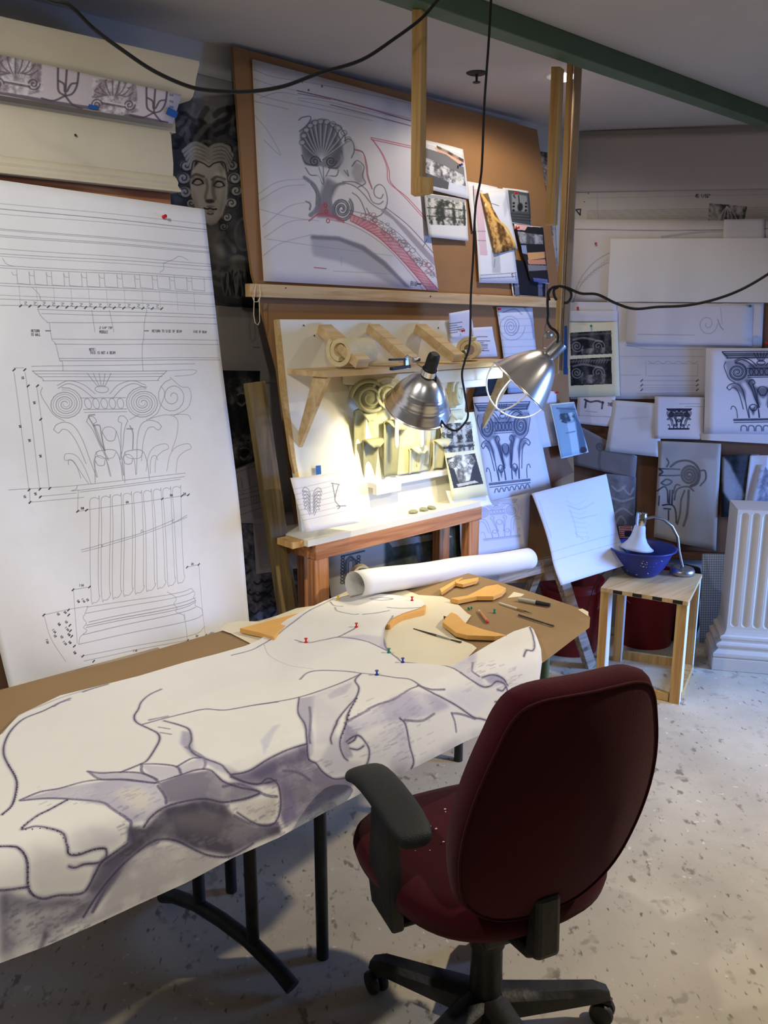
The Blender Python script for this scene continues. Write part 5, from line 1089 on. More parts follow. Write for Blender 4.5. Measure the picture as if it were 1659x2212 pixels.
# --- classical head drawing
def d_head(cv):
    K = lambda P: Z(0, 0, 2.9625, P); f = cv.fill; DK = (44, 44, 48)
    rs_ = random.Random(8)
    f([(340, 150), (580, 150), (600, 700), (340, 700)], (60, 60, 64), .96, 2, .25, 3, 2)
    f([(395, 140), (520, 160), (520, 200), (395, 215)], (176, 174, 172), .95, 3)
    f(K([(1190, 600), (1480, 620), (1440, 740), (1380, 800), (1230, 780), (1160, 700)]), (150, 146, 142), .8, 8, .5)
    for i in range(46):   # tangled locks
        x, y = rs_.uniform(1090, 1560), rs_.choice([rs_.uniform(560, 930), rs_.uniform(1480, 1900)]); a = rs_.uniform(0, 6); P = [(x, y)]
        for j in range(5): a += rs_.uniform(-.9, .9); x += 34*math.cos(a); y += 34*math.sin(a); P.append((x, y))
        cv.line(K(P), rs_.uniform(4, 10), (150, 147, 143) if i % 3 else (20, 20, 24), .55, 3, .4)
    # braids beside the face
    for (x, y, r) in ((1190, 1060, 44), (1170, 1140, 46), (1180, 1230, 44), (1220, 1300, 34), (1480, 1060, 40), (1500, 1140, 44), (1510, 1220, 40), (1480, 1300, 40), (1450, 1390, 34), (1430, 1450, 30), (1250, 970, 46), (1440, 960, 46)):
        cv.blob(*K([(x, y)])[0], r/2.96, r*.8/2.96, (206, 200, 192), .85, 3, .3); cx, cy = K([(x, y)])[0]; cv.spiral(cx, cy, r/3, 1.4, 2, (40, 40, 44), .7, 1.2, a0=rs_.uniform(0, 6)); cv.ell(cx, cy, r/2.8, r*.85/2.96, w=1.6, c=DK, a=.7)
    face = [(1335, 1020), (1400, 1035), (1440, 1090), (1456, 1180), (1450, 1280), (1425, 1370), (1385, 1430), (1345, 1445), (1300, 1420), (1250, 1340), (1220, 1250), (1212, 1160), (1225, 1090), (1270, 1040)]
    f(K(face), (226, 218, 208), .97, 2.2); f(K([(1400, 1060), (1456, 1180), (1450, 1280), (1400, 1410), (1410, 1300), (1420, 1200)]), (140, 136, 132), .6, 5)
    f(K([(1225, 1180), (1235, 1300), (1300, 1420), (1260, 1300)]), (150, 146, 140), .5, 5)
    for i in range(5):   # wavy hair above the forehead
        y = 930+i*24; cv.line(K([(1175+i*12, y+40), (1240, y-8), (1300, y+10), (1335, y+30), (1370, y+8), (1430, y+4), (1480-i*8, y+60)]), 8, (206, 200, 190), .9, 2.5, .2); cv.line(K([(1175+i*12, y+52), (1240, y+4), (1300, y+20), (1335, y+42), (1370, y+18), (1430, y+14), (1480-i*8, y+70)]), 2, DK, .75, 1)
    for x, y in ((1262, 1165), (1398, 1180)):
        cv.blob(*K([(x, y-4)])[0], 15, 9, (120, 114, 110), .75, 4); cv.blob(*K([(x, y)])[0], 9.5, 5, (206, 200, 192), .95, 1.2)
        cv.line(K([(x-34, y+8), (x-10, y-17), (x+18, y-14), (x+36, y+8)]), 2.2, (30, 30, 34), .9, 1); cv.line(K([(x-30, y+10), (x, y+20), (x+32, y+10)]), 1.3, (60, 58, 60), .8, .8)
        cv.line(K([(x-44, y-30), (x-10, y-48), (x+40, y-34)]), 3, (80, 78, 78), .7, 2.5)
    cv.line(K([(1318, 1150), (1325, 1200), (1312, 1260), (1318, 1285)]), 3.5, (120, 116, 112), .6, 3); cv.blob(*K([(1342, 1288)])[0], 10, 4.5, (58, 56, 58), .85, 2.5); cv.line(K([(1368, 1160), (1362, 1220), (1372, 1270)]), 5, (120, 116, 112), .6, 4)
    cv.line(K([(1303, 1332), (1325, 1338), (1342, 1333), (1360, 1340), (1384, 1338)]), 2.2, (40, 38, 40), .9, 1); cv.blob(*K([(1344, 1322)])[0], 9, 2.6, (120, 112, 108), .7, 1.5); cv.blob(*K([(1344, 1352)])[0], 9, 3, (168, 160, 152), .8, 1.5); cv.line(K([(1325, 1366), (1345, 1372), (1362, 1366)]), 2, (70, 68, 70), .7, 1.5)
    f(K([(1300, 1440), (1400, 1430), (1430, 1600), (1440, 1700), (1350, 1690), (1330, 1560)]), (150, 146, 140), .7, 7, .4); f(K([(1480, 1640), (1600, 1660), (1570, 1780), (1480, 1800)]), (168, 162, 154), .8, 7, .4)
    cx, cy = K([(1560, 1500)])[0]; cv.ell(cx, cy, 19, 34, w=4, c=(110, 108, 106), a=.8, soft=2)
    for i in range(26):
        x = rs_.uniform(1400, 1640); cv.line(K([(x, 1730+rs_.uniform(0, 30)), (x+rs_.uniform(-14, 14), 1800), (x+rs_.uniform(-20, 20), 1890)]), 2.4, rs_.choice([(30, 30, 34), (150, 146, 140)]), .6, 1.5)
sheet('head_drawing', 'tall dark charcoal drawing of a classical head with curling hair, pinned on the left wall', 'drawing', [(348, 140), (585, 198), (590, 672), (330, 640)], wl(.012), d_head, (190, 188, 186), 1., bend=.002)
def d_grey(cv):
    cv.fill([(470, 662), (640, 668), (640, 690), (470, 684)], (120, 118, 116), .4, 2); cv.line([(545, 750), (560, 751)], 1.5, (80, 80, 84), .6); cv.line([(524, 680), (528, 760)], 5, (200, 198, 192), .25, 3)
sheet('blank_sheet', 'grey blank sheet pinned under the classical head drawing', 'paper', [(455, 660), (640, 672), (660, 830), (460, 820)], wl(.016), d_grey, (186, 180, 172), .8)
def d_lions(cv):
    K = lambda P: Z(460, 640, 3.07, P); cv.photo([(470, 795), (570, 795), (570, 1030), (470, 1030)], (24, 26, 30), (74, 76, 78), 3, 3, 1.1, .35)
    for cx, cy, s_ in ((185, 640, 1.), (200, 1000, .95)):
        x, y = K([(cx, cy)])[0]; cv.photo([(x-26*s_, y-34*s_), (x+24*s_, y-30*s_), (x+26*s_, y+20*s_), (x+8, y+36*s_), (x-24*s_, y+26*s_)], (44, 46, 48), (128, 128, 124), 7, 5, 1.4, .45, 5)
        cv.blob(x-6, y-8, 7, 5, (130, 130, 126), .5, 2); cv.blob(x, y+12, 9, 10, (22, 22, 26), .8, 3); cv.line([(x-9, y+4), (x, y+1), (x+9, y+4)], 2, (170, 168, 162), .6, 1); cv.line([(x-8, y+22), (x, y+27), (x+9, y+20)], 3, (160, 158, 152), .6, 1.5); cv.blob(x-8, y-16, 3, 2, (14, 14, 16), .8, 1); cv.blob(x+9, y-15, 3, 2, (14, 14, 16), .8, 1)
sheet('lion_print', 'dark print of two snarling lion heads beside the leaning olive plank', 'print', [(474, 800), (560, 801), (556, 992), (504, 1012)], wl(.05), d_lions, (40, 42, 46), 1.)
def d_sk(cv):
    K = lambda P: Z(460, 640, 3.07, P)
    for P in ([(150, 1165), (300, 1120)], [(155, 1210), (170, 1290), (290, 1250)], [(180, 1200), (190, 1270)], [(230, 1180), (240, 1250)], [(160, 1320), (300, 1285)], [(165, 1350), (310, 1315)], [(170, 1400), (320, 1360)], [(175, 1450), (320, 1400)], [(180, 1300), (200, 1310)]): cv.line(K(P), 1., (110, 108, 112), .7, .6)
    for i in range(8): cv.line(K([(180+i*17, 1340-i*4), (184+i*17, 1390-i*4)]), .8, (120, 118, 122), .6)
sheet('sketch_sheet', 'grey sheet with faint pencil facade sketch between the hanging drawing and the olive plank', 'drawing', [(490, 1020), (585, 985), (610, 1130), (510, 1130)], wl(.06), d_sk, (176, 172, 172), 1.)
sheet('blank_sheet', 'plain lavender grey sheet low on the wall behind the olive plank', 'paper', [(545, 1118), (700, 1090), (720, 1215), (552, 1240)], wl(.05), None, (180, 174, 176), .6)
def d_rocks(cv):
    cv.photo([(500, 1080), (740, 1080), (740, 1400), (500, 1400)], (46, 46, 56), (140, 140, 150), 5, 4.5, 1.7, .38); rs_ = random.Random(6)
    for i in range(26):
        x, y = rs_.uniform(530, 600), rs_.uniform(1210, 1340); cv.blob(x, y, rs_.uniform(5, 10), rs_.uniform(6, 12), (118, 118, 130), .45, 2, rs_.uniform(0, 3)); cv.line([(x-8, y+8), (x, y+12), (x+9, y+5)], 2.4, (26, 26, 34), .7, 1.5)
    for d in (0, 10): cv.line([(600+d, 1222), (650+d, 1238), (690+d, 1275), (712+d, 1330)], 3, (70, 70, 80), .8, 1.5)
sheet('rock_painting', 'dark grey wash drawing of rounded rocks low behind the bench legs', 'drawing', [(519, 1120), (722, 1215), (735, 1370), (540, 1365)], wl(.04), d_rocks, (70, 70, 80), .8)
def d_entab(cv):
    cv.photo([(830, 1120), (1010, 1120), (1010, 1240), (830, 1240)], (40, 50, 50), (96, 104, 100), 2, 3, 1, .4, 4); cv.fill([(836, 1168), (960, 1150), (975, 1160), (846, 1182)], (160, 162, 158), .9, 1)
    K = lambda P: Z(560, 620, 3.07, P)
    for r_ in (0, 9, 22):
        P = [(565+r_, 1970-r_), (565+r_, 1830), (580+r_*.9, 1800+r_*.6), (600, 1785+r_), (622-r_*.6, 1800+r_*.6), (640-r_, 1830), (640-r_, 1970-r_)]; cv.line(K(P), 1.6, (64, 64, 70), .8, .8)
    for i in range(9):
        for x in (548, 654): cx, cy = K([(x, 1790+i*21)])[0]; cv.ell(cx, cy, 3.2, 3, w=1.6, c=(50, 50, 56), a=.8)
    cv.line(K([(540, 1785), (690, 1750)]), 3, (60, 60, 66), .8, 1); cv.line([(900, 1182), (905, 1215)], 5, (100, 104, 104), .7, 2)
sheet('ornament_print', 'grey print of an arched ornament and cornice seen under the bench', 'print', [(700, 1185), (1010, 1105), (1020, 1275), (720, 1330)], LB.off(.006), d_entab, (168, 166, 162), .9)
tag(obj('dark_board', MB().slab([wl(.10).on(*p) for p in [(-80, 1300), (34, 1330), (34, 1520), (-80, 1560)]], WM*.01), M['hardboard_dark']), 'dark brown board corner at the far left behind the hanging column drawing', 'board')
# --- printed frieze strip on the cornice
def d_frieze(cv):
    K = lambda P: Z(0, 0, 3.95, P); PU = (112, 98, 112); rs_ = random.Random(3)
    cv.line(K([(-200, 770), (0, 790), (400, 865), (900, 945), (1420, 1050)]), 7, (100, 88, 100), .8, 2); cv.line(K([(-200, 430), (0, 465), (700, 605), (1480, 770)]), 4, (120, 108, 118), .6, 2)
    for cx, cy, k in ((130, 650, 1.1), (960, 835, 1.)):
        cv.photo(K([(cx-180*k, cy-170*k), (cx+200*k, cy-120*k), (cx+220*k, cy+120*k), (cx+80*k, cy+150*k), (cx-120*k, cy+120*k), (cx-170*k, cy)]), (140, 126, 134), (226, 220, 220), 5, 7, 1.3, .6, 2)
        for i in range(9):
            t = math.pi*(.05+i*.1125); c, s_ = math.cos(t), math.sin(t); P = [(cx-60*c*k, cy-20*k), (cx-120*c*k, cy-70*s_*k), (cx-175*c*k, cy-150*s_*k+20*k*c), (cx-150*c*k, cy-165*s_*k)]; cv.line(K(P), 2.2, PU, .7, 1)
        for s_ in (-1, 1): x, y = K([(cx+s_*140*k, cy+60*k)])[0]; cv.spiral(x, y, 13*k, 1.8, 2, (96, 84, 96), .8, 1., dirn=s_)
        cv.fill(K([(cx-90*k, cy+35*k), (cx+110*k, cy+75*k), (cx+110*k, cy+90*k), (cx-90*k, cy+55*k)]), (90, 80, 90), .7, 1.5); cv.fill(K([(cx-90*k, cy+22*k), (cx+110*k, cy+62*k), (cx+110*k, cy+74*k), (cx-90*k, cy+36*k)]), (224, 218, 216), .9, .8)
    for x, y in ((555, 820), (1310, 965)):
        for P in ([(x-60, y-260), (x-62, y-130), (x-55, y-40), (x, y)], [(x+115, y-200), (x+100, y-90), (x+60, y-20), (x, y)], [(x+15, y-230), (x+5, y-100), (x, y)], [(x-55, y-130), (x-10, y-100), (x-5, y-40)], [(x+95, y-110), (x+50, y-100), (x+15, y-40)], [(x-5, y), (x-100, y+40), (x-200, y+20)], [(x, y), (x+60, y+70), (x+140, y+110)]): cv.line(K(P), 3.4, (92, 80, 92), .8, 1.4)
    lines(cv, [[(366+i*2.2, 203+i*.3+j), (367+i*2.2, 207+i*.3+j)] for i in range(4) for j in (0, 14, 26)], 1.1, (90, 86, 92))
fz = sheet('printed_frieze', 'long strip print of acanthus palmettes taped across the cream cornice sample', 'print', [(-120, 92), (392, 205), (372, 268), (-120, 186)], wl(CD+.004), d_frieze, (214, 204, 208), 1.3, bend=.001)
tape = lambda q, pl, lab: tag(obj('blue_tape', MB().add([pl.on(*p) for p in q], [(0, 1, 2, 3)]), M['bluetape']), lab, 'tape', 'blue masking tape')
tape([(192, 225), (213, 229), (210, 237), (189, 233)], wl(CD+.012), 'small blue tape patch at the lower middle of the printed frieze')
tape([(364, 231), (385, 242), (380, 256), (358, 246)], wl(CD+.012), 'blue tape square at the right end of the printed frieze')
# --- tall hanging column drawing
def d_column(cv):
    K = lambda P: Z(0, 400, 2.9625, P); J = lambda P: Z(0, 940, 2.9625, P); c = (128, 128, 134)
    for (y0, x1, y1, w, a) in ((118, 1300, 250, .8, .5), (152, 1305, 285, 1.2, .8), (185, 1310, 300, .8, .5), (280, 1315, 395, .9, .6), (288, 1315, 403, .8, .5), (320, 1320, 425, .9, .6), (330, 1320, 433, .9, .6), (408, 1330, 505, .8, .6), (440, 1335, 520, 1, .6), (455, 1340, 545, .8, .5), (515, 1345, 590, .9, .6), (530, 1345, 603, .9, .6), (628, 1360, 690, .9, .6), (645, 1365, 700, .9, .6), (705, 1370, 760, .8, .5), (730, 1375, 775, .9, .6)):
        cv.line(K([(-200, y0-18), (0, y0), (x1*.55, y0+(y1-y0)*.5), (x1+40, y1+3)]), w, c, a, .5)
    for P, w in (([(0, 770), (500, 776), (1030, 795)], .9), ([(240, 795), (1380, 830)], .9), ([(265, 822), (1385, 850)], .8), ([(300, 880), (900, 880), (1390, 888)], 1), ([(330, 985), (1395, 992)], .9), ([(345, 1018), (1400, 1020)], .9), ([(375, 1110), (1400, 1105)], .9), ([(380, 1125), (1410, 1118)], 1), ([(200, 1160), (1240, 1145)], .9),
                 ([(240, 795), (262, 840), (300, 875)], .9), ([(315, 885), (330, 985), (355, 1020), (378, 1120), (395, 1130), (400, 1190)], .8), ([(935, 800), (920, 880), (915, 985), (908, 1020), (908, 1110), (915, 1190)], .8), ([(590, 800), (610, 940)], .7), ([(700, 800), (730, 940)], .7), ([(205, 655), (250, 700), (260, 735), (290, 745)], .7), ([(15, 470), (40, 505), (85, 520)], .8), ([(1045, 500), (1100, 480), (1150, 455), (1205, 480)], .8), ([(1045, 500), (1045, 540), (1020, 560)], .7)):
        cv.line(K(P), w, c, .65, .5)
    for i in range(11):
        x = 20+i*112; y = 555+i*4
        cv.line(K([(x+85, y-10), (x+92, y+75), (x+172, y+82), (x+165, y-2)]), .8, c, .6, .5, sm=False)
        cv.line(K([(x+52, y), (x+62, y+20), (x+85, y+22)]), .8, c, .5, .5, sm=False); cv.line(K([(x+100, y+90), (x+108, y+210)]), .6, c, .4, .5)
    for i in range(16):
        x = 130+i*60; cv.line(K([(x-7, 780+i*1.2), (x+7, 768+i*1.2)]), 2, (50, 50, 54), .8, .6)
        if i < 15: cv.line(K([(x+24, 748+i*1.4), (x+40, 750+i*1.4), (x+26, 762+i*1.4), (x+42, 768+i*1.4)]), .8, (90, 90, 94), .7, .5)
    tx = lambda t, x, y, h, a=0.: cv.text(t, *K([(x, y)])[0], h, a, .55, (74, 72, 78), .85)
    tx('RETURN', 198, 926, 5.2); tx('TO WALL', 196, 950, 5.2); tx('2 1/4" TYP', 640, 905, 4.6, .02); tx('MODULE', 640, 930, 5.2, .02); tx('RETURN TO SIDE OF BEAM', 968, 928, 5., .01); tx('SIDE OF BEAM', 1236, 932, 4.2, .02); tx('NOTE:', 573, 1043, 5.2); tx('THIS IS NOT A BEAM', 578, 1064, 5.2)
    for x0, x1, y in ((290, 320, 933), (920, 945, 934)): cv.line(K([(x0, y), (x1, y)]), 1.6, (60, 60, 64), .8, .5)
    cap(cv, [K([(205, 1190)])[0], K([(1060, 1190)])[0], J([(1010, 300)])[0], J([(480, 340)])[0]], .9, (116, 116, 124), .6, base=False, spir=3.2)
    cx, cy = K([(1100, 1355)])[0]; cv.spiral(cx, cy, 33, 2.2, .9, c, .7, .6, dirn=-1, a0=-1.7, sy=1.15); cv.line(K([(1060, 1190), (1240, 1185), (1220, 1215), (1110, 1225)]), .8, c, .6, .5)
    for P in ([(1080, 1230), (1150, 1290), (1200, 1300), (1215, 1360), (1190, 1430), (1110, 1475)], [(1090, 1470), (1190, 1470), (1215, 1500)], [(940, 1500), (1060, 1470), (1130, 1500), (1130, 1600), (1100, 1700)], [(830, 1500), (850, 1490), (890, 1470)]): cv.line(K(P), .9, c, .6, .5)
    for P in ([(600, 1470), (560, 1480), (590, 1540), (630, 1650), (660, 1700)], [(590, 1540), (630, 1540), (640, 1600), (660, 1700)], [(830, 1540), (850, 1590), (845, 1690)], [(810, 1560), (850, 1560)]): cv.line(K(P), 2.2, (120, 120, 126), .6, 1)
    # leaves lower row
    for x, w_ in ((590, 170), (775, 165)):
        cv.line(J([(x+10, 305), (x+8, 180), (x+15, 115), (x+60, 98), (x+w_-50, 95), (x+w_-20, 115), (x+w_, 180), (x+w_+12, 290)]), 1.1, c, .7, .6); cv.line(J([(x+15, 110), (x+35, 145), (x+w_-55, 148), (x+w_-28, 112)]), .9, c, .6, .5)
    for x in (950, 1090): cv.line(J([(x-20, 230), (x, 130), (x+40, 75), (x+110, 55), (x+130, 85), (x+90, 105), (x+50, 150), (x+40, 240)]), .9, c, .6, .5)
    cv.line(J([(575, 310), (530, 200), (480, 130), (420, 120), (415, 160), (460, 165), (520, 250), (560, 310)]), .9, c, .6, .5)
    for P, w in (([(60, 350), (490, 322), (1190, 242)], .9), ([(495, 322), (490, 345), (515, 352), (1185, 265)], .9), ([(510, 365), (1160, 282)], .9), ([(190, 430), (535, 398)], .8), ([(260, 392), (490, 370)], .8), ([(555, 478), (1215, 382)], .8), ([(495, 490), (555, 478)], .9), ([(500, 350), (500, 490)], .7), ([(270, 1150), (430, 1115), (560, 1095)], .8), ([(465, 990), (575, 972)], .9), ([(470, 990), (480, 1330)], .7), ([(525, 735), (600, 715), (645, 700), (655, 715), (665, 695), (880, 628), (888, 605), (900, 620), (1090, 550), (1105, 540), (1110, 560), (1205, 512)], 1), ([(530, 748), (650, 715), (880, 640), (1100, 565), (1205, 525)], .8),
                 ([(555, 1100), (1110, 1010), (1220, 980)], .9), ([(545, 1140), (1115, 1035), (1235, 1000)], .9), ([(560, 1195), (1105, 1080), (1250, 1040)], 1.1), ([(545, 1215), (1110, 1100), (1250, 1058)], 1.5), ([(540, 1230), (1110, 1115), (1245, 1070)], 1.2), ([(520, 1275), (1115, 1140), (1250, 1100)], 1.2), ([(490, 1335), (1180, 1190), (1300, 1150)], 1), ([(500, 1410), (1190, 1285), (1310, 1225)], .8), ([(520, 1440), (1190, 1310)], .8), ([(1195, 845), (1285, 828)], .9), ([(1283, 828), (1300, 1150), (1315, 1280)], .7), ([(1165, 1140), (1190, 1310)], .8), ([(275, 1150), (320, 1300), (410, 1445)], .6),
                 ([(560, 1095), (540, 1140), (525, 1170), (545, 1200), (525, 1230), (545, 1250), (500, 1290), (490, 1335)], .9), ([(1220, 980), (1245, 1010), (1235, 1040), (1250, 1060), (1245, 1090), (1290, 1110), (1300, 1150)], .9), ([(1050, 1000), (1110, 1040), (1095, 1080), (1115, 1100), (1110, 1130), (1160, 1150), (1165, 1180)], .8)):
        cv.line(J(P), w, c, .65, .5)
    for i in range(9):
        x0 = 570+i*67; x1 = 592+i*67; t0 = 405-i*9; b0 = 1070-i*16
        cv.line(J([(x0, b0*0+t0+30), (x0+5, t0+5), (x0+28, t0-5), (x0+50, t0+5), (x0+57, t0+30), (x1+40, b0-100), (x1+48, b0-40), (x1+30, b0-4), (x1+8, b0), (x1-8, b0-30), (x0+8, t0+200), (x0, t0+30)]), .9, c, .6, .5)
    for P in ([(95, 0), (110, 160), (195, 345)],): pass
    for P in ([(90, -400), (135, -100), (195, 350)], [(160, -400), (205, -100), (265, 350)], [(235, -300), (280, 0), (325, 340)], [(200, 350), (200, 430)], [(150, -430), (90, -430)]): cv.line(J(P), .8, c, .6, .5)
    for x, y in ((195, 350), (265, 345), (327, 340), (200, 430), (268, 395), (500, 487), (553, 480), (1035, 408), (1170, 388), (1212, 382), (467, 990), (575, 972), (1195, 845), (1283, 828), (275, 1150), (1190, 1312), (1318, 1280), (432, 1118), (432, 1150), (437, 1215), (440, 1250), (447, 1285), (462, 1347), (513, 1410), (580, 1442), (90, -418), (157, -418), (180, -315), (238, -315), (262, -102)): cv.line(J([(x-6, y+6), (x+6, y-6)]), 2.2, (46, 46, 50), .85, .5)
    for x, y, a in ((170, 390, 1.3), (240, 372, 1.3), (270, 130, 1.4), (200, 30, 1.4), (790, 430, 0), (1090, 385, 0), (520, 468, 0), (1180, 375, 0), (510, 962, 0), (1228, 825, 0), (1245, 1285, -.1), (845, 1380, -.1), (300, 1310, 1.3), (500, 1060, 1.), (530, 1050, 1.), (560, 1050, 1.), (365, 1140, .9), (410, 1130, .9), (370, 1205, .9), (415, 1190, .9), (335, 1245, .9), (415, 1230, .9), (345, 1280, .9), (385, 1285, .9), (430, 1270, .9), (400, 1320, .9), (435, 1320, .9), (465, 1385, 1.), (140, -60, 1.4), (150, -370, 1.4), (225, -210, 1.4)):
        x, y = J([(x, y)])[0]; cv.text(random.Random(int(x*7+y)).choice(['1/2', '3/4', '1 1/4', '5/8']), x, y-2, 4., a, .9, (70, 68, 74), .75, .5)
HPL = Plane(WP(-2.4, .50, .62), WU.cross((WM*(.255-.50)+UP*(1.96-.62)))*-1)
if HPL.n.dot(WM) < 0: HPL.n = -HPL.n
def wave_col(u, v): return .022*math.sin(2.2+u*7+v*3)*v*v+.014*math.sin(u*13-v*9)*v+.03*(u-.5)**2*v
sheet('column_drawing', 'tall hanging pencil drawing of a fluted ionic column with dimensions, behind the table', 'drawing', [(-273, 350), (441, 452), (560, 1480), (62, 1625)], HPL, d_column, (240, 239, 238), 1.6, bend=.0, n=48, wave=wave_col)
push_pin(HPL.off(.004).on(353, 469), HPL.n, 'r', 'red push pin at the top right of the tall column drawing', 1.2)
# ================================================================ shell drawing on the fibreboard
def d_shell(cv):
    K = lambda P: Z(500, 80, 3.318, P); D = (84, 84, 90); R_ = (176, 84, 96); f = cv.fill; ln = lambda P, w=1.2, c=D, a=.7, s_=.8, g=.2: cv.line(K(P), w, c, a, s_, g)
    for P in ([(150, 235), (300, 290), (600, 340), (1275, 480)], [(150, 300), (290, 350), (470, 390)], [(145, 400), (300, 450), (620, 520), (1000, 605)], [(150, 460), (400, 520)], [(470, 440), (640, 460), (900, 520), (1275, 600)], [(470, 455), (1275, 640)], [(200, 440), (330, 400), (470, 420)]): ln(P, .9, (130, 130, 136), .5)
    ln([(465, 388), (800, 470), (1275, 605)], 1.8, (110, 70, 78), .8); ln([(560, 410), (1275, 590)], 1., R_, .6); ln([(470, 408), (700, 452)], 1.2, D, .7); ln([(700, 490), (1275, 640)], 1.4, (100, 80, 86), .7)
    for x, y in ((470, 330), (500, 325), (300, 365), (545, 385), (640, 358)): cv.fill(K([(x-6, y-8), (x+6, y-8), (x+6, y+8), (x-6, y+8)]), (70, 70, 76), .7, .6)
    # shell
    f(K([(485, 690), (560, 600), (660, 590), (730, 650), (790, 770), (800, 880), (760, 960), (640, 930), (520, 920), (495, 800)]), (124, 124, 130), .9, 2.5, .25, 2)
    f(K([(490, 720), (560, 650), (620, 760), (640, 880), (540, 860)]), (92, 92, 98), .6, 5, .3); f(K([(720, 700), (790, 800), (780, 900), (700, 930), (720, 820)]), (80, 80, 86), .6, 6, .3)
    for i in range(11):
        t = -1.25+i*.24; x, y = 640+235*math.sin(t)*(.62+.05*i*.5), 900-290*math.cos(t*.85); ln([(640, 885), ((640+x)/2+10*math.sin(t), (885+y)/2), (x, y)], 3.2, (206, 206, 208), .6, 1.5, 0); ln([(646, 885), ((652+x)/2+10*math.sin(t), (885+y)/2), (x+12, y+4)], 1.6, (60, 60, 66), .6, 1.)
        cv.blob(*K([(x, y)])[0], 6, 5, (190, 190, 194), .8, 1.6); cv.ell(*K([(x, y)])[0], 6.5, 5.5, w=1.1, c=D, a=.6)
    ln([(475, 600), (500, 580), (560, 575), (540, 630), (480, 680)], 1.6); ln([(710, 625), (760, 640), (800, 700), (805, 760)], 2); ln([(700, 640), (740, 680), (770, 740)], 2)
    for sx_, cx in ((-1, 590), (1, 705)):
        cv.spiral(*K([(cx, 895)])[0], 12, 1.8, 2.2, (70, 70, 76), .8, .9, dirn=sx_)
    ln([(500, 850), (520, 900), (560, 920), (610, 925)], 3, (70, 70, 76)); ln([(780, 820), (790, 880), (750, 940), (690, 940)], 3, (70, 70, 76))
    ln([(525, 940), (560, 990), (620, 1000), (650, 1060), (670, 1000), (740, 1000), (760, 960)], 1.8); f(K([(560, 950), (740, 950), (690, 1010), (655, 1060), (620, 1010)]), (210, 210, 212), .7, 2)
    for P in ([(620, 940), (640, 1000), (655, 1040)], [(650, 930), (655, 1050)], [(700, 940), (670, 1000)]): ln(P, 1.2)
    # scroll work right
    f(K([(800, 760), (860, 740), (900, 820), (950, 880), (960, 1060), (880, 1080), (800, 1000), (760, 960)]), (176, 176, 182), .75, 5, .4); f(K([(680, 1010), (760, 1060), (700, 1180), (760, 1300), (600, 1290), (620, 1150), (650, 1060)]), (112, 110, 118), .8, 5, .3)
    f(K([(870, 900), (930, 920), (940, 1040), (890, 1060), (850, 980)]), (120, 120, 126), .7, 4, .3)
    for P in ([(800, 750), (830, 735), (860, 760), (870, 820), (850, 870)], [(870, 810), (930, 830), (960, 920), (970, 1000), (1000, 1090)], [(855, 930), (890, 890), (940, 930), (930, 1000), (950, 1050), (900, 1080)], [(800, 960), (830, 1000), (820, 960)], [(790, 1040), (880, 1045), (960, 1100), (1000, 1180), (1050, 1200), (1080, 1180)], [(715, 1130), (730, 1080), (790, 1050), (870, 1070), (940, 1130), (1000, 1200), (1080, 1240), (1110, 1180), (1090, 1090), (1050, 1060), (1015, 1090), (1020, 1140), (1060, 1160), (1080, 1130)], [(860, 1120), (900, 1150), (930, 1200), (960, 1280)], [(960, 1230), (1000, 1290), (1060, 1280), (1100, 1230)]): ln(P, 1.9)
    cv.spiral(*K([(785, 1235)])[0], 25, 2.4, 3.4, (100, 100, 108), .8, 1.4, dirn=1, a0=-.8, sy=1.15); cv.spiral(*K([(785, 1235)])[0], 21, 2.1, 1.2, (50, 50, 56), .8, .8, dirn=1, a0=-.8, sy=1.15); ln([(760, 1310), (710, 1220), (705, 1130), (740, 1070), (800, 1050)], 5, (124, 124, 132), .8, 2); ln([(520, 1010), (590, 1070), (620, 1160), (600, 1240), (560, 1280)], 6, (110, 110, 118), .8, 2.5)
    ln([(530, 1180), (560, 1200), (555, 1240)], 3, (90, 90, 98)); ln([(565, 1060), (600, 1120), (600, 1200)], 1.6)
    # red overdrawing
    ln([(868, 812), (935, 840), (955, 940), (965, 1010), (1000, 1095)], 1.4, R_, .8)
    for d in (0, 14): ln([(990, 725+d), (1060, 740+d), (1275, 785+d)], 1.5, R_, .8)
    for d in (0, 14): ln([(990+d, 730+d), (1060+d, 830+d), (1105+d, 940+d), (1120+d, 1045), (1250, 1150+d*1.2), (1390, 1300+d*1.4)], 1.6, R_, .8)
    ln([(550, 1320), (620, 1270), (680, 1280), (760, 1300), (800, 1330)], 2.4, R_, .8); f(K([(630, 1200), (670, 1180), (700, 1260), (800, 1310), (800, 1335), (690, 1300), (600, 1290)]), R_, .45, 3, .3); 
    for x, y, r in ((668, 1210, 4), (672, 1255, 4), (685, 1320, 4.5)): cv.ell(*K([(x, y)])[0], r*.7, r, w=1.3, c=(170, 60, 76), a=.8)
    band = [(845, 1270), (1010, 1340), (1150, 1440), (1280, 1580), (1400, 1720), (1480, 1810), (1400, 1810), (1300, 1690), (1180, 1560), (1050, 1440), (940, 1370), (845, 1320)]
    f(K(band), (196, 120, 130), .75, 1.5, .35, 3, 3); ln(band[:6], 1.5, (160, 60, 76), .8); ln(band[6:], 1.4, (160, 60, 76), .8)
    for i in range(26):
        t = i/25; p = np.array(band[:6]); q = np.array(band[11:5:-1]); u = t*5; k = min(4, int(u)); a_ = p[k]+(p[k+1]-p[k])*(u-k); b_ = q[k]+(q[k+1]-q[k])*(u-k); ln([tuple(a_), tuple(b_)], 1., (170, 80, 94), .6)
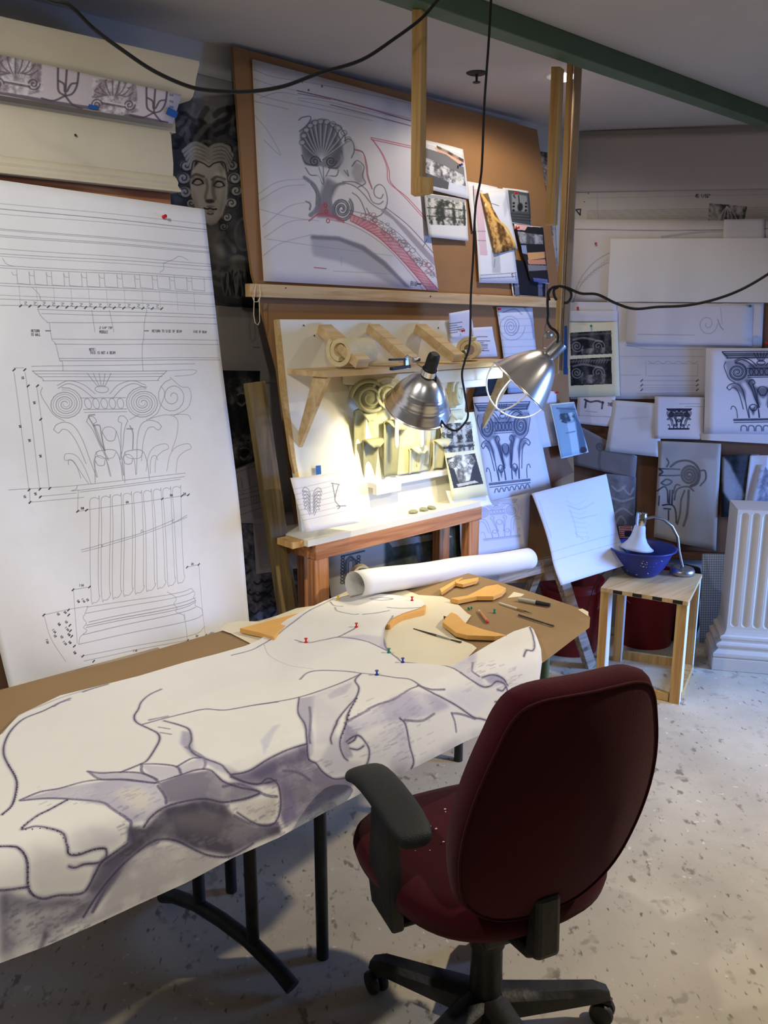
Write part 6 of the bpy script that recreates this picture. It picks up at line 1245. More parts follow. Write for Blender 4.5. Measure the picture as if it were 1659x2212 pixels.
    ln([(690, 1310), (840, 1345), (1000, 1430), (1150, 1550), (1300, 1720), (1370, 1810)], 1.1, (150, 90, 98), .6); ln([(840, 1245), (1000, 1290), (1180, 1400), (1330, 1550), (1480, 1740)], 1.1, D, .6)
    rs_ = random.Random(12)
    for i in range(70):
        t = i/69; x = 940+t*500+rs_.uniform(-40, 40)*.6; y = 1270+430*t**1.15+rs_.uniform(-34, 34); r = rs_.uniform(2.5, 7); cv.ell(*K([(x, y)])[0], r, r*.8, w=1.1, c=rs_.choice([(150, 90, 100), (110, 106, 112)]), a=.6)
    f(K([(1090, 1230), (1250, 1370), (1400, 1530), (1480, 1620), (1470, 1660), (1300, 1480), (1150, 1310), (1060, 1250)]), (150, 140, 148), .8, 1.5); ln([(1100, 1225), (1260, 1350), (1420, 1520), (1480, 1600)], 1.4, D, .8)
    # arch
    f(K([(562, 1425), (760, 1440), (940, 1500), (1100, 1620), (1250, 1770), (1300, 1810), (1180, 1800), (1000, 1700), (800, 1620), (575, 1570)]), (168, 166, 176), .85, 5); f(K([(562, 1422), (760, 1432), (940, 1495), (1100, 1612), (1270, 1790), (1295, 1800), (1240, 1790), (1080, 1640), (930, 1530), (760, 1462), (562, 1450)]), (112, 110, 120), .75, 2.5)
    for P in ([(170, 1140), (330, 1040), (520, 1020)], [(190, 1180), (360, 1080), (520, 1060)], [(220, 1360), (400, 1220), (560, 1180)], [(230, 1440), (400, 1330), (560, 1310)], [(220, 1570), (350, 1480), (560, 1420)], [(180, 1230), (400, 1290), (620, 1320)], [(250, 1450), (600, 1500), (1150, 1570)], [(160, 560), (260, 680), (350, 850), (230, 740)], [(720, 1680), (1160, 1700)], [(780, 1570), (780, 1640)]): ln(P, .9, (140, 140, 146), .5)
    ln([(585, 1655), (670, 1663)], 1.4, (160, 70, 80), .8); cv.text('BIG', *K([(1285, 1752)])[0], 8, .15, 1.1, (70, 70, 80)); cv.fill(K([(1325, 1765), (1360, 1765), (1358, 1778), (1325, 1776)]), (60, 60, 70), .8, .6); ln([(1370, 1505), (1400, 1450)], 1)
sheet('shell_drawing', 'large sheet with shaded scallop shell and red arch ornament on the fibreboard', 'drawing', [(543, 128), (887, 222), (947, 628), (567, 608)], LB.off(.003), d_shell, (214, 210, 212), 1.2, bend=.004, n=16)
# ================================================================ prints pinned on the fibreboard (right part)
B1 = LB.off(.004); B2 = LB.off(.010); B3 = LB.off(.016); B4 = LB.off(.022)
def d_p1(cv):
    cv.fill([(920, 312), (1000, 335), (1008, 425), (915, 410)], (206, 206, 210), 1, .5); cv.fill([(940, 318), (1000, 345), (1000, 360), (960, 345), (936, 322)], (214, 164, 140), .9, 1)
    cv.fill([(915, 320), (960, 335), (1000, 362), (1002, 385), (915, 350)], (110, 110, 114), .95, 1); cv.photo([(915, 340), (1002, 380), (1006, 410), (915, 372)], (90, 90, 96), (214, 214, 218), 4, 8, 1.8, .5)
    cv.fill([(915, 372), (970, 395), (968, 410), (915, 400)], (84, 86, 92), 1, 1); cv.fill([(968, 394), (1005, 402), (1007, 424), (966, 414)], (198, 206, 226), .9, 1); cv.photo([(940, 315), (1000, 345), (1000, 352), (942, 322)], (70, 64, 60), (160, 140, 126), 6, 7, 1.6)
sheet('cornice_photo', 'photo print of a carved cornice right of the left hanging stud', 'photo', [(916, 303), (999, 323), (1012, 430), (915, 408)], B2, d_p1, (222, 222, 224), 1.3)
def d_p2(cv):
    cv.photo([(921, 428), (1002, 438), (1005, 488), (926, 486)], (60, 64, 60), (206, 204, 196), 3, 9, 2.2, .45)
    for y in (452, 470): cv.line([(922, y-3), (1004, y+3)], 2, (60, 62, 60), .7, .8)
    cv.fill([(918, 420), (1003, 432), (1003, 438), (920, 428)], (150, 152, 160), .9, 1)
sheet('frieze_photo', 'small print of ornamental frieze panels below the carved cornice photo', 'photo', [(914, 417), (1004, 432), (1012, 521), (924, 513)], B3, d_p2, (216, 216, 216), 1.3)
sheet('blank_note', 'narrow plain sheet edge between the frieze print and the gold arch photo', 'paper', [(1006, 392), (1073, 405), (1080, 500), (1018, 500)], B1, None, (214, 214, 220), .8)
def d_p4(cv):
    cv.fill([(1022, 408), (1040, 412), (1052, 552), (1035, 552)], (206, 168, 178), .7, 1); cv.fill([(1060, 540), (1078, 544), (1080, 590), (1062, 590)], (176, 180, 188), .8, 1.5)
    lines(cv, [[(1036, 595), (1112, 590)], [(1036, 602), (1112, 598)], [(1068, 560), (1066, 578)], [(1030, 500), (1048, 500)], [(1030, 520), (1048, 520)], [(1110, 590), (1112, 604)]], 1, (100, 104, 120)); cv.text('S', 1103, 592, 7)
sheet('arch_plan', 'long white drawing sheet hanging beneath the gold arch photo', 'drawing', [(1021, 400), (1095, 410), (1117, 613), (1033, 611)], B2, d_p4, (224, 226, 234), 1.2)
def d_p5(cv):
    cv.fill([(1036, 420), (1052, 418), (1072, 480), (1090, 548), (1066, 549)], (124, 98, 68), 1, 1); cv.photo([(1040, 420), (1056, 440), (1080, 480), (1112, 530), (1112, 541), (1068, 549), (1050, 490)], (98, 66, 30), (222, 176, 104), 4, 9, 1.6, .5)
    cv.line([(1038, 420), (1050, 440), (1066, 470), (1094, 494), (1110, 530)], 4, (238, 190, 100), .9, 1.5); cv.fill([(1094, 416), (1102, 440), (1090, 470), (1086, 440)], (178, 182, 190), .6, 3)
    cv.line([(1060, 440), (1076, 445)], 1, (90, 90, 96), .7); cv.blob(1047, 443, 2, 4, (230, 226, 200), .9, 1)
sheet('gold_arch_photo', 'photo of a gilded carved arch on pale sky, tilted on the fibreboard', 'photo', [(1036, 416), (1093, 411), (1116, 538), (1067, 550)], B3, d_p5, (218, 222, 230), 1.3)
def d_p6(cv):
    cv.fill([(1088, 410), (1143, 418), (1146, 486), (1100, 480)], (78, 82, 84), 1, .5); cv.fill([(1102, 420), (1136, 424), (1138, 458), (1104, 456)], (138, 142, 142), .9, 1.5); cv.blob(1121, 448, 6, 9, (26, 26, 28), .95, 1.5); cv.line([(1117, 424), (1119, 445)], 2, (40, 40, 44), .9)
    for x in (1107, 1134):
        for y in (440, 447, 455): cv.blob(x, y, 2.6, 2.6, (20, 20, 22), .95, .6)
    for y in (462, 468, 474): cv.line([(1100, y), (1146, y+3)], 2.2, (50, 54, 58), .8)
sheet('altar_photo', 'dark photo of a grey niche with small urns, red pin at its top', 'photo', [(1084, 406), (1141, 413), (1147, 488), (1096, 482)], B1, d_p6, (226, 228, 230), 1.3)
def d_p7(cv):
    cv.fill([(1112, 488), (1172, 492), (1183, 612), (1118, 605)], (34, 34, 40), 1, .5); cv.fill([(1112, 482), (1140, 487), (1133, 498), (1115, 497)], (222, 180, 178), 1, 1); cv.photo([(1116, 500), (1171, 508), (1172, 528), (1122, 526)], (80, 80, 84), (170, 172, 174), 4, 8, 1.6)
    cv.fill([(1138, 546), (1175, 544), (1176, 558), (1140, 562)], (214, 162, 110), 1, 1); cv.fill([(1138, 562), (1176, 560), (1178, 572), (1140, 571)], (206, 142, 118), 1, 1); cv.fill([(1124, 530), (1136, 530), (1138, 550), (1126, 548)], (150, 168, 206), .9, 1); cv.fill([(1138, 572), (1179, 574), (1180, 584), (1140, 586)], (140, 140, 146), .9, 1); cv.fill([(1150, 600), (1180, 604), (1181, 612), (1152, 610)], (120, 130, 190), .8, 1)
sheet('balcony_photo', 'tilted photo of a dark cornice with orange blinds below the niche photo', 'photo', [(1108, 484), (1171, 491), (1183, 614), (1144, 607)], B3, d_p7, (214, 216, 220), 1.3)
def d_p8(cv):
    cv.fill([(1104, 560), (1178, 570), (1178, 641), (1107, 638)], (26, 30, 42), 1, .5); 
    for x in (1114, 1166): cv.fill([(x-5, 602), (x+4, 602), (x+6, 640), (x-4, 640)], (120, 128, 150), .8, 1); cv.blob(x, 618, 6, 3, (140, 146, 168), .8, 1)
sheet('night_photo', 'dark blue photo with two pale posts standing just above the pine ledge', 'photo', [(1100, 560), (1178, 572), (1179, 643), (1105, 640)], B1, d_p8, (220, 222, 228), 1.2)
sheet('striped_poster', 'strip of grey bark patterned print behind the post at the board edge', 'print', [(1162, 326), (1190, 332), (1205, 610), (1180, 610)], LB.off(-.02), lambda cv: cv.photo([(1150, 320), (1210, 320), (1210, 620), (1150, 620)], (60, 56, 56), (170, 166, 164), 3, 6, 1.8), (120, 116, 116), 1.)
for x, y, c, l in ((1112, 418, 'r', 'red push pin on the dark niche photo'), (1116, 493, 'r', 'red push pin at the top of the tilted blinds photo'), (993, 357, 'b', 'blue push pin in the carved cornice photo')): push_pin(LB.off(.024).on(x, y), LB.n, c, l, 1.2)
# notes right of the white panel
def txt_lines(cv, x, y, n, dy, w, dx=0, sl=.0, c=(96, 96, 110), r=3):
    q = random.Random(r)
    for i in range(n):
        L_ = w*q.choice([.5, .8, 1, .9]); X = x+dx*i; j = X
        while j < X+L_:
            k = min(X+L_, j+q.uniform(3, 8)); cv.line([(j, y+i*dy+(j-x)*sl), (k, y+i*dy+(k-x)*sl)], 1.5, c, .7, .6, sm=False); j = k+1.6
sheet('typed_note', 'narrow folded note with typed lines and a red pin above the shelf', 'note', [(965, 678), (1010, 670), (1024, 728), (972, 732)], WPN.off(.004), lambda cv: txt_lines(cv, 968, 700, 5, 5, 34, .5, -.14), (214, 216, 232), 1.3, wave=lambda u, v: .004*(1-v))
sheet('typed_letter', 'white typed letter page leaning on the shelf behind the hanging cord', 'note', [(1018, 708), (1061, 706), (1073, 770), (1025, 772)], WPN.off(.010), lambda cv: (txt_lines(cv, 1024, 728, 1, 5, 32), txt_lines(cv, 1027, 737, 3, 4, 28, r=5), txt_lines(cv, 1030, 748, 3, 4.5, 24, r=8), txt_lines(cv, 1032, 758, 1, 4, 26)), (218, 220, 236), 1.3)
push_pin(WPN.off(.012).on(998, 715), WPN.n, 'r', 'red push pin in the folded typed note', 1.1)
def d_vol(cv):
    cv.spiral(1102, 706, 16, 3, .9, (120, 130, 170), .7, .7, sy=1.3); cv.spiral(1102, 706, 30, 1.2, .9, (130, 140, 176), .6, .7, sy=1.1, end=.5); cv.line([(1128, 660), (1145, 690), (1152, 730)], 3, (120, 130, 160), .5, 2); cv.line([(1085, 675), (1110, 668), (1126, 680)], 1.6, (120, 130, 160), .6)
    for i in range(12): cv.line([(1078, 690+i*15), (1170, 688+i*15)], .7, (140, 150, 190), .5)
sheet('volute_sketch', 'pale sheet with pencil volute spiral, hanging from the ledge behind the guarded lamp', 'drawing', [(1072, 663), (1148, 665), (1165, 850), (1096, 850)], B2, d_vol, (206, 212, 232), 1.1)
push_pin(LB.off(.016).on(1077, 668), LB.n, 'r', 'red push pin at the corner of the pencil volute sheet', 1.1)
sheet('dark_star_print', 'black sheet with faint star dust behind the right shelf gusset', 'print', [(1037, 808), (1090, 790), (1097, 842), (1018, 858)], B3, lambda cv: cv.photo([(1010, 780), (1110, 780), (1110, 870), (1010, 870)], (22, 28, 36), (60, 70, 80), 3, 4, .9, .3), (30, 36, 44), 1.)
# sheets in the corner below the lamp
SC = LB.off(.03)
def d_cap1(cv):
    cap(cv, [(1022, 872), (1142, 868), (1146, 1045), (1052, 1056)], 1.3, (52, 62, 92), .85, .95, .25)
    for i in range(7): cv.line([(1066+i*11, 1064-i*1.6), (1068+i*11, 1057-i*1.6), (1072+i*11, 1056-i*1.6), (1075+i*11, 1063-i*1.6)], 1.4, (60, 68, 96), .7, .8)
sheet('corner_sheet', 'tall blank bluish sheet behind the shaded capital drawing', 'paper', [(1140, 842), (1200, 846), (1206, 962), (1165, 968)], SC.off(-.006), None, (214, 218, 236), .6)
sheet('capital_drawing', 'shaded charcoal drawing of an ionic capital between the two clamp lamps', 'drawing', [(1018, 858), (1148, 848), (1188, 1062), (1050, 1086)], SC, d_cap1, (222, 224, 236), 1.5, bend=.006)
def d_mat(cv):
    cv.photo([(950, 917), (1016, 911), (1023, 972), (958, 979)], (70, 70, 66), (196, 194, 184), 6, 11, 2.2, .5)
    rs_ = random.Random(4)
    for i in range(12): cv.spiral(955+rs_.uniform(0, 62), 920+rs_.uniform(0, 34), rs_.uniform(4, 8), 1.5, 1.6, rs_.choice([(50, 50, 48), (210, 208, 196)]), .7, .7, a0=rs_.uniform(0, 6))
    cv.line([(957, 968), (1022, 962)], 3, (70, 70, 66), .8, 1); cv.line([(957, 962), (1022, 956)], 3, (180, 178, 168), .8, 1)
    cv.fill([(962, 990), (1025, 979), (1042, 1045), (978, 1055)], (66, 68, 76), 1, .6); cv.photo([(966, 995), (985, 983), (1018, 983), (1026, 996), (1020, 1010), (1014, 1038), (990, 1044), (980, 1014), (968, 1008)], (110, 110, 104), (236, 234, 222), 4, 9, 1.8, .6, 1); cv.photo([(984, 1046), (1024, 1038), (1032, 1042), (988, 1052)], (180, 178, 166), (230, 228, 216), 2); cv.spiral(975, 1004, 8, 2, 1.6, (80, 80, 76), .8, .7); cv.spiral(1020, 998, 7, 2, 1.4, (80, 80, 76), .8, .7, dirn=-1)
sheet('photo_mount', 'cream mount with carved frieze and old capital photos beside the plaster capital', 'photo', [(944, 896), (1022, 890), (1052, 1070), (975, 1082)], WPN.off(.045), d_mat, (232, 228, 190), 1.6)
sheet('white_page', 'bright white page poking out under the cream photo mount', 'paper', [(962, 1060), (1050, 1062), (1062, 1090), (978, 1112)], WPN.off(.038), None, (236, 236, 236), .6)
def d_faint(cv): cap(cv, [(1020, 1085), (1115, 1078), (1125, 1160), (1040, 1170)], .9, (150, 152, 176), .6)
sheet('faint_capital_sketch', 'pale sheet with faint pencil capital below the shaded capital drawing', 'drawing', [(990, 1098), (1143, 1064), (1138, 1182), (996, 1206)], SC.off(.004), d_faint, (210, 210, 224), 1.2)
def d_colph(cv):
    cv.fill([(1190, 876), (1238, 871), (1266, 975), (1212, 988)], (148, 176, 196), 1, .5); cv.fill([(1205, 885), (1236, 876), (1250, 905), (1246, 912), (1212, 900)], (90, 110, 130), .6, 3); cv.photo([(1206, 894), (1238, 890), (1242, 905), (1220, 915), (1206, 910)], (60, 78, 92), (186, 206, 216), 5, 8, 2); cv.fill([(1222, 916), (1238, 912), (1249, 978), (1234, 984)], (188, 210, 224), .95, 1); cv.fill([(1240, 900), (1254, 915), (1266, 975), (1251, 980), (1244, 940)], (84, 100, 124), .9, 2); cv.line([(1220, 936), (1239, 932)], 2, (110, 130, 150), .8); cv.line([(1202, 882), (1240, 884)], 2, (84, 100, 118), .8, 1.5); cv.blob(1258, 972, 8, 7, (66, 50, 56), .9, 2)
sheet('column_photo', 'bluish photo of a white column and capital pinned at the room corner', 'photo', [(1187, 873), (1238, 868), (1270, 977), (1211, 991)], LB.off(.055), d_colph, (214, 228, 236), 1.4)
tag(obj('fibreboard_offcut', MB().slab([LB.off(.012).on(*p) for p in [(1160, 965), (1206, 955), (1238, 1020), (1188, 1045)]], WM*.004), M['hardboard_dark']), 'small dark red brown panel under the corner photo', 'board')
# scroll of white paper on the rail
def scroll():
    a, b = wl(.66).on(768, 1264), wl(.60).on(1140, 1208); d = b-a; n = 44; u = d.normalized(); sd = u.cross(UP).normalized(); vs = []; m = 24
    for j in range(n+1):
        t = j/n; q = -2.6+t*5.6; r = .050-.012*t
        for i in range(m+1): s_ = i/m; rr_ = r*(1+.12*s_*math.sin(q)); vs.append(a+d*s_-sd*math.sin(q)*rr_*-1+UP*(math.cos(q)*rr_)+UP*.002*math.sin(s_*14))
    return MB().add(vs, [(j*(m+1)+i, j*(m+1)+i+1, (j+1)*(m+1)+i+1, (j+1)*(m+1)+i) for j in range(n) for i in range(m)])
tag(obj('paper_scroll', scroll(), M['paper'], smooth='all', solid=.0007), 'long half curled roll of white paper lying behind the table edge', 'paper roll')
# curled blue-lit drawing hanging over the rail
def d_bl(cv):
    for P in ([(1160, 1080), (1168, 1120), (1180, 1160)], [(1220, 1090), (1250, 1100), (1280, 1085)], [(1225, 1100), (1235, 1130), (1240, 1160)], [(1245, 1120), (1285, 1112)], [(1235, 1150), (1255, 1165)]): cv.line(P, 1.4, (168, 178, 206), .4, 1, .4)
    for i in range(8): cv.line([(1218+i*3, 1082+i*11), (1240+i*4, 1090+i*10), (1262, 1080+i*12)], 1, (182, 190, 214), .35, 1, .3)
    for i in range(2): cv.line([(1145, 1200+i*20), (1340, 1150+i*20)], .8, (150, 160, 190), .4)
def bwave(u, v): return .10*max(0, v-.72)**1.5*4*(.6+.4*u)+.03*math.sin(v*3)*(1-u)
sheet('hanging_drawing', 'pale drawing sheet with curled bottom hanging in the corner beside the blue bowl', 'drawing', [(1146, 1066), (1308, 1024), (1346, 1212), (1196, 1262)], Plane(WP(-.62, .52, .5), (WM*.9+RM*.25+UP*.15)), d_bl, (222, 226, 240), .9, n=26, wave=bwave)
# ================================================================ right wall sheets, back to front
def R(k): return rw(.036+.005*k)
def d_45(cv):
    for i in range(7): cv.line([(1268, 455+i*3), (1659, 448+i*3.6)], .8, (120, 116, 116), .55)
    cv.line([(1268, 428), (1659, 420)], .7, (130, 126, 126), .5); cv.line([(1290, 420), (1292, 475)], .7, (130, 126, 126), .5); cv.text('45 1/16"', 1502, 420, 7, 0, 1, (60, 56, 56)); cv.line([(1244, 453), (1254, 452), (1253, 465), (1244, 453)], 2.2, (30, 28, 30), .9, .6, sm=False)
    cv.photo([(1532, 439), (1614, 446), (1608, 476), (1530, 478)], (66, 64, 64), (176, 172, 170), 5, 5, 1.6, .45); 
    for i in range(5): cv.line([(1570, 446), (1560+i*6, 460), (1552+i*10, 476)], 1.4, (200, 196, 192), .7, 1)
    for x, y in ((1226, 434), (1271, 418), (1262, 436), (1234, 470)): cv.blob(x, y, 1.2, 1.2, (40, 38, 40), .9, .4)
sheet('plan_sheet', 'wide sheet with ruled lines and the note 45 1/16 high on the back wall', 'drawing', [(1226, 284), (1760, 272), (1760, 520), (1226, 500)], rw(.010), d_45, (196, 190, 186), .9, bend=.001)
sheet('upper_board', 'blank grey board covering the top of the back wall under the ceiling', 'board', [(1237, 292), (1760, 278), (1760, 405), (1236, 415)], rw(.022), None, (186, 180, 176), .5, bend=.0)
def d_arc(cv):
    cv.line([(1226, 495), (1450, 498), (1659, 494)], 1.1, (110, 106, 108), .7); cv.line([(1430, 512), (1500, 503), (1560, 500), (1620, 506)], 2.5, (150, 146, 150), .5, 2)
    for r_, a in ((0, .6), (14, .5)): cv.line([(1240-r_*.2, 650), (1250+r_*.4, 610+r_*.3), (1280+r_*.6, 570+r_*.8), (1320+r_, 545+r_), (1380, 525+r_)], 1.1, (140, 136, 140), a, .7)
    for i in range(14): cv.ell(1250+i*6+4, 612-i*5.2, 3, 3, w=.8, c=(150, 146, 150), a=.5)
sheet('arch_sketch', 'wide white sheet with faint pencil arch behind the blank white board', 'drawing', [(1224, 474), (1760, 478), (1760, 655), (1224, 652)], R(0), d_arc, (208, 202, 202), .9, bend=.001)
sheet('tracing_scrap', 'small translucent scrap above the blank white board, upper right', 'paper', [(1564, 474), (1650, 473), (1652, 530), (1560, 530)], R(1), None, (206, 202, 204), .6)
tag(obj('white_board', MB().slab([R(2).on(*p) for p in [(1319, 516), (1800, 514), (1800, 654), (1312, 652)]], RM*.006), mat('blank_canvas', C8(226, 222, 218), .8, noise=.01, scale=9)), 'large blank white board on the back wall', 'board')
def d_prof(cv):
    for P in ([(1350, 745), (1400, 755), (1520, 755)], [(1395, 782), (1395, 812)], [(1398, 786), (1508, 786)], [(1508, 786), (1506, 812)], [(1400, 812), (1508, 812)], [(1380, 838), (1510, 838)], [(1375, 850), (1510, 848)], [(1340, 770), (1520, 770)], [(1340, 810), (1385, 810)]): cv.line(P, .8, (140, 138, 150), .6, .5, sm=False)
    for i in range(5): cv.line([(1400+i*22, 780), (1410+i*22, 785), (1420+i*22, 780)], .8, (140, 138, 150), .6)
    for y in (822, 832, 842): cv.line([(1386, y), (1510, y)], .7, (120, 118, 130), .6); cv.line([(1384, y+2), (1388, y-2)], 1.5, (50, 50, 56), .8); cv.line([(1504, y+2), (1508, y-2)], 1.5, (50, 50, 56), .8)
sheet('profile_sheet', 'large pale sheet with ruled profile lines in the middle of the right wall', 'drawing', [(1232, 653), (1650, 652), (1640, 862), (1232, 862)], R(1), d_prof, (206, 202, 206), .9)
def d_faint2(cv): cv.spiral(1528, 700, 22, 1.6, 1, (160, 158, 170), .6, 1, sy=1.1); cv.line([(1550, 690), (1556, 705), (1562, 712)], 1.4, (120, 118, 130), .6); cv.line([(1378, 722), (1500, 724)], .8, (130, 128, 140), .6); cv.line([(1556, 665), (1560, 700)], 1, (150, 148, 160), .5)
sheet('translucent_sketch', 'wide translucent sheet with faint volute under the blank white board, green pin', 'drawing', [(1356, 654), (1626, 657), (1624, 748), (1352, 742)], R(3), d_faint2, (214, 210, 216), .9)
sheet('corner_scrap', 'white sheet edge beneath the translucent sketch, right side', 'paper', [(1560, 655), (1648, 657), (1645, 728), (1560, 726)], R(2), None, (214, 210, 216), .6)
def d_mat2(cv):
    for y0, y1, s_ in ((718, 768, 4), (775, 833, 7)):
        cv.photo([(1231, y0+1), (1320, y0-4), (1322, y1-4), (1233, y1)], (26, 26, 30), (96, 94, 92), s_, 6, 1.3, .32)
        for x, d, r in ((1246, 1, 13), (1292, -1, 14)): cv.spiral(x, y0+30, r, 2, 1.8, (150, 148, 142), .75, 1, dirn=d)
        cv.line([(1238, y0+16), (1262, y0+12), (1300, y0+20)], 3, (170, 168, 162), .6, 1.5); cv.photo([(1256, y0+36), (1308, y0+32), (1306, y1-5), (1256, y1-4)], (56, 56, 58), (150, 148, 144), 6, 9, 1.4, .5, 1)
        cv.line([(1233, y0+6), (1320, y0+2)], 3, (110, 108, 106), .6, 1.5)
    for i in range(14): cv.line([(1240+i*5.6, 777), (1237+i*5.6, 784)], 1.6, (140, 138, 132), .6)
sheet('capital_photos', 'cream mount with two dark photos of carved capitals, tall, right of the post', 'photo', [(1227, 683), (1334, 690), (1339, 855), (1216, 858)], R(4), d_mat2, (224, 218, 186), 1.4)
sheet('folded_slip', 'white slip of paper above the cream mount with two dark photos', 'paper', [(1226, 671), (1334, 671), (1334, 694), (1228, 694)], R(5), None, (212, 208, 212), .6)
sheet('red_pin_slip', 'pale slip with red pin just right of the post at cable height', 'paper', [(1240, 652), (1332, 653), (1332, 674), (1238, 674)], R(3), None, (212, 208, 212), .6)
def d_small(cv):
    for P in ([(1263, 863), (1275, 868), (1290, 866), (1303, 870)], [(1266, 866), (1264, 880)], [(1302, 868), (1300, 882)]): cv.line(P, 3, (40, 40, 46), .85, 1, .4)
    lines(cv, [[(1264, 888), (1290, 890)], [(1245, 897), (1318, 900)]], .8, (130, 128, 140)); cv.text('THE', 1313, 870, 6, .05, 1.2)
sheet('bracket_print', 'small print of a scrolled bench bracket left of the translucent pages', 'print', [(1248, 858), (1330, 856), (1320, 922), (1244, 914)], R(4), d_small, (212, 206, 212), 1.2)
sheet('translucent_page', 'blank translucent page tilted in the middle of the right wall', 'paper', [(1325, 864), (1430, 872), (1425, 987), (1307, 974)], R(5), lambda cv: (cv.fill([(1400, 870), (1412, 930), (1380, 930), (1370, 880)], (176, 170, 166), .4, 8), cv.line([(1340, 905), (1400, 900)], 2, (160, 156, 160), .3, 2)), (208, 206, 210), 1.)
def d_smc(cv): cap(cv, [(1440, 883), (1494, 883), (1490, 928), (1442, 928)], .9, (40, 40, 50), .85, .9); cv.line([(1448, 926), (1484, 926)], 1.6, (50, 50, 56), .8); lines(cv, [[(1467, 872), (1510, 872)], [(1480, 878), (1516, 878)]], .8, (140, 138, 150))
sheet('small_capital_print', 'white sheet with a small dark ionic capital print, right of the translucent page', 'print', [(1414, 856), (1521, 858), (1519, 949), (1413, 947)], R(6), d_smc, (220, 216, 224), 2.)
def d_cap2(cv):
    cap(cv, [(1560, 760), (1725, 758), (1722, 912), (1580, 915)], 1.5, (40, 46, 66), .85, .95, .25)
    for i in range(6): cv.line([(1600+i*16, 930), (1601+i*16, 921), (1607+i*16, 919), (1612+i*16, 922), (1613+i*16, 930)], 1.8, (70, 72, 90), .7, .9)
sheet('large_capital_drawing', 'large shaded ionic capital drawing cut by the right picture edge', 'drawing', [(1525, 752), (1745, 752), (1745, 938), (1520, 936)], R(8), d_cap2, (222, 222, 234), 1.5)
sheet('page_edge', 'white page edge under the large shaded capital drawing', 'paper', [(1515, 936), (1745, 930), (1745, 964), (1514, 950)], R(7), None, (214, 210, 216), .5)
def d_dark(cv):
    cv.fill([(1236, 920), (1318, 928), (1376, 990), (1376, 1030), (1300, 1030), (1236, 1000)], (122, 116, 116), .9, 2, .2); cv.spiral(1296, 964, 10, 1.6, 3, (90, 86, 88), .8, 1.5); cv.line([(1296, 975), (1294, 1000), (1300, 1030)], 4, (100, 96, 98), .7, 2); cv.line([(1310, 928), (1314, 940)], 4, (90, 86, 88), .7, 1.5)
sheet('dark_tracing', 'brownish tracing with faint scroll hanging below the translucent page', 'drawing', [(1242, 915), (1376, 985), (1372, 1034), (1236, 1002)], R(3), d_dark, (150, 146, 150), 1., wave=lambda u, v: .006*v)
def d_leaf(cv):
    cv.photo([(1310, 1026), (1378, 1026), (1378, 1150), (1310, 1150)], (84, 88, 100), (140, 142, 154), 4, 3, 1, .45)
    for P in ([(1322, 1050), (1335, 1060), (1350, 1050)], [(1345, 1052), (1360, 1068), (1368, 1055)], [(1322, 1075), (1345, 1082), (1368, 1075)], [(1325, 1110), (1345, 1098), (1366, 1112)], [(1330, 1130), (1340, 1115), (1352, 1128), (1345, 1140)]): cv.line(P, 3, (180, 182, 194), .7, 1.5, .3)
sheet('leaf_rubbing', 'dark grey rubbing of curling leaves behind the desk lamp', 'drawing', [(1306, 1022), (1374, 1030), (1370, 1144), (1320, 1140)], R(4), d_leaf, (120, 122, 134), 1.)
def d_scroll(cv):
    K = lambda P: Z(1180, 820, 3.463, P); D = (34, 32, 38); g = dict(c=D, a=.85, soft=1.2, g=.3)
    cx, cy = K([(1068, 715)])[0]; cv.spiral(cx, cy, 20, 3.1, 4.2, D, .85, 1.2, dirn=-1, a0=1.4, sy=1.15, g=.3)
    cv.line(K([(930, 650), (980, 615), (1050, 605), (1110, 630), (1145, 690), (1130, 770), (1080, 800)]), 3.6, **g)
    for P, w in (([(840, 665), (940, 668), (1000, 672)], 2), ([(845, 715), (940, 718), (1000, 715)], 2), ([(850, 672), (870, 690), (850, 705)], 3), ([(1150, 680), (1185, 680), (1190, 740), (1150, 790)], 2.2), ([(860, 770), (900, 745), (940, 765), (900, 790), (860, 775)], 2.4), ([(900, 590), (915, 620), (900, 650)], 2), ([(830, 830), (880, 800), (905, 830), (910, 920)], 2), ([(950, 850), (970, 790), (1000, 790)], 2.4), ([(960, 900), (970, 840), (1000, 810), (1060, 800), (1100, 830)], 2.4), ([(1035, 830), (1010, 900), (1000, 1000), (980, 1080)], 2.4), ([(1065, 830), (1060, 920), (1050, 1010), (1025, 1090)], 4), ([(925, 830), (920, 930)], 2.4), ([(945, 830), (940, 930)], 3), ([(870, 940), (920, 935), (955, 950), (970, 1000), (972, 1070)], 2.4), ([(880, 965), (930, 970)], 2), ([(915, 980), (915, 1050)], 1.8), ([(845, 870), (840, 940)], 1.4)): cv.line(K(P), w, **g)
    cv.fill(K([(840, 480), (1300, 480), (1260, 600), (1180, 590), (1120, 600), (1000, 590), (880, 590)]), (148, 142, 142), .5, 4, .3); cv.fill(K([(900, 590), (1180, 600), (1260, 1250), (1000, 1200), (960, 900), (860, 800)]), (150, 140, 126), .45, 8)
sheet('scroll_tracing', 'crinkled tracing with a bold charcoal volute hanging right of the desk lamp', 'drawing', [(1424, 952), (1557, 958), (1546, 1189), (1412, 1160)], R(5), d_scroll, (178, 172, 168), 1.6, bend=.006, n=16, wave=lambda u, v: .008*math.sin(u*9+v*4)*v)
def d_bw(cv):
    cv.photo([(1556, 978), (1622, 978), (1622, 1116), (1556, 1116)], (24, 28, 36), (70, 76, 88), 3, 3, 1.2, .35); cv.fill([(1560, 985), (1575, 1000), (1610, 1070), (1604, 1080), (1575, 1082), (1560, 1060)], (168, 172, 184), .9, 3, .3); cv.fill([(1578, 1084), (1606, 1080), (1592, 1102)], (120, 124, 136), .9, 2)
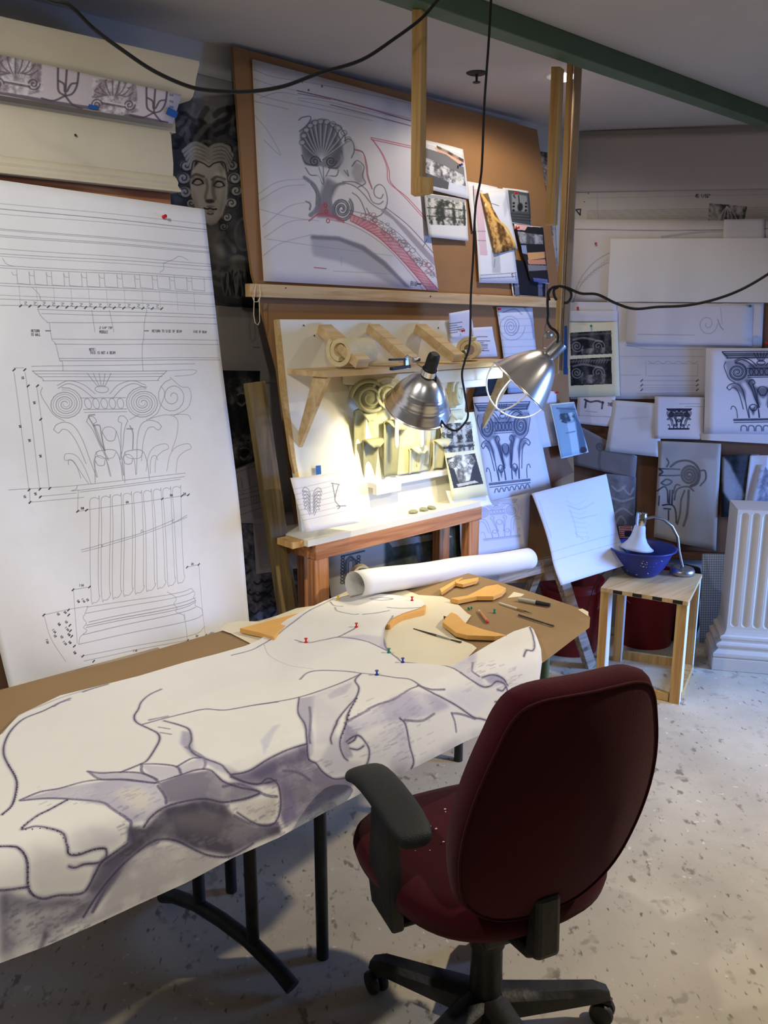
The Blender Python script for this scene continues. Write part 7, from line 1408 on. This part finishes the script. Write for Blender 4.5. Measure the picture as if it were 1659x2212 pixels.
sheet('drapery_print', 'black and white print of pale drapery directly above the fluted pilaster', 'print', [(1558, 982), (1640, 981), (1636, 1118), (1557, 1117)], R(6), d_bw, (120, 122, 132), 1.)
sheet('stone_photo', 'pale blue grey print with lion relief leaning above the pilaster at the picture edge', 'print', [(1638, 1004), (1760, 1000), (1760, 1118), (1606, 1118)], R(8), lambda cv: cv.photo([(1640, 1010), (1700, 1006), (1700, 1112), (1628, 1108)], (120, 126, 150), (206, 210, 228), 5, 7, 1.3, .6, 2), (206, 210, 226), 1.2)
sheet('white_strip', 'white strip of paper left of the relief print above the pilaster', 'paper', [(1620, 984), (1660, 983), (1650, 1118), (1604, 1118)], R(7), None, (210, 212, 226), .6)
def d_flag(cv):
    for i in range(7): cv.fill([(1338, 1137+i*4), (1364, 1137+i*4.2), (1364, 1139+i*4.2), (1338, 1139+i*4)], (176, 50, 60), .95, .3)
    cv.fill([(1349, 1147), (1365, 1147), (1365, 1159), (1349, 1159)], (44, 54, 96), 1, .3)
sheet('flag_card', 'little red and white striped flag card behind the desk lamp', 'flag', [(1336, 1136), (1366, 1136), (1366, 1163), (1339, 1163)], R(6), d_flag, (216, 214, 220), 2.2)
def d_grid(cv):
    for i in range(10): cv.line([(1518+i*5, 1190), (1513+i*5, 1400)], .6, (90, 110, 150), .8, .4); 
    for i in range(40): cv.line([(1510, 1198+i*5.2), (1572, 1198+i*5.2)], .6, (90, 110, 150), .8, .4)
gp = Plane(RP(.85, .16, 0), RM)
sheet('grid_board', 'blue gridded cutting sheet standing upright beside the fluted pilaster', 'board', [(1517, 1196), (1572, 1197), (1566, 1393), (1510, 1391)], gp, d_grid, (196, 208, 226), 2., bend=0)
tag(obj('dark_bundle', MB().lathe([(0, 0), (.075, .0), (.09, .08), (.08, .2), (.09, .30), (.07, .38), (0, .40)], RP(.68, .11, 0), (0, 0, 1), 18, sx=1, sy=.8), M['navy'], smooth='all'), 'dark cloth bundle standing behind the stand, beside the red bucket', 'bundle')
for x, y, c, l, d in ((1287, 526, 'r', 'red push pin on the faint arch sheet', 1), (1248, 665, 'r', 'red push pin on the slip beside the post', 4), (1277, 704, 'g', 'green push pin holding the cream mount with two photos', 6), (1620, 661, 'g', 'dark green push pin at the right end of the translucent sketch', 4), (1201, 848, 'r', 'red push pin near the wire guard lamp', -99), (1656, 741, 'r', 'red push pin over the large shaded capital drawing', 9)):
    if d < 0: push_pin(LB.off(.03).on(x, y), LB.n, c, l, 1.2)
    else: push_pin(R(d).on(x, y), RM, c, l, 1.3)
tape([(1219, 704), (1225, 704), (1226, 795), (1218, 795)], Plane((0, 3.19, 0), (0, -1, 0)), 'long blue tape strip on the edge of the post')
tape([(1217, 795), (1227, 795), (1227, 809), (1217, 809)], Plane((0, 3.188, 0), (0, -1, 0)), 'blue tape end near the bottom of the post')
# sheet clipped on the bench with blue tape
BP = lean(.60, .94, .50, 1.12)
def d_bs(cv):
    for i in range(7): cv.line([(628, 1060+i*12), (770, 1026+i*12)], .6, (150, 150, 160), .5)
    for i in range(6):
        for s_ in (-1, 1): cv.line([(672+s_*2, 1072+i*8), (672+s_*8, 1058+i*7), (672+s_*(17-i), 1055+i*7.5), (672+s_*(22-i), 1064+i*7.5), (672+s_*(16-i), 1062+i*8), (672+s_*5, 1074+i*8)], .9, (120, 120, 128), .7, .6)
    for P in ([(714, 1045), (730, 1048), (728, 1052), (722, 1080), (732, 1095), (728, 1100)], [(716, 1045), (722, 1075)], [(726, 1094), (745, 1094)]): cv.line(P, 1.4, (100, 100, 108), .7, .7)
sheet('palmette_sheet', 'sheet with pencil palmette propped on the left of the bench under blue tape', 'drawing', [(622, 1036), (745, 1019), (776, 1130), (657, 1152)], BP, d_bs, (232, 230, 230), 1.3, wave=lambda u, v: .008*(u*0+(1-u)**3))
tape([(682, 1006), (693, 1005), (694, 1024), (683, 1026)], WPN.off(.012), 'blue tape tab holding the palmette sheet to the white panel')
